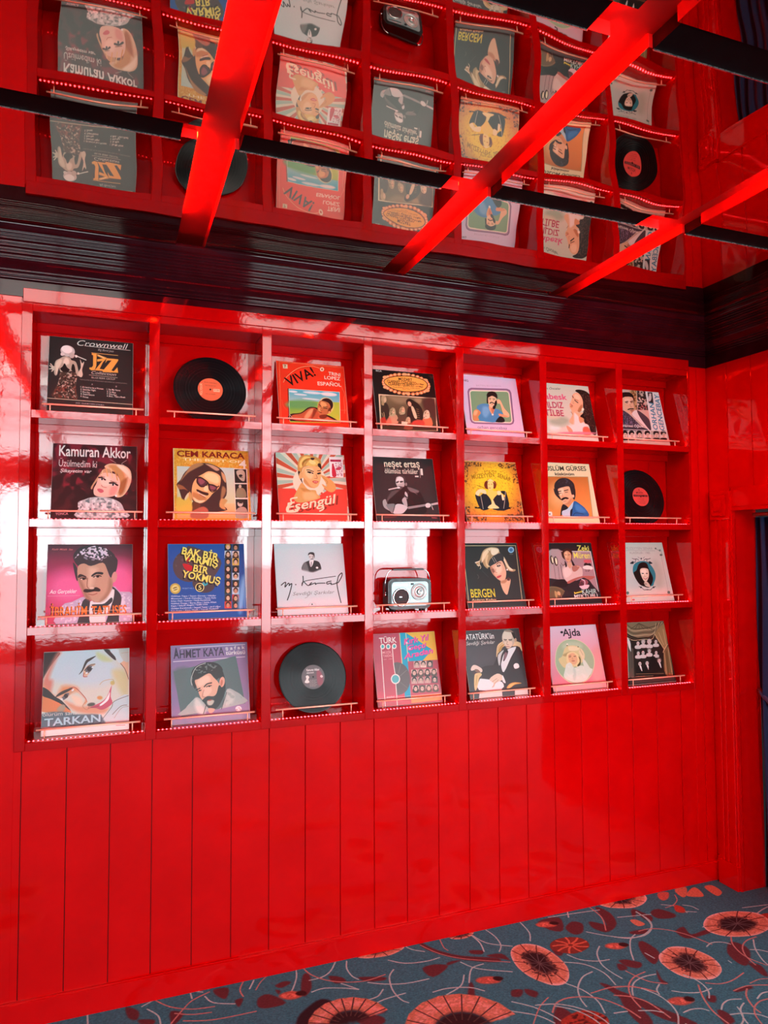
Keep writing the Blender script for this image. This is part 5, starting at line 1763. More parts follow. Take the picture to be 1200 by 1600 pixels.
L|4a2c28|4|3220 478 3200 458 3181 438
L|5c6468|4|3268 517 3264 493 3261 469
L|4a2c28|4|3261 469 3261 445 3263 422
L|5c6468|4|3270 517 3289 496 3311 476
L|4a2c28|4|3311 476 3333 457 3358 438
L|5c6468|4|3271 517 3303 503 3336 491
L|4a2c28|4|3336 491 3370 480 3405 469
S|f0f4ec|2|3071 157 3059 193 3025 220 2981 238 2930 241 2882 225 2839 202 2814 168 2809 130 2826 96 2854 67 2898 49 2949 50 2998 60 3040 84 3063 119
S|c8a484|16|3056 155 3048 189 3017 213 2978 231 2931 232 2886 219 2846 198 2824 166 2820 132 2830 98 2859 71 2901 56 2949 54 2994 66 3032 89 3055 121
N|e8d0b8|0.3|7|3056 155 3038 197 2990 223 2931 227 2873 212 2834 176 2823 132 2843 91 2889 65 2948 59 3004 77 3046 111
S|241c24|26|3014 151 3000 172 2971 179 2951 199 2918 193 2895 177 2890 156 2867 136 2881 116 2901 101 2931 104 2960 95 2976 116 2999 129
N|241c24|0.35|6|3011 151 3006 175 2990 200 2953 207 2914 204 2888 182 2867 161 2857 135 2880 115 2895 94 2926 76 2965 84 3000 98 3010 126
L|5c6468|4|2942 144 2973 149 3003 155
L|4a2c28|4|3003 155 3033 162 3062 171
L|5c6468|4|2941 145 2964 161 2986 179
L|4a2c28|4|2986 179 3006 197 3024 216
L|5c6468|4|2940 145 2949 168 2955 190
L|4a2c28|4|2955 190 2960 213 2963 235
L|5c6468|4|2939 145 2932 167 2923 189
L|4a2c28|4|2923 189 2912 209 2900 229
L|5c6468|4|2938 145 2917 161 2894 176
L|4a2c28|4|2894 176 2871 189 2847 202
L|5c6468|4|2937 144 2907 149 2877 153
L|4a2c28|4|2877 153 2847 156 2817 157
L|5c6468|4|2937 143 2910 131 2883 118
L|4a2c28|4|2883 118 2858 104 2833 89
L|5c6468|4|2938 142 2923 121 2910 100
L|4a2c28|4|2910 100 2898 79 2888 57
L|5c6468|4|2939 142 2936 119 2935 96
L|4a2c28|4|2935 96 2936 73 2939 51
L|5c6468|4|2941 142 2958 124 2977 107
L|4a2c28|4|2977 107 2997 91 3019 75
L|5c6468|4|2942 143 2969 133 2998 125
L|4a2c28|4|2998 125 3026 118 3055 113
S|f0f4ec|2|1845 150 1835 173 1804 189 1765 200 1718 198 1673 190 1638 172 1613 150 1607 126 1614 102 1646 87 1684 75 1731 77 1777 84 1812 103 1834 125
S|c8a484|16|1834 148 1827 171 1800 186 1763 196 1719 195 1678 185 1643 170 1620 149 1610 126 1626 106 1651 90 1687 79 1730 81 1774 87 1806 105 1830 126
N|e8d0b8|0.3|7|1833 148 1816 175 1773 190 1719 194 1667 180 1628 156 1619 127 1633 100 1676 85 1730 83 1782 96 1820 119
S|241c24|26|1781 143 1786 160 1761 166 1734 167 1705 171 1690 155 1675 145 1655 131 1664 116 1687 108 1712 101 1738 113 1770 114 1784 129
N|241c24|0.35|6|1802 145 1796 163 1763 168 1736 173 1706 169 1676 163 1655 148 1650 130 1662 115 1678 100 1710 95 1746 99 1767 116 1786 129
L|5c6468|4|1727 138 1756 140 1784 143
L|4a2c28|4|1784 143 1812 147 1840 152
L|5c6468|4|1727 138 1750 148 1773 159
L|4a2c28|4|1773 159 1795 170 1815 182
L|5c6468|4|1725 139 1735 154 1742 169
L|4a2c28|4|1742 169 1748 183 1752 198
L|5c6468|4|1724 139 1720 153 1714 167
L|4a2c28|4|1714 167 1706 181 1697 194
L|5c6468|4|1723 138 1702 147 1679 155
L|4a2c28|4|1679 155 1657 162 1633 168
L|5c6468|4|1722 138 1694 139 1666 140
L|4a2c28|4|1666 140 1638 139 1610 138
L|5c6468|4|1722 137 1695 130 1669 122
L|4a2c28|4|1669 122 1643 114 1619 105
L|5c6468|4|1723 136 1707 123 1693 109
L|4a2c28|4|1693 109 1681 95 1669 80
L|5c6468|4|1725 136 1726 121 1729 107
L|4a2c28|4|1729 107 1734 93 1740 79
L|5c6468|4|1725 136 1738 124 1751 112
L|4a2c28|4|1751 112 1766 100 1782 89
L|5c6468|4|1727 137 1751 131 1777 127
L|4a2c28|4|1777 127 1803 123 1829 120
S|f0f4ec|2|2163 162 2156 174 2143 185 2124 192 2102 196 2078 193 2058 186 2046 175 2043 162 2047 149 2059 137 2079 130 2102 128 2124 130 2144 138 2156 149
S|c8a484|16|2157 162 2152 173 2140 183 2123 191 2102 194 2080 191 2063 183 2051 173 2046 162 2049 149 2062 139 2080 131 2102 130 2122 133 2141 139 2153 149
N|e8d0b8|0.3|7|2156 162 2149 177 2128 187 2102 192 2074 188 2055 177 2048 162 2055 146 2075 135 2102 131 2128 135 2149 146
S|241c24|26|2128 162 2127 168 2121 176 2108 178 2094 181 2080 177 2077 168 2073 162 2074 154 2082 148 2095 146 2109 143 2118 150 2128 154
N|241c24|0.35|6|2134 162 2139 172 2125 178 2111 185 2094 180 2077 179 2067 171 2069 162 2065 151 2076 143 2094 144 2111 138 2127 144 2136 152
L|5c6468|4|2103 162 2117 162 2131 163
L|4a2c28|4|2131 163 2145 164 2159 166
L|5c6468|4|2103 162 2115 166 2127 171
L|4a2c28|4|2127 171 2138 176 2149 181
L|5c6468|4|2102 162 2109 169 2115 177
L|4a2c28|4|2115 177 2121 184 2125 192
L|5c6468|4|2101 162 2099 170 2096 178
L|4a2c28|4|2096 178 2092 186 2087 193
L|5c6468|4|2101 162 2090 167 2079 173
L|4a2c28|4|2079 173 2067 177 2055 182
L|5c6468|4|2100 162 2087 164 2073 166
L|4a2c28|4|2073 166 2059 168 2045 169
L|5c6468|4|2100 161 2087 159 2073 156
L|4a2c28|4|2073 156 2060 153 2048 149
L|5c6468|4|2101 161 2091 155 2082 149
L|4a2c28|4|2082 149 2074 142 2066 135
L|5c6468|4|2101 161 2100 153 2100 145
L|4a2c28|4|2100 145 2101 137 2103 129
L|5c6468|4|2102 161 2110 154 2118 147
L|4a2c28|4|2118 147 2127 141 2137 135
L|5c6468|4|2103 161 2116 158 2129 155
L|4a2c28|4|2129 155 2142 152 2156 150
S|241c28|10|1452 521 1408 576 1357 589 1313 576 1297 521 1319 449 1370 402 1423 376 1459 403 1475 454
P|c4a080|6|1336 520 1354 472 1387 432 1432 406 1484 397 1535 406 1580 432 1613 471 1631 520 1557 533 1548 509 1532 489 1509 476 1484 472 1458 476 1435 489 1419 509 1410 533
N|eab09c|0.35|8|1336 520 1354 472 1387 432 1432 406 1484 397 1535 406 1580 432 1613 471 1631 520 1557 533 1548 509 1532 489 1509 476 1484 472 1458 476 1435 489 1419 509 1410 533
P|e8c8bc|16|1356 524 1372 482 1401 448 1439 425 1484 418 1528 425 1566 448 1595 482 1611 524 1584 529 1572 495 1549 468 1518 451 1484 445 1449 451 1418 468 1395 496 1383 529
N|c4a080|0.4|8|1356 524 1372 482 1401 448 1439 425 1484 418 1528 425 1566 448 1595 482 1611 524 1584 529 1572 495 1549 468 1518 451 1484 445 1449 451 1418 468 1395 496 1383 529
P|241c24|24|1410 533 1419 509 1435 489 1458 476 1484 472 1509 476 1532 489 1548 509 1557 533 1491 545 1490 543 1488 541 1486 539 1484 539 1481 539 1479 541 1477 543 1476 545
L|4c4440|5|1441 532 1350 489
L|4c4440|5|1447 520 1374 451
L|4c4440|5|1457 510 1409 422
L|4c4440|5|1470 504 1450 405
L|4c4440|5|1484 502 1495 401
L|4c4440|5|1497 504 1539 412
L|4c4440|5|1510 510 1577 435
L|4c4440|5|1520 520 1607 469
L|4c4440|5|1526 532 1624 511
S|c4a080|20|1774 734 1737 767 1684 795 1604 796 1541 771 1532 734 1539 695 1604 672 1685 671 1732 702
N|3c2020|0.35|9|1753 734 1738 767 1682 791 1608 790 1555 766 1521 734 1544 697 1606 675 1682 676 1743 698
P|c4a080|6|1625 705 1646 631 1693 569 1758 528 1835 514 1911 528 1976 569 2023 631 2044 705 1939 714 1929 677 1905 646 1873 626 1835 619 1796 626 1764 646 1740 677 1730 714
N|eab09c|0.35|8|1625 705 1646 631 1693 569 1758 528 1835 514 1911 528 1976 569 2023 631 2044 705 1939 714 1929 677 1905 646 1873 626 1835 619 1796 626 1764 646 1740 677 1730 714
P|e8c8bc|16|1655 708 1673 644 1712 590 1769 555 1835 543 1900 555 1957 590 1996 644 2014 708 1977 711 1963 660 1931 618 1886 590 1835 581 1783 590 1738 618 1706 660 1692 711
N|c4a080|0.4|8|1655 708 1673 644 1712 590 1769 555 1835 543 1900 555 1957 590 1996 644 2014 708 1977 711 1963 660 1931 618 1886 590 1835 581 1783 590 1738 618 1706 660 1692 711
P|241c24|24|1730 714 1740 677 1764 646 1796 626 1835 619 1873 626 1905 646 1929 677 1939 714 1845 723 1844 719 1842 716 1838 714 1835 713 1831 714 1827 716 1825 719 1824 723
L|4c4440|5|1773 708 1642 657
L|4c4440|5|1782 689 1674 598
L|4c4440|5|1796 674 1723 553
L|4c4440|5|1814 664 1784 526
L|4c4440|5|1835 661 1851 520
L|4c4440|5|1855 664 1916 537
L|4c4440|5|1873 674 1972 573
L|4c4440|5|1887 689 2013 626
L|4c4440|5|1896 708 2035 689
S|f0f4ec|2|415 985 391 1021 357 1049 313 1058 268 1052 224 1034 197 998 182 957 186 915 206 876 243 852 286 838 331 847 375 864 401 901 420 942
S|c8a484|16|406 983 386 1017 353 1041 312 1052 269 1049 231 1027 203 995 191 956 192 916 214 883 246 857 287 846 330 852 369 871 397 904 408 943
N|e8d0b8|0.3|7|405 982 375 1025 326 1048 270 1046 223 1015 196 969 197 918 225 875 273 852 329 856 376 884 403 930
S|241c24|26|353 966 342 986 324 1005 297 1001 267 1003 246 983 244 956 235 930 260 915 280 905 303 884 323 910 339 925 366 942
N|241c24|0.35|6|360 968 357 1000 329 1015 296 1012 267 1004 231 992 229 958 234 929 245 902 269 880 303 885 331 898 365 909 363 942
L|5c6468|4|302 950 330 957 358 965
L|4a2c28|4|358 965 384 974 410 985
L|5c6468|4|301 951 322 970 341 991
L|4a2c28|4|341 991 359 1012 376 1033
L|5c6468|4|300 952 300 978 298 1005
L|4a2c28|4|298 1005 295 1031 290 1056
L|5c6468|4|299 951 286 975 273 998
L|4a2c28|4|273 998 258 1019 242 1040
L|5c6468|4|297 951 272 962 246 972
L|4a2c28|4|246 972 220 980 193 987
L|5c6468|4|297 949 269 947 240 943
L|4a2c28|4|240 943 212 938 185 931
L|5c6468|4|298 948 276 930 255 910
L|4a2c28|4|255 910 236 890 218 869
L|5c6468|4|298 947 286 923 275 898
L|4a2c28|4|275 898 266 873 259 847
L|5c6468|4|300 947 303 921 309 895
L|4a2c28|4|309 895 316 870 324 846
L|5c6468|4|301 948 321 930 343 913
L|4a2c28|4|343 913 365 898 387 884
L|5c6468|4|302 949 328 940 355 933
L|4a2c28|4|355 933 382 927 410 923
S|f0f4ec|2|2113 1035 2094 1074 2058 1099 2013 1110 1966 1107 1926 1083 1894 1049 1882 1007 1888 965 1907 927 1942 902 1986 892 2032 896 2072 918 2103 950 2120 992
S|c8a484|16|2108 1033 2088 1069 2053 1091 2013 1103 1969 1100 1931 1077 1900 1046 1892 1006 1890 966 1911 930 1944 904 1986 895 2030 901 2068 922 2098 953 2112 992
N|e8d0b8|0.3|7|2103 1032 2075 1075 2026 1099 1970 1093 1923 1065 1897 1019 1895 967 1924 924 1973 901 2028 906 2075 934 2103 980
S|241c24|26|2065 1020 2042 1036 2022 1050 1997 1053 1967 1053 1958 1025 1933 1007 1952 985 1952 958 1974 942 2003 945 2031 948 2044 972 2051 994
N|241c24|0.35|6|2068 1021 2051 1044 2030 1068 1996 1069 1962 1061 1931 1042 1921 1009 1922 976 1936 945 1967 927 2004 926 2033 944 2060 962 2078 990
L|5c6468|4|2002 1000 2028 1011 2054 1024
L|4a2c28|4|2054 1024 2079 1037 2103 1052
L|5c6468|4|2001 1001 2017 1024 2032 1048
L|4a2c28|4|2032 1048 2044 1071 2056 1096
L|5c6468|4|2000 1002 2001 1028 2002 1055
L|4a2c28|4|2002 1055 2000 1081 1997 1107
L|5c6468|4|1998 1001 1985 1024 1970 1046
L|4a2c28|4|1970 1046 1954 1067 1937 1087
L|5c6468|4|1998 1001 1974 1015 1950 1028
L|4a2c28|4|1950 1028 1925 1039 1899 1049
L|5c6468|4|1997 999 1969 997 1940 992
L|4a2c28|4|1940 992 1912 987 1885 980
L|5c6468|4|1997 998 1973 984 1949 968
L|4a2c28|4|1949 968 1926 952 1904 934
L|5c6468|4|1999 997 1988 972 1979 946
L|4a2c28|4|1979 946 1972 921 1967 895
L|5c6468|4|2000 997 2002 971 2006 945
L|4a2c28|4|2006 945 2012 919 2019 895
L|5c6468|4|2001 998 2018 977 2036 957
L|4a2c28|4|2036 957 2054 939 2074 921
L|5c6468|4|2002 999 2030 996 2059 995
L|4a2c28|4|2059 995 2087 996 2115 997
S|f0f4ec|2|3617 936 3592 972 3556 996 3514 1012 3466 1006 3427 981 3393 950 3379 907 3384 864 3407 828 3443 803 3486 792 3532 795 3574 815 3604 850 3616 892
S|c8a484|16|3608 933 3584 966 3554 993 3512 1000 3470 994 3432 976 3401 946 3391 906 3396 867 3413 832 3446 808 3487 796 3530 801 3569 821 3599 853 3609 893
N|e8d0b8|0.3|7|3603 932 3573 973 3525 996 3471 993 3421 966 3396 919 3395 867 3424 823 3473 802 3528 806 3576 834 3603 880
S|241c24|26|3554 917 3537 932 3525 958 3496 957 3467 953 3445 933 3436 907 3435 880 3452 858 3477 849 3503 838 3532 845 3541 874 3551 894
N|241c24|0.35|6|3564 919 3554 947 3531 971 3496 968 3460 964 3442 935 3425 908 3434 879 3442 849 3473 839 3503 841 3534 843 3561 862 3581 890
L|5c6468|4|3502 900 3529 908 3557 918
L|4a2c28|4|3557 918 3583 928 3608 940
L|5c6468|4|3501 901 3517 924 3531 948
L|4a2c28|4|3531 948 3544 972 3555 996
L|5c6468|4|3500 902 3501 928 3501 955
L|4a2c28|4|3501 955 3499 981 3495 1007
L|5c6468|4|3499 902 3488 926 3476 950
L|4a2c28|4|3476 950 3463 972 3449 994
L|5c6468|4|3497 900 3472 912 3446 921
L|4a2c28|4|3446 921 3420 929 3393 936
L|5c6468|4|3497 899 3469 894 3441 888
L|4a2c28|4|3441 888 3413 881 3386 872
L|5c6468|4|3498 898 3476 880 3455 860
L|4a2c28|4|3455 860 3436 840 3418 820
L|5c6468|4|3499 897 3489 872 3480 846
L|4a2c28|4|3480 846 3473 821 3468 795
L|5c6468|4|3500 897 3504 871 3509 845
L|4a2c28|4|3509 845 3517 820 3525 796
L|5c6468|4|3501 898 3521 879 3541 862
L|4a2c28|4|3541 862 3563 846 3585 831
L|5c6468|4|3502 899 3530 894 3558 891
L|4a2c28|4|3558 891 3586 890 3614 889
L|b0ffff|6|2562 746 2590 796 2596 853 2580 908 2543 953
L|b8a8a0|6|3084 783 3100 721 3138 669 3193 637 3257 629
L|b0ffff|6|2201 717 2253 761 2284 822 2289 891 2267 955
L|b0ffff|6|350 946 326 894 325 837 346 784 385 743
L|b0ffff|6|-55 849 -25 822 11 809 50 811 86 829
L|b0ffff|6|2567 962 2573 1029 2552 1094 2508 1145 2448 1175
L|b0ffff|6|3868 713 3914 727 3950 758 3972 801 3975 848
L|b0ffff|6|3542 792 3575 723 3633 672 3706 648 3782 654
L|b8a8a0|6|417 940 383 895 370 840 378 785 408 737
L|b0ffff|6|1937 802 1958 864 1953 928 1924 986 1874 1027
L|b8a8a0|6|3215 1028 3180 1018 3150 995 3133 962 3129 926
L|b8a8a0|6|1171 893 1170 953 1145 1008 1101 1049 1045 1069
L|b8a8a0|6|2062 1153 2029 1189 1984 1210 1934 1211 1888 1194
L|b0ffff|6|523 883 510 932 480 972 436 996 386 1002
L|b0ffff|6|2807 956 2790 994 2760 1024 2720 1039 2678 1037
L|b0ffff|6|1437 863 1438 800 1464 741 1510 697 1570 675
L|b8a8a0|6|1592 1038 1529 1043 1470 1022 1423 980 1397 923
L|b0ffff|6|2772 733 2790 769 2793 810 2780 849 2753 879
L|b0ffff|6|2138 688 2214 710 2275 759 2313 828 2320 907
L|b0ffff|6|492 667 544 671 589 695 622 736 636 785
L|b8a8a0|6|928 969 915 939 913 906 925 875 948 851
L|b8a8a0|6|687 921 677 988 641 1047 586 1087 520 1102
L|b8a8a0|6|2811 1058 2830 1013 2865 978 2911 960 2960 961
L|b8a8a0|6|503 1149 447 1175 386 1178 328 1156 284 1113
L|b8a8a0|6|2482 834 2493 770 2528 714 2582 677 2646 664
L|b0ffff|6|122 1164 60 1139 13 1091 -11 1028 -9 961''',
'12': '''P|e07048|0|-20 -20 1020 -20 1020 1020 -20 1020
T|POLYDOR|180|760|180|250|90|f0d0a0|b
T|Şimdi Uzaklardasın|260|200|760|230|50|8c3c24|
T|Seni Seviyorum|300|340|720|350|50|8c3c24|
P|f0c8a0|4|620 460 880 460 880 590 620 590
T|2001 STEREO|640|540|860|540|50|a05030|b
T|söz ve müzik|300|720|700|720|44|8c3c24|''',
'27': '''P|dc5048|0|-20 -20 1020 -20 1020 1020 -20 1020
T|9|440|200|500|200|110|501818|b
T|MÜZİK|260|330|700|330|90|501818|b
P|301014|2|60 400 930 400 930 500 60 500
T|STEREO  33|120|480|860|480|50|c86058|b
T|1. Hatıralar|300|620|700|620|40|601c1c|
T|2. Yalnızlık|340|700|660|700|40|601c1c|
T|3. Sevda Yolu|300|780|720|780|40|601c1c|
T|4. Dert Bende|330|860|700|860|40|601c1c|''',
'43': '''P|5c5254|0|-20 -20 1020 -20 1020 1020 -20 1020
S|8c4050|60|700 200 900 400 900 800 700 850 650 500
T|Kamuran Akkor|230|250|790|250|100|f0ece8|b
T|DİSKOGRAFİ|230|350|540|350|50|f0ece8|b
S|e8e4dc|8|120 700 200 560 180 460 260 420 330 500 280 600 330 700 240 740
S|e8c8c8|8|800 500 860 440 930 500 870 560
T|şarkı sözleri ve beste|330|640|650|640|30|d0c8c4|
T|şarkı sözleri ve beste|330|690|590|690|30|d0c8c4|
T|şarkı sözleri ve beste|330|740|650|740|30|d0c8c4|
T|şarkı sözleri ve beste|330|790|590|790|30|d0c8c4|
T|şarkı sözleri ve beste|330|840|650|840|30|d0c8c4|
T|şarkı sözleri ve beste|330|890|590|890|30|d0c8c4|''',
}
# ------------------------------------------------------------------ printed pictures (painted here, pixel by pixel)
def lin(h):
    c = np.array([int(h[i:i+2], 16)/255 for i in (0, 2, 4)]); return np.where(c <= .04045, c/12.92, ((c+.055)/1.055)**2.4)
def srgb(h): return np.array([int(h[i:i+2], 16)/255 for i in (0, 2, 4)])
_tc = {}
def glyphs(txt, flags):
    key = (txt, flags)
    if key in _tc: return _tc[key]
    cu = bpy.data.curves.new('t', 'FONT'); cu.body = txt; cu.resolution_u = 3; cu.fill_mode = 'FRONT'
    if 'i' in flags: cu.shear = .3
    if 'b' in flags: cu.offset = .016
    if 'w' in flags: cu.offset = .026
    ob = bpy.data.objects.new('t', cu); me = bpy.data.meshes.new_from_object(ob)
    me.calc_loop_triangles()
    v = np.empty(len(me.vertices)*3); me.vertices.foreach_get('co', v); v = v.reshape(-1, 3)[:, :2]
    t = np.empty(len(me.loop_triangles)*3, dtype=np.int32); me.loop_triangles.foreach_get('vertices', t); t = t.reshape(-1, 3)
    bpy.data.objects.remove(ob); bpy.data.curves.remove(cu); bpy.data.meshes.remove(me)
    _tc[key] = (v, t); return v, t
def cr(p, closed, n):
    m = len(p); out = []
    for i in range(m if closed else m-1):
        p1 = p[i]; p2 = p[(i+1) % m]
        p0 = p[i-1] if (closed or i > 0) else p1; p3 = p[(i+2) % m] if (closed or i+2 < m) else p2
        for k in range(n):
            t = k/n; out.append(.5*(2*p1+(p2-p0)*t+(2*p0-5*p1+4*p2-p3)*t*t+(3*p1-p0-3*p2+p3)*t**3))
    if not closed: out.append(p[-1])
    return np.array(out)
class Canvas:
    def __init__(s, w, h, k): s.w, s.h, s.k = w, h, k; s.a = np.zeros((h, w, 3)); s.rng = np.random.RandomState(7)
    def win(s, p, m):
        x0 = max(0, int(p[:, 0].min()-m)); x1 = min(s.w, int(p[:, 0].max()+m)+2); y0 = max(0, int(p[:, 1].min()-m)); y1 = min(s.h, int(p[:, 1].max()+m)+2)
        if x1 <= x0 or y1 <= y0: return None
        X, Y = np.meshgrid(np.arange(x0, x1)+.5, np.arange(y0, y1)+.5); return x0, x1, y0, y1, X, Y
    def cover(s, p, soft):
        q = s.win(p, soft*.6+1)
        if q is None: return None
        x0, x1, y0, y1, X, Y = q
        d2 = np.full(X.shape, 1e9); ins = np.zeros(X.shape, bool); n = len(p)
        for i in range(n):
            ax, ay = p[i]; bx, by = p[(i+1) % n]; ex, ey = bx-ax, by-ay; L2 = ex*ex+ey*ey
            if L2 < 1e-9: continue
            if ey != 0:
                c = ((ay <= Y) != (by <= Y)) & (X < ax+(Y-ay)*ex/ey); ins ^= c
            t = np.clip(((X-ax)*ex+(Y-ay)*ey)/L2, 0, 1); d2 = np.minimum(d2, (X-ax-t*ex)**2+(Y-ay-t*ey)**2)
        d = np.sqrt(d2); d = np.where(ins, d, -d)
        return (slice(y0, y1), slice(x0, x1)), np.clip(.5+d/max(1.0, soft), 0, 1), X, Y
    def blend(s, sl, al, col): s.a[sl] += (col-s.a[sl])*al[..., None]
    def run(s, text):
        k = s.k
        for ln in text.split('\n'):
            f = ln.split('|'); op = f[0]
            if op == 'T': s.text(f[1], *[float(q) for q in f[2:7]], srgb(f[7]), f[8]); continue
            p = np.array([float(q) for q in f[-1].split()]).reshape(-1, 2)*k
            if op in 'PS':
                if op == 'S': p = cr(p, True, 3)
                r = s.cover(p, float(f[2])*k)
                if r: s.blend(r[0], r[1], srgb(f[1]))
            elif op == 'G':
                r = s.cover(p, 0)
                if r:
                    g = [float(q)*k for q in f[3:7]]; ex, ey = g[2]-g[0], g[3]-g[1]
                    t = np.clip(((r[2]-g[0])*ex+(r[3]-g[1])*ey)/(ex*ex+ey*ey), 0, 1)[..., None]
                    s.blend(r[0], r[1], srgb(f[1])*(1-t)+srgb(f[2])*t)
            elif op == 'N':
                r = s.cover(p, 4*k)
                if r:
                    sh = r[1].shape; c = max(1.0, float(f[3])*k); g = s.rng.rand(int(sh[0]/c)+3, int(sh[1]/c)+3)
                    yy = np.arange(sh[0])/c; xx = np.arange(sh[1])/c; yi = yy.astype(int); xi = xx.astype(int); fy = (yy-yi)[:, None]; fx = (xx-xi)[None]
                    v = g[yi][:, xi]*(1-fy)*(1-fx)+g[yi][:, xi+1]*(1-fy)*fx+g[yi+1][:, xi]*fy*(1-fx)+g[yi+1][:, xi+1]*fy*fx
                    am = float(f[2]); v = np.clip((v-(1-am)*.75)*5, 0, 1)
                    s.blend(r[0], r[1]*v*min(1, am*2), srgb(f[1]))
            elif op in 'LK':
                if op == 'L' and len(p) > 2: p = cr(p, False, 4)
                hw = max(.6, float(f[2])*k*.5); q = s.win(p, hw+1)
                if q is None: continue
                x0, x1, y0, y1, X, Y = q; d2 = np.full(X.shape, 1e9)
                for (ax, ay), (bx, by) in zip(p, p[1:]):
                    ex, ey = bx-ax, by-ay; L2 = ex*ex+ey*ey+1e-9; t = np.clip(((X-ax)*ex+(Y-ay)*ey)/L2, 0, 1)
                    d2 = np.minimum(d2, (X-ax-t*ex)**2+(Y-ay-t*ey)**2)
                s.blend((slice(y0, y1), slice(x0, x1)), np.clip(hw+.5-np.sqrt(d2), 0, 1), srgb(f[1]))
    def text(s, txt, u0, v0, u1, v1, h, col, flags):
        v, t = glyphs(txt, flags)
        if len(v) == 0: return
        k = s.k; xa, xb = v[:, 0].min(), v[:, 0].max(); dx, dy = (u1-u0)*k, (v1-v0)*k; wd = math.hypot(dx, dy)
        ux, uy = dx/wd, dy/wd; nx, ny = uy, -ux
        a = (v[:, 0]-xa)/(xb-xa)*wd; b = v[:, 1]/.70*h*k
        P = np.stack([u0*k+ux*a+nx*b, v0*k+uy*a+ny*b], 1)*2      # 2x supersampled mask
        x0, y0 = np.floor(P.min(0)/2).astype(int); x1, y1 = np.ceil(P.max(0)/2).astype(int)+1
        m = np.zeros(((y1-y0)*2, (x1-x0)*2), bool); P -= np.array([x0*2, y0*2])
        for i0, i1, i2 in t:
            A, B, C = P[i0], P[i1], P[i2]
            ax, ay = int(min(A[0], B[0], C[0])), int(min(A[1], B[1], C[1])); bx, by = int(max(A[0], B[0], C[0]))+2, int(max(A[1], B[1], C[1]))+2
            Y, X = np.ogrid[ay:by, ax:bx]; X = X+.5; Y = Y+.5
            e0 = (B[0]-A[0])*(Y-A[1])-(B[1]-A[1])*(X-A[0]); e1 = (C[0]-B[0])*(Y-B[1])-(C[1]-B[1])*(X-B[0]); e2 = (A[0]-C[0])*(Y-C[1])-(A[1]-C[1])*(X-C[0])
            q = ((e0 >= 0) & (e1 >= 0) & (e2 >= 0)) | ((e0 <= 0) & (e1 <= 0) & (e2 <= 0))
            q = q[:m.shape[0]-ay, :m.shape[1]-ax]; m[ay:ay+q.shape[0], ax:ax+q.shape[1]] |= q
        al = m.reshape(y1-y0, 2, x1-x0, 2).mean((1, 3))
        cx0, cy0, cx1, cy1 = max(0, x0), max(0, y0), min(s.w, x1), min(s.h, y1)
        if cx1 <= cx0 or cy1 <= cy0: return
        s.blend((slice(cy0, cy1), slice(cx0, cx1)), al[cy0-y0:cy1-y0, cx0-x0:cx1-x0], col)
def picture(name, key, w, h, k):
    c = Canvas(w, h, k); c.run(ART[key])
    im = bpy.data.images.new(name, w, h); px = np.ones((h, w, 4), np.float32); px[..., :3] = np.clip(c.a[::-1], 0, 1)
    im.pixels.foreach_set(px.ravel()); im.update(); im.pack(); return im
def print_mat(name, im, rough=.3, grain=True, ext='EXTEND'):
    def f(nt, b):
        t = nt.nodes.new('ShaderNodeTexImage'); t.image = im; t.extension = ext
        hs = nt.nodes.new('ShaderNodeHueSaturation'); nz = nt.nodes.new('ShaderNodeTexNoise'); nz.inputs['Scale'].default_value = 60
        mr = nt.nodes.new('ShaderNodeMapRange'); mr.inputs['To Min'].default_value = .93; mr.inputs['To Max'].default_value = 1.05
        nt.links.new(nz.outputs[0], mr.inputs['Value']); nt.links.new(mr.outputs[0], hs.inputs['Value'])
        nt.links.new(t.outputs[0], hs.inputs['Color']); nt.links.new(hs.outputs[0], b.inputs['Base Color'])
    return mat(name, (1, 1, 1), rough, extra=f)
# ------------------------------------------------------------------ room shell
XL, XR_, YB, ZC = -5.0, 9.4, -9.0, 2.862
FZ = .088           # carpet level
WP = -.153          # face of the record wall
XW = 3.132           # face of the doorway wall
floor_im = picture('carpet_print', 'floor', 3000, 825, .75)
def carpet(nt, b):
    g = nt.nodes.new('ShaderNodeNewGeometry'); mp = nt.nodes.new('ShaderNodeMapping'); mp.vector_type = 'TEXTURE'
    mp.inputs['Location'].default_value = (-.4, -1.1, 0); mp.inputs['Scale'].default_value = (4.0, 1.1, 1)
    t = nt.nodes.new('ShaderNodeTexImage'); t.image = floor_im; t.extension = 'MIRROR'
    nt.links.new(g.outputs['Position'], mp.inputs[0]); nt.links.new(mp.outputs[0], t.inputs[0])
    m2 = nt.nodes.new('ShaderNodeMapping'); m2.inputs['Scale'].default_value = (90, 260, 90); m2.inputs['Rotation'].default_value = (0, 0, .5)
    nz = nt.nodes.new('ShaderNodeTexNoise'); nz.inputs['Scale'].default_value = 1; nz.inputs['Detail'].default_value = 2
    nt.links.new(g.outputs['Position'], m2.inputs[0]); nt.links.new(m2.outputs[0], nz.inputs['Vector'])
    hs = nt.nodes.new('ShaderNodeHueSaturation'); mr = nt.nodes.new('ShaderNodeMapRange'); mr.inputs['From Min'].default_value = .25; mr.inputs['From Max'].default_value = .75; mr.inputs['To Min'].default_value = .85; mr.inputs['To Max'].default_value = 1.6
    nt.links.new(nz.outputs[0], mr.inputs['Value']); nt.links.new(mr.outputs[0], hs.inputs['Value']); nt.links.new(t.outputs[0], hs.inputs['Color']); nt.links.new(hs.outputs[0], b.inputs['Base Color'])
    bp = nt.nodes.new('ShaderNodeBump'); bp.inputs['Strength'].default_value = .6; bp.inputs['Distance'].default_value = .003
    nt.links.new(nz.outputs[0], bp.inputs['Height']); nt.links.new(bp.outputs[0], b.inputs['Normal'])
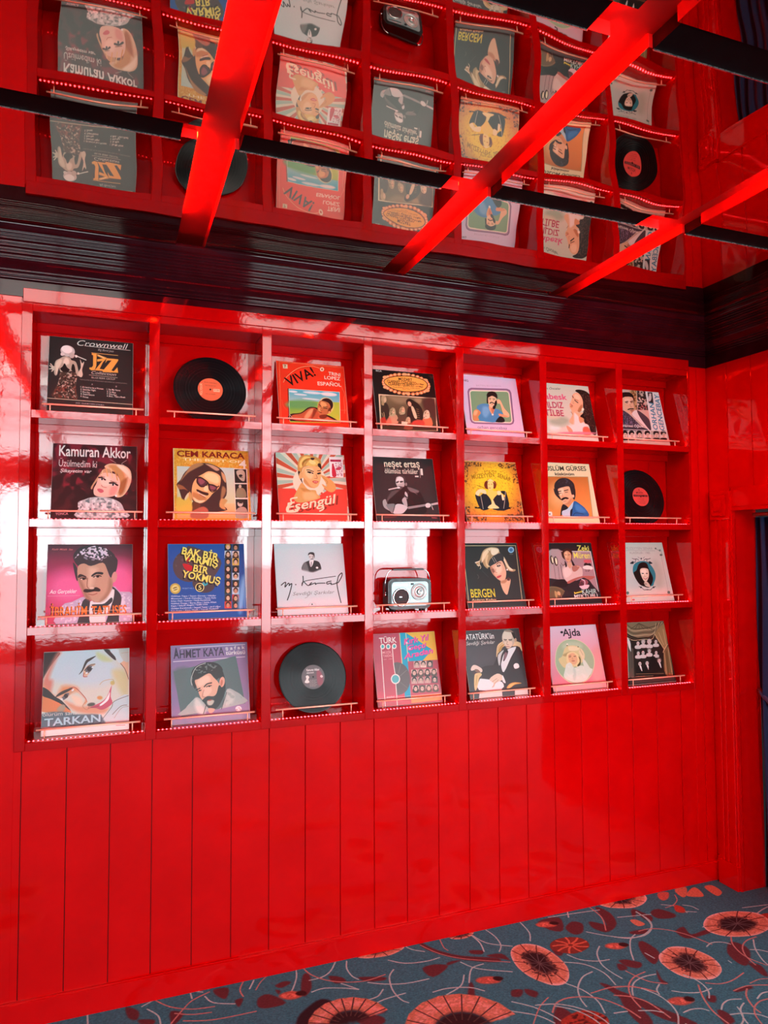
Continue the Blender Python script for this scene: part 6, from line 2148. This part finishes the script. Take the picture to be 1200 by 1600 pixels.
M['carpet'] = mat('patterned carpet', (.1, .15, .18), .95, extra=carpet)
fl = MB().box(XL, XR_, YB, .1, 0, FZ).build('floor', M['carpet']); tag(fl, 'slate blue carpet printed with orange and black poppies and pale curved lines', kind='structure')
# back wall with single planks; the cabinet is let into it
PK0, PKW = -.001, .14616
CX0, CX1, CZ0, CZ1 = -.026, 3.014, 1.0308, 2.6765
q = MB(); q.box(XL, XW, WP+.012, .12, 0, CZ0+.0005); q.box(XL, CX0+.0005, WP+.012, .12, CZ0, 2.99); q.box(CX1-.0005, XW, WP+.012, .12, CZ0, 2.99); q.box(CX0, CX1, WP+.012, .12, 2.645, 2.99); q.box(CX0, CX1, .012, .12, CZ0, 2.65)
wb = q.build('wall_back', M['dark']); tag(wb, 'glossy red wall of upright tongue and groove planks around and below the record cabinet', kind='structure')
zt = 2.65; zb = FZ+.088
full = MB().box(.0013, PKW-.0013, 0, .012, zb, zt, .0012).mesh('plank', M['lacquer']); low = MB().box(.0013, PKW-.0013, 0, .012, zb, CZ0, .0012).mesh('plank', M['lacquer'])
for i in range(int((XL-PK0)//PKW)+1, int((XW-PK0)//PKW)+1):
    x = PK0+i*PKW; x2 = x+PKW
    if x2 <= CX0 or (x >= CX1 and x2 <= XW): link('plank', full, wb, (x, WP, 0))
    elif x < CX0: MB().box(x+.0013, CX0, WP, WP+.012, zb, zt, .0006).box(CX0, x2-.0013, WP, WP+.012, zb, CZ0, .0006).build('plank', M['lacquer'], wb)
    elif x2 > CX1 and x < CX1: MB().box(CX1, x2-.0013, WP, WP+.012, zb, zt, .0006).box(x+.0013, CX1, WP, WP+.012, zb, CZ0, .0006).build('plank', M['lacquer'], wb)
    elif x2 > XW: MB().box(x+.0013, XW, WP, WP+.012, zb, zt, .0006).build('plank', M['lacquer'], wb)
    else: link('plank', low, wb, (x, WP, 0))
bb = MB(); bb.box(XL, XW, WP-.014, WP+.002, FZ, FZ+.086, .001); bb.box(XL, XW, WP-.009, WP+.002, FZ+.086, FZ+.091)
tag(bb.build('baseboard_back', M['lacquer']), 'flat red baseboard running under the planks of the record wall', kind='structure')
fz = MB().box(XL, XW, WP-.004, WP+.012, 2.648, 2.72).build('trim_1', M['maroon']); tag(fz, 'narrow dark maroon frieze band under the crown moulding', kind='structure')
# crown moulding profile: (distance from wall, height)
PROF = []
def bead(d, z, r, a0=-80, a1=190, n=7):      # a rounded reed bulging down and into the room
    for k in range(n): t = math.radians(a0+(a1-a0)*k/(n-1)); PROF.append((d+r*math.sin(t)*.7+r*.3, z-r*math.cos(t)))
PROF += [(0, 2.706), (.004, 2.706)]
bead(.008, 2.7115, .0050); bead(.014, 2.722, .0042); PROF += [(.018, 2.728), (.024, 2.7285)]
bead(.025, 2.7325, .0026)
for k in range(7): t = k/6; PROF.append((.029+.030*t**1.2, 2.737+.022*t))
bead(.061, 2.7630, .0022); bead(.066, 2.7690, .0030)
PROF += [(.072, 2.7735), (.076, 2.774)]
bead(.078, 2.7785, .0034); bead(.0845, 2.7860, .0030)
PROF += [(.091, 2.790), (.094, 2.7905)]
bead(.096, 2.7950, .0036); bead(.1025, 2.8030, .0030); PROF += [(.108, 2.808), (.112, 2.8085)]
bead(.114, 2.8130, .0034); bead(.1205, 2.8210, .0034); bead(.127, 2.8300, .0040); PROF += [(.132, 2.836), (.140, 2.8365), (.143, 2.846), (.148, 2.849), (.150, 2.862)]
def crown(name, axis, label):
    m = MB(); a = []; b = []
    for dd, zz in PROF:
        if axis == 'x': a.append((XL, WP-dd, zz)); b.append((XW-dd, WP-dd, zz))
        else: a.append((XW-dd, WP-dd, zz)); b.append((XW-dd, -1.76, zz))
    va = [m.b.verts.new(p) for p in a]; vb = [m.b.verts.new(p) for p in b]
    for i in range(len(va)-1): m.b.faces.new((va[i], va[i+1], vb[i+1], vb[i])).smooth = True
    # back closing strips give the moulding its body
    ax = (XL, WP, ZC) if axis == 'x' else (XW, WP, ZC); bx = (XW, WP, ZC) if axis == 'x' else (XW, -1.76, ZC)
    c0 = m.b.verts.new(ax); c1 = m.b.verts.new(bx); m.b.faces.new((va[-1], c0, c1, vb[-1])); m.b.faces.new((c0, va[0], vb[0], c1))
    o = m.build(name, M['maroon']); tag(o, label, kind='structure')
crown('trim_2', 'x', 'deep reeded dark maroon crown moulding above the record wall')
crown('trim_3', 'y', 'reeded dark maroon crown moulding above the doorway wall')
# doorway wall on the right
XJ = 3.275; YD = -.303; YE = -1.45
wr = MB(); wr.box(XW+.012, XJ, YD, .1, 0, 2.99); wr.box(XW+.012, XJ, YE, YD, 1.93, 2.99); wr.box(XW+.012, XJ, -1.75, YE, 0, 2.99)
wr = wr.build('wall_right', M['lacquer']); tag(wr, 'narrow red planked wall with the curtained doorway', kind='structure')
edges = [WP, -.283, -.430]
while edges[-1] > -1.6: edges.append(edges[-1]-.147)
for a, b in zip(edges, edges[1:]):
    MB().box(XW, XW+.012, b+.0013, a-.0013, 2.02 if a < -.25 else FZ+.12, 2.65, .0012).build('plank', M['lacquer'], wr)
tag(MB().box(XW-.004, XW+.012, -1.75, WP-.004, 2.648, 2.72).build('trim_4', M['maroon']), 'dark maroon frieze band above the doorway', kind='structure')
tag(MB().box(XW-.012, XW, -.188, WP-.014, FZ, FZ+.12).build('baseboard_right', M['lacquer']), 'short red baseboard between the corner and the door casing', kind='structure')
dr = empty('door_1', (XW, -.2, FZ)); tag(dr, 'red framed doorway without a leaf, hung with navy curtains', kind='structure')
def dbox(name, boxes, m=M['lacquer'], **k):
    q = MB()
    for bx in boxes: q.box(*bx)
    o = q.build(name, m, dr); o.location = (-XW, .2, -FZ); return o
F1 = FZ+.118
dbox('casing', [(XW-.018, XW+.012, YD, -.190, F1, 1.866, .002), (XW-.025, XW-.018, -.222, -.209, F1, 1.866, .002), (XW-.025, XW-.018, -.250, -.237, F1, 1.866, .002), (XW-.028, XW-.018, -.300, -.278, F1, 1.866, .003)])
dbox('plinth_block', [(XW-.030, XW+.012, YD-.002, -.188, FZ, F1, .002)])
dbox('corner_block', [(XW-.028, XW+.012, YD-.003, -.184, 1.866, 2.008, .002), (XW-.036, XW-.028, -.288, -.198, 1.884, 1.990, .006), (XW-.044, XW-.036, -.268, -.218, 1.905, 1.969, .006)])
dbox('lintel', [(XW-.014, XW+.012, -1.6, YD-.003, 1.925, 2.024, .002), (XW-.014, XJ, YE, YD-.001, 1.910, 1.93, .001)])
dbox('jamb', [(XW-.012, XW+.004, YD-.006, YD, FZ, 1.910), (XW+.010, XJ, YD-.004, YD, FZ, 1.910)])
dbox('jamb', [(XW-.012, XJ, YE-.005, YE, FZ, 1.910)])
dbox('casing', [(XW-.018, XW+.012, -1.6, YE-.005, FZ, 1.925, .002)])
# shell out of view
def S(name, bx, m, label, **k): o = MB().box(*bx).build(name, m); tag(o, label, kind='structure'); return o
S('wall_left', (XL-.1, XL, YB, .1, 0, 2.99), M['wallback'], 'red end wall of the room')
S('wall_far_right', (XR_, XR_+.1, YB, .1, 0, 2.99), M['wallback'], 'red wall at the far right end of the room')
S('wall_passage', (XJ, XR_, -.28, .1, 0, 2.99), M['corridor'], 'passage wall behind the curtains, coloured near-black for shade')
S('wall_passage_side', (3.75, 3.8, -1.75, -.28, 0, 2.99), M['corridor'], 'side of the passage, coloured near-black for shade')
wf = MB(); xs = [XL]+[q for a, b, k in WINS for q in (a, b)]+[XR_]
wf.box(XL, XR_, YB-.1, YB, 0, .30); wf.box(XL, XR_, YB-.1, YB, 2.66, 2.99)
for i in range(0, len(xs), 2): wf.box(xs[i], xs[i+1], YB-.1, YB, .30, 2.66)
tag(wf.build('wall_front', M['wallback']), 'red wall with the daylight windows', kind='structure')
for i, (a, b, k) in enumerate(WINS):
    q = MB(); q.box(a, b, YB-.06, YB-.02, .30, .35); q.box(a, b, YB-.06, YB-.02, 2.62, 2.66); q.box(a, a+.04, YB-.06, YB-.02, .35, 2.62); q.box(b-.04, b, YB-.06, YB-.02, .35, 2.62)
    n = max(2, round((b-a)/.85))
    for j in range(1, n): xx = a+(b-a)*j/n; q.box(xx-.02, xx+.02, YB-.06, YB-.02, .35, 2.62)
    tag(q.build('window_%d' % (i+1), M['frame']), 'wide daylight window across the room, number %d from the left' % (i+1), kind='structure')
# ------------------------------------------------------------------ ceiling: warped mirror panels between red lit and black channels
ceil = MB().box(XL, XR_, YB, .1, ZC+.036, 3.06).build('ceiling', M['channel']); tag(ceil, 'ceiling of wavy mirror panels parted by red lit and black channels', kind='structure')
XC = [-1.855, -1.055, -.255, .545, 1.350, 2.140, 3.745, 4.545, 5.345, 6.145]; YC = [-1.05, -1.795, -2.54, -3.29, -4.04, -4.79]
HX, HY = .052, .045
xb = [XL]+XC+[XR_]; yb = [0.0]+YC+[YB]
rngc = random.Random(11)
for i in range(len(xb)-1):
    for j in range(len(yb)-1):
        x0 = xb[i]+(HX if i else 0); x1 = xb[i+1]-(HX if i+1 < len(xb)-1 else 0)
        y1 = yb[j]-(HY if j else 0); y0 = yb[j+1]+(HY if j+1 < len(yb)-1 else 0)
        if x1-x0 < .05 or y1-y0 < .05: continue
        n = 26 if j < 3 and i < 8 else 2
        ph = [rngc.uniform(0, 6.28) for _ in range(8)]; A = 0; Bn = .00028; 
        bm = bmesh.new(); g = []
        tilt = rngc.uniform(-.003, .003)
        for a in range(n+1):
            row = []
            for b in range(n+1):
                u, v = a/n, b/n; x = x0+(x1-x0)*u; y = y0+(y1-y0)*v; uu, vv = 2*u-1, 2*v-1
                tt = 1-v; ss, s2 = ((.004, .034) if x1 < .55 else (.002, .009)) if j == 0 else ((-.003, .022) if j == 1 else (0, .01))
                dz = (y1-y0)*(ss*tt+s2*tt*tt/2)*(1 if n > 2 else 0) + (x1-x0)*tilt*u
                if n > 2: dz += Bn*(math.sin(9*x+4*y+ph[0])+.8*math.sin(15*x-7*y+ph[1])+.35*math.sin(26*x+13*y+ph[2])+.7*math.sin(5*x+17*y+ph[3])+.35*math.sin(-11*x+27*y+ph[4]))
                row.append(bm.verts.new((x, y, ZC+.001+dz-(y1-y0)*(ss+s2/2)*(.55 if n > 2 else 0))))
            g.append(row)
        for a in range(n):
            for b in range(n):
                f = bm.faces.new((g[a][b], g[a+1][b], g[a+1][b+1], g[a][b+1])); f.smooth = True
        rim = [g[a][0] for a in range(n+1)]+[g[n][b] for b in range(1, n+1)]+[g[a][n] for a in range(n-1, -1, -1)]+[g[0][b] for b in range(n-1, 0, -1)]
        top = [bm.verts.new((v.co.x, v.co.y, ZC+.036)) for v in rim]
        rim = [bm.verts.new(v.co) for v in rim]
        for a in range(len(rim)):
            f = bm.faces.new((rim[a], rim[(a+1) % len(rim)], top[(a+1) % len(rim)], top[a])); f.material_index = 1
        bmesh.ops.recalc_face_normals(bm, faces=bm.faces)
        me = bpy.data.meshes.new('mirror_panel'); bm.to_mesh(me); bm.free(); me.materials.append(M['mirror'] if j < 3 else M['mirror_far']); me.materials.append(M['channel'])
        link('mirror_panel', me, ceil)
LST = {1.350: .062, 2.140: .10}
for yc in YC:
    prev = XL
    for xc in XC+[XR_+.2]:
        a, b = prev, min(xc-HX-LST.get(xc, .045), XR_)
        if b > a:
            MB().box(a, b, yc-HY, yc+HY, ZC+.001, ZC+.034).build('black_strip', M['black'], ceil)
            MB().box(a, b, yc+HY-.003, yc+HY, ZC-.002, ZC+.001).build('silver_bead', M['silver'], ceil)
        prev = xc+HX+.012
for xc in XC:
    segs = [(-.50, -1.002)]+[(yc-.22, yc2+.06) for yc, yc2 in zip(YC, YC[1:])]
    for yc in YC[:3]:
        MB().box(xc-HX-LST.get(xc, .045)+.002, xc-HX-.004, yc-HY+.0005, yc-HY+.002, ZC+.020, ZC+.034).build('red_led_tape', M['ledglow'], ceil)  # short extra tape, out of sight, added to redden the crossing stubs
    for a, b in segs: MB().box(xc-HX+.0005, xc-HX+.0020, b, a, ZC+.024, ZC+.035).build('red_led_tape', M['ledglow'], ceil)
# ------------------------------------------------------------------ record cabinet
P_, T_, D_, TH = .43, .038, .165, .0285
ZS = {1: 2.239, 2: 1.847, 3: 1.462, 4: 1.059}; ZRB = 2.6256
cab = empty('record_cabinet', (1.5, 0, 1.03)); tag(cab, 'glossy red wall cabinet of twenty-eight open cells holding record sleeves', 'shelf')
ORG = Vector((1.5, 0, 1.03))
def part(name, mb, m, parent=cab, **k):
    o = mb.build(name, m, parent)
    if parent is cab: o.location = -ORG
    return o
Z0, Z1 = 1.0308, 2.6256
part('side_panel', MB().box(-.026, .010, -D_, 0, Z0, 2.640, .0015), M['cabinet'])
part('side_panel', MB().box(3.0, 3.014, -D_, 0, Z0, 2.640, .0015), M['cabinet'])
dm = MB().box(-T_/2, T_/2, -D_, 0, Z0, Z1, .0015).mesh('divider', M['cabinet'])
for k in range(1, 7): link('divider', dm, cab, (k*P_-ORG.x, 0, -ORG.z))
part('fascia', MB().box(-.022, 3.006, -D_-.005, -D_+.014, ZRB, 2.6765, .0015), M['cabinet'])
sm = {}
for c in range(7):
    xa = (c*P_+T_/2) if c else .010; xb_ = ((c+1)*P_-T_/2) if c < 6 else 3.0
    bp = []
    tp = part('top_board', MB().box(xa, xb_, -D_+.001, 0, ZRB-TH, ZRB, .001), M['cabinet'])
    cuts = [xa]+[q_ for q_ in (2.465, 2.888) if xa < q_ < xb_]+[xb_]
    for a_, b_ in zip(cuts, cuts[1:]): part('back_panel', MB().box(a_+(.0008 if a_ > xa else 0), b_-(.0008 if b_ < xb_ else 0), 0, .011, Z0, ZRB, .0008), M['cabinet'])
    for r in (1, 2, 3, 4):
        z = ZS[r]
        part('shelf', MB().box(xa, xb_, -D_+.001, 0, z-TH, z, .001), M['cabinet'])
        zt = (ZS[r-1] if r > 1 else ZRB)-TH
        part('cleat', MB().box(xa, xb_, -.016, 0, zt-.032, zt, .001), M['cabinet'])
        bx0, bx1 = xa+.030 if c == 0 else xa+.012, xb_-.016; 
        if c > 0: bx0 = xb_-.016-.345
        rail = part('guard_rail', MB().tube([(bx0, -.1165, z+.0315), (bx1, -.1165, z+.0315)], .0035, 8), M['brass'])
        for px in (bx0+.028, bx1-.028):
            MB().tube([(px, -.1165, z), (px, -.1165, z+.030)], .0022, 8).build('rail_post', M['brass'], rail)
        st = part('led_tape', MB().box(xa+.004, xb_-.004, -D_+.018, -D_+.027, z, z+.0006), M['ledstrip'])
        q = MB(); n = 26
        for k in range(n):
            xx = xa+.01+(xb_-xa-.02)*k/(n-1); q.box(xx-.0022, xx+.0022, -D_+.019, -D_+.025, z+.0006, z+.0017)
        dd = q.build('diode', M['led'], st); dd['kind'] = 'stuff'
# ------------------------------------------------------------------ sleeves
SW, FY, TY, HZ = .302, -.094, -.012, .293
LEAN = math.atan2(TY-FY, HZ); SH = math.hypot(TY-FY, HZ)
SLEEVES = {
'11': (.356, 'black jazz sleeve with a silver-haired singer at left and gold JZZ letters'),
'13': (1.230, 'red-orange VIVA! sleeve with a short-haired head resting over green grass'),
'14': (1.660, 'black MOZART sleeve with an orange oval plaque above wigged musicians'),
'15': (2.095, 'pale lilac sleeve framing a moustached man in a blue shirt on green'),
'16': (2.512, 'cream and grey sleeve with a long dark-haired woman in profile and crimson letters'),
'17': (2.952, 'sleeve with big blue letters running up the right side beside a man in a suit'),
'21': (.375, 'dark maroon sleeve with white lettering and a blond woman in a ruffled collar'),
'22': (.814, 'golden THE BEST OF 4 sleeve with a long-haired man in tinted glasses'),
'23': (1.230, 'red and mint sunburst sleeve with a woman with blond curls'),
'24': (1.654, 'charcoal sleeve with a man playing a long-necked lute at a microphone'),
'25': (2.088, 'mottled yellow sleeve with a brown ornate border and a woman in black'),
'26': (2.509, 'cream-bordered orange sleeve with a moustached man in a blue jacket'),
'31': (.363, 'magenta sleeve with a large moustached man in a bow tie over orange letters'),
'32': (.797, 'blue sleeve with tilted yellow letters, number 5 and two columns of small portraits'),
'33': (1.224, 'pale blue-white sleeve with a black handwritten signature under a small suited man'),
'35': (2.090, 'dark grey-green sleeve with thin cream border and a woman in a headband'),
'36': (2.513, 'black-bordered sleeve with yellow letters top right and a seated man in a pale jacket'),
'37': (2.953, 'pale mint sleeve with a teal oval holding a dark-haired woman'),
'41': (.356, 'sleeve filled by a close-up pastel drawing of a tilted smiling face'),
'42': (.812, 'lilac sleeve with a bearded man on a tilted grey-green rectangle'),
'44': (1.657, 'pink TÜRK POP sleeve with a half record and a grid of tiny portraits'),
'45': (2.096, 'dark grey sleeve with a man in a dark suit seated in a gilt armchair'),
'46': (2.532, 'pink sleeve with an oval of a woman in a wide straw hat'),
'47': (2.952, 'sepia sleeve of a group of people under a draped stage curtain'),
}
ROWN = {1: 'top', 2: 'second', 3: 'third', 4: 'bottom'}
HZX = {'11': .312, '15': .305, '16': .299, '17': .300, '26': .300, '44': .299}
for key, (xr, lab) in SLEEVES.items():
    r = int(key[0]); z = ZS[r]; SH = math.hypot(TY-FY, HZX.get(key, HZ)); LEAN = math.atan2(TY-FY, HZX.get(key, HZ))
    body_me = MB().box(-SW/2, SW/2, .0004, .0040, 0, SH, .0006).mesh('card', M['card'])
    o = link('record_sleeve', body_me, None, (xr-SW/2, FY, z+.0013), (-LEAN, 0, 0))
    tag(o, lab, 'record', 'record sleeves on the %s row of the red cabinet' % ROWN[r])
    me = bpy.data.meshes.new('cover_print'); e = .0008
    me.from_pydata([(-SW/2+e, 0, e), (SW/2-e, 0, e), (SW/2-e, 0, SH-e), (-SW/2+e, 0, SH-e)], [], [(0, 1, 2, 3)])
    uv = me.uv_layers.new(name='uv'); 
    for l, q in zip(uv.data, ((0, 0), (1, 0), (1, 1), (0, 1))): l.uv = q
    me.materials.append(print_mat('cover '+key, picture('cover_'+key, key, 512, 512, .512), .32))
    link('cover_print', me, o)
# vinyl records
def vinyl(nt, b):
    tg = nt.nodes.new('ShaderNodeTangent'); tg.direction_type = 'RADIAL'; tg.axis = 'Y'
    nt.links.new(tg.outputs[0], b.inputs['Tangent']); b.inputs['Anisotropic'].default_value = .85
    tc = nt.nodes.new('ShaderNodeTexCoord'); ln = nt.nodes.new('ShaderNodeVectorMath'); ln.operation = 'LENGTH'; nt.links.new(tc.outputs['Object'], ln.inputs[0])
    nz = nt.nodes.new('ShaderNodeTexNoise'); nz.noise_dimensions = '1D'; nz.inputs['Scale'].default_value = 160; nt.links.new(ln.outputs['Value'], nz.inputs['W'])
    mr = nt.nodes.new('ShaderNodeMapRange'); mr.inputs['To Min'].default_value = .16; mr.inputs['To Max'].default_value = .36
    nt.links.new(nz.outputs[0], mr.inputs['Value']); nt.links.new(mr.outputs[0], b.inputs['Roughness'])
M['vinyl'] = mat('black vinyl', (.005, .005, .006), .25, spec=1.27, extra=vinyl)
M['vinylrun'] = mat('smooth vinyl', (.006, .006, .007), .1, extra=wear((.005, .005, .006), (.009, .009, .01), 40))
VR = .1445
for key, x, lab in (('12', .652, 'black vinyl disc with an orange label standing in the top row'), ('27', 2.788, 'black vinyl disc with a red label, at the right end of the second row'), ('43', 1.081, 'black vinyl disc with a dark grey and pink label in the bottom row')):
    r = int(key[0]); t = -.07; c = VR
    yaw = 0
    # lean: foot on the shelf, upper rim towards the wall
    la = .245
    o = MB().lathe([(.0035, .0008), (.0035, -.0008), (.056, -.0008), (.056, -.0007), (.059, -.0007), (.059, -.0009), (.141, -.0009), (.1415, -.0006), (VR, -.0002), (VR, .0002), (.1415, .0006), (.0035, .0008)], (0, 0, 0), 'y', 120, False).build('vinyl_record', M['vinyl'])
    o.location = (x, -.088+VR*math.sin(la), ZS[r]+VR*math.cos(la)+.0004); o.rotation_euler = (-la, {'12': .35, '27': .1, '43': 0}[key]*0, 0)
    tag(o, lab, 'record', 'bare vinyl discs in the red cabinet')
    me = bpy.data.meshes.new('label'); n = 48; R = .0495
    vs = [(R*math.cos(2*math.pi*k/n), -.0013, R*math.sin(2*math.pi*k/n)) for k in range(n)]+[(.0036*math.cos(2*math.pi*k/n), -.0013, .0036*math.sin(2*math.pi*k/n)) for k in range(n)]
    me.from_pydata(vs, [], [(k, (k+1) % n, n+(k+1) % n, n+k) for k in range(n)])
    uv = me.uv_layers.new(name='uv')
    for l in me.loops: v = vs[l.vertex_index]; uv.data[l.index].uv = (.5+v[0]/R/2, .5+v[2]/R/2)
    me.materials.append(print_mat('label '+key, picture('label_'+key, key, 320, 320, .32), .4))
    l = link('label', me, o); l['label'] = {'12': 'orange paper label', '27': 'red paper label with dark bar', '43': 'dark grey and pink paper label'}[key]
# ------------------------------------------------------------------ portable radio
M['rblack'] = mat('black leatherette', (.012, .011, .012), .35, bump=(350, .3, .001), extra=wear((.01, .009, .01), (.02, .018, .018), 60))
M['rface'] = mat('brushed silver blue face', (.3, .45, .46), .3, .25, extra=wear((.26, .4, .42), (.36, .5, .5), 18))
M['chrome'] = mat('chrome', (.82, .82, .82), .12, 1, extra=wear((.75, .75, .75), (.88, .88, .88), 50))
M['mesh'] = mat('speaker mesh', (.03, .03, .03), .5, bump=(700, .8, .002), extra=wear((.02, .02, .02), (.06, .05, .05), 200))
M['dial'] = mat('dial disc', (.5, .56, .55), .3, .3, extra=wear((.42, .5, .48), (.6, .66, .64), 30))
RX, RZ, RF = 1.506, ZS[3]+.0085, -.088
rad = empty('portable_radio', (RX, -.055, ZS[3])); tag(rad, 'black retro portable radio with silver face, round dial and tall chrome handle', 'radio')
def rp(name, mb, m, parent=rad): 
    o = mb.build(name, m, parent)
    if parent is rad: o.location = (-RX, .055, -ZS[3])
    return o
def rbox(w, h, r, y0, y1, cx, cz, n=5, m=None):
    q = m or MB(); pts = []
    for sx, sz, a0 in ((1, 1, 0), (-1, 1, 90), (-1, -1, 180), (1, -1, 270)):
        for k in range(n+1):
            a = math.radians(a0+90*k/n); pts.append((cx+sx*(w/2-r)+r*math.cos(a), cz+sz*(h/2-r)+r*math.sin(a)))
    f = [q.b.verts.new((x, y0, z)) for x, z in pts]; b = [q.b.verts.new((x, y1, z)) for x, z in pts]
    q.b.faces.new(f); q.b.faces.new(b[::-1])
    for k in range(len(f)): q.b.faces.new((f[k], f[(k+1) % len(f)], b[(k+1) % len(f)], b[k]))
    return q
rp('case', rbox(.203, .132, .026, RF, RF+.062, RX, RZ+.066), M['rblack'])
rp('bezel', rbox(.186, .116, .02, RF-.003, RF, RX, RZ+.066), M['rblack'])
rp('face_plate', rbox(.172, .104, .015, RF-.005, RF-.003, RX, RZ+.066), M['rface'])
sx, sz = RX-.043, RZ+.052
rp('speaker_ring', MB().lathe([(.040, 0), (.040, -.005), (.036, -.007), (.034, -.005), (.034, 0)], (sx, RF-.005, sz), 'y', 40), M['chrome'])
sp = rp('speaker', MB().lathe([(.034, 0), (.034, -.002), (.026, -.004), (.012, -.0045), (.0005, -.005)], (sx, RF-.005, sz), 'y', 36), M['mesh'])
MB().box(sx-.010, sx+.002, RF-.0115, RF-.009, sz-.001, sz+.004, .0008).build('badge', M['chrome'], sp)
dx, dz = RX+.041, RZ+.074
rp('tuning_dial', MB().lathe([(.037, 0), (.037, -.004), (.034, -.006), (.033, -.0045), (.022, -.0045), (.021, -.007), (.012, -.007), (.0115, -.0045), (.0005, -.0045)], (dx, RF-.005, dz), 'y', 44), M['dial'])
kb = rp('dial_knob', MB().lathe([(.0105, 0), (.0105, -.010), (.008, -.012), (.006, -.009), (.0005, -.009)], (dx, RF-.009, dz), 'y', 28), M['chrome'])
q = MB()
for k in range(24):
    a = 2*math.pi*k/24; q.box(dx+.028*math.cos(a)-.0008, dx+.028*math.cos(a)+.0008, RF-.0102, RF-.0092, dz+.028*math.sin(a)-.0008, dz+.028*math.sin(a)+.0008)
rp('dial_marks', q, M['rblack'])
rp('name_strip', MB().box(RX-.078, RX-.012, RF-.0062, RF-.005, RZ+.103, RZ+.109, .0004), M['chrome'])
rp('switch', MB().box(RX+.004, RX+.016, RF-.010, RF-.005, RZ+.104, RZ+.112, .001), M['rblack'])
rp('switch', MB().box(RX+.035, RX+.068, RF-.0075, RF-.005, RZ+.018, RZ+.024, .001), M['chrome'])
hy = RF+.020; hp = []
for x, z in ((-.106, .062), (-.106, .115), (-.103, .140), (-.095, .158), (-.083, .168), (-.07, .171)): hp.append((RX+x, hy, RZ+z))
hp2 = [(2*RX-x, y, z) for x, y, z in hp[::-1]]
rp('handle', MB().tube(hp, .0028, 8), M['chrome']); rp('handle', MB().tube(hp2, .0028, 8), M['chrome'])
rp('handle_grip', MB().box(RX-.074, RX+.074, hy-.006, hy+.006, RZ+.1675, RZ+.1755, .002), M['rblack'])
for s_ in (-1, 1):
    rp('pivot', MB().lathe([(.007, 0), (.007, s_*.008), (.005, s_*.010)], (RX+s_*.1015, hy, RZ+.062), 'x', 20), M['chrome'])
for fx in (-.07, .07):
    for fy in (.012, .048): rp('foot', MB().lathe([(.007, 0), (.008, .008)], (RX+fx, RF+fy, ZS[3]+.0006), 'z', 16), M['rblack'])
# ------------------------------------------------------------------ curtains in the doorway
def curtain(ya, yb2, label, ph, tie):
    q = bmesh.new(); n, mz = 120, 40; g = []
    for a in range(n+1):
        u = a/n; row = []
        for b in range(mz+1):
            v = b/mz; z = FZ+.006+v*1.785
            pinch = 1-.35*math.exp(-((z-.92)/.22)**2) if tie else 1
            y = ya+(yb2-ya)*u*pinch+ (0 if tie else 0)
            amp = .016+.010*math.sin(3*u*6+ph)
            x = 3.262+amp*math.sin(u*62+ph+.35*math.sin(v*5+u*9))+.008*math.sin(v*7+u*20)
            row.append(q.verts.new((x, y, z)))
        g.append(row)
    for a in range(n):
        for b in range(mz):
            f = q.faces.new((g[a][b], g[a+1][b], g[a+1][b+1], g[a][b+1])); f.smooth = True
    r = bmesh.ops.solidify(q, geom=q.faces[:], thickness=.003)
    me = bpy.data.meshes.new('curtain'); q.to_mesh(me); q.free(); me.materials.append(M['curtain'])
    for p in me.polygons: p.use_smooth = True
    o = link('curtain', me); tag(o, label, 'curtain'); return o
c1 = curtain(YD-.016, -.86, 'navy velvet curtain hanging in the doorway, gathered beside the red jamb', 0, False)
tbk = MB().tube([(3.232, -.85, .95), (3.228, -.65, .89), (3.230, -.48, .93), (3.236, -.35, 1.02), (3.25, -.322, 1.04)], .009, 10).build('tieback', M['curtain'], c1)
c2 = curtain(-.88, YE+.02, 'second navy velvet curtain at the near side of the doorway', 2, False)
rod = MB().tube([(3.262, YD-.006, 1.893), (3.262, YE+.006, 1.893)], .010, 12).build('curtain_rod', M['brass']); tag(rod, 'thin brass curtain rod under the doorway lintel', 'rod')
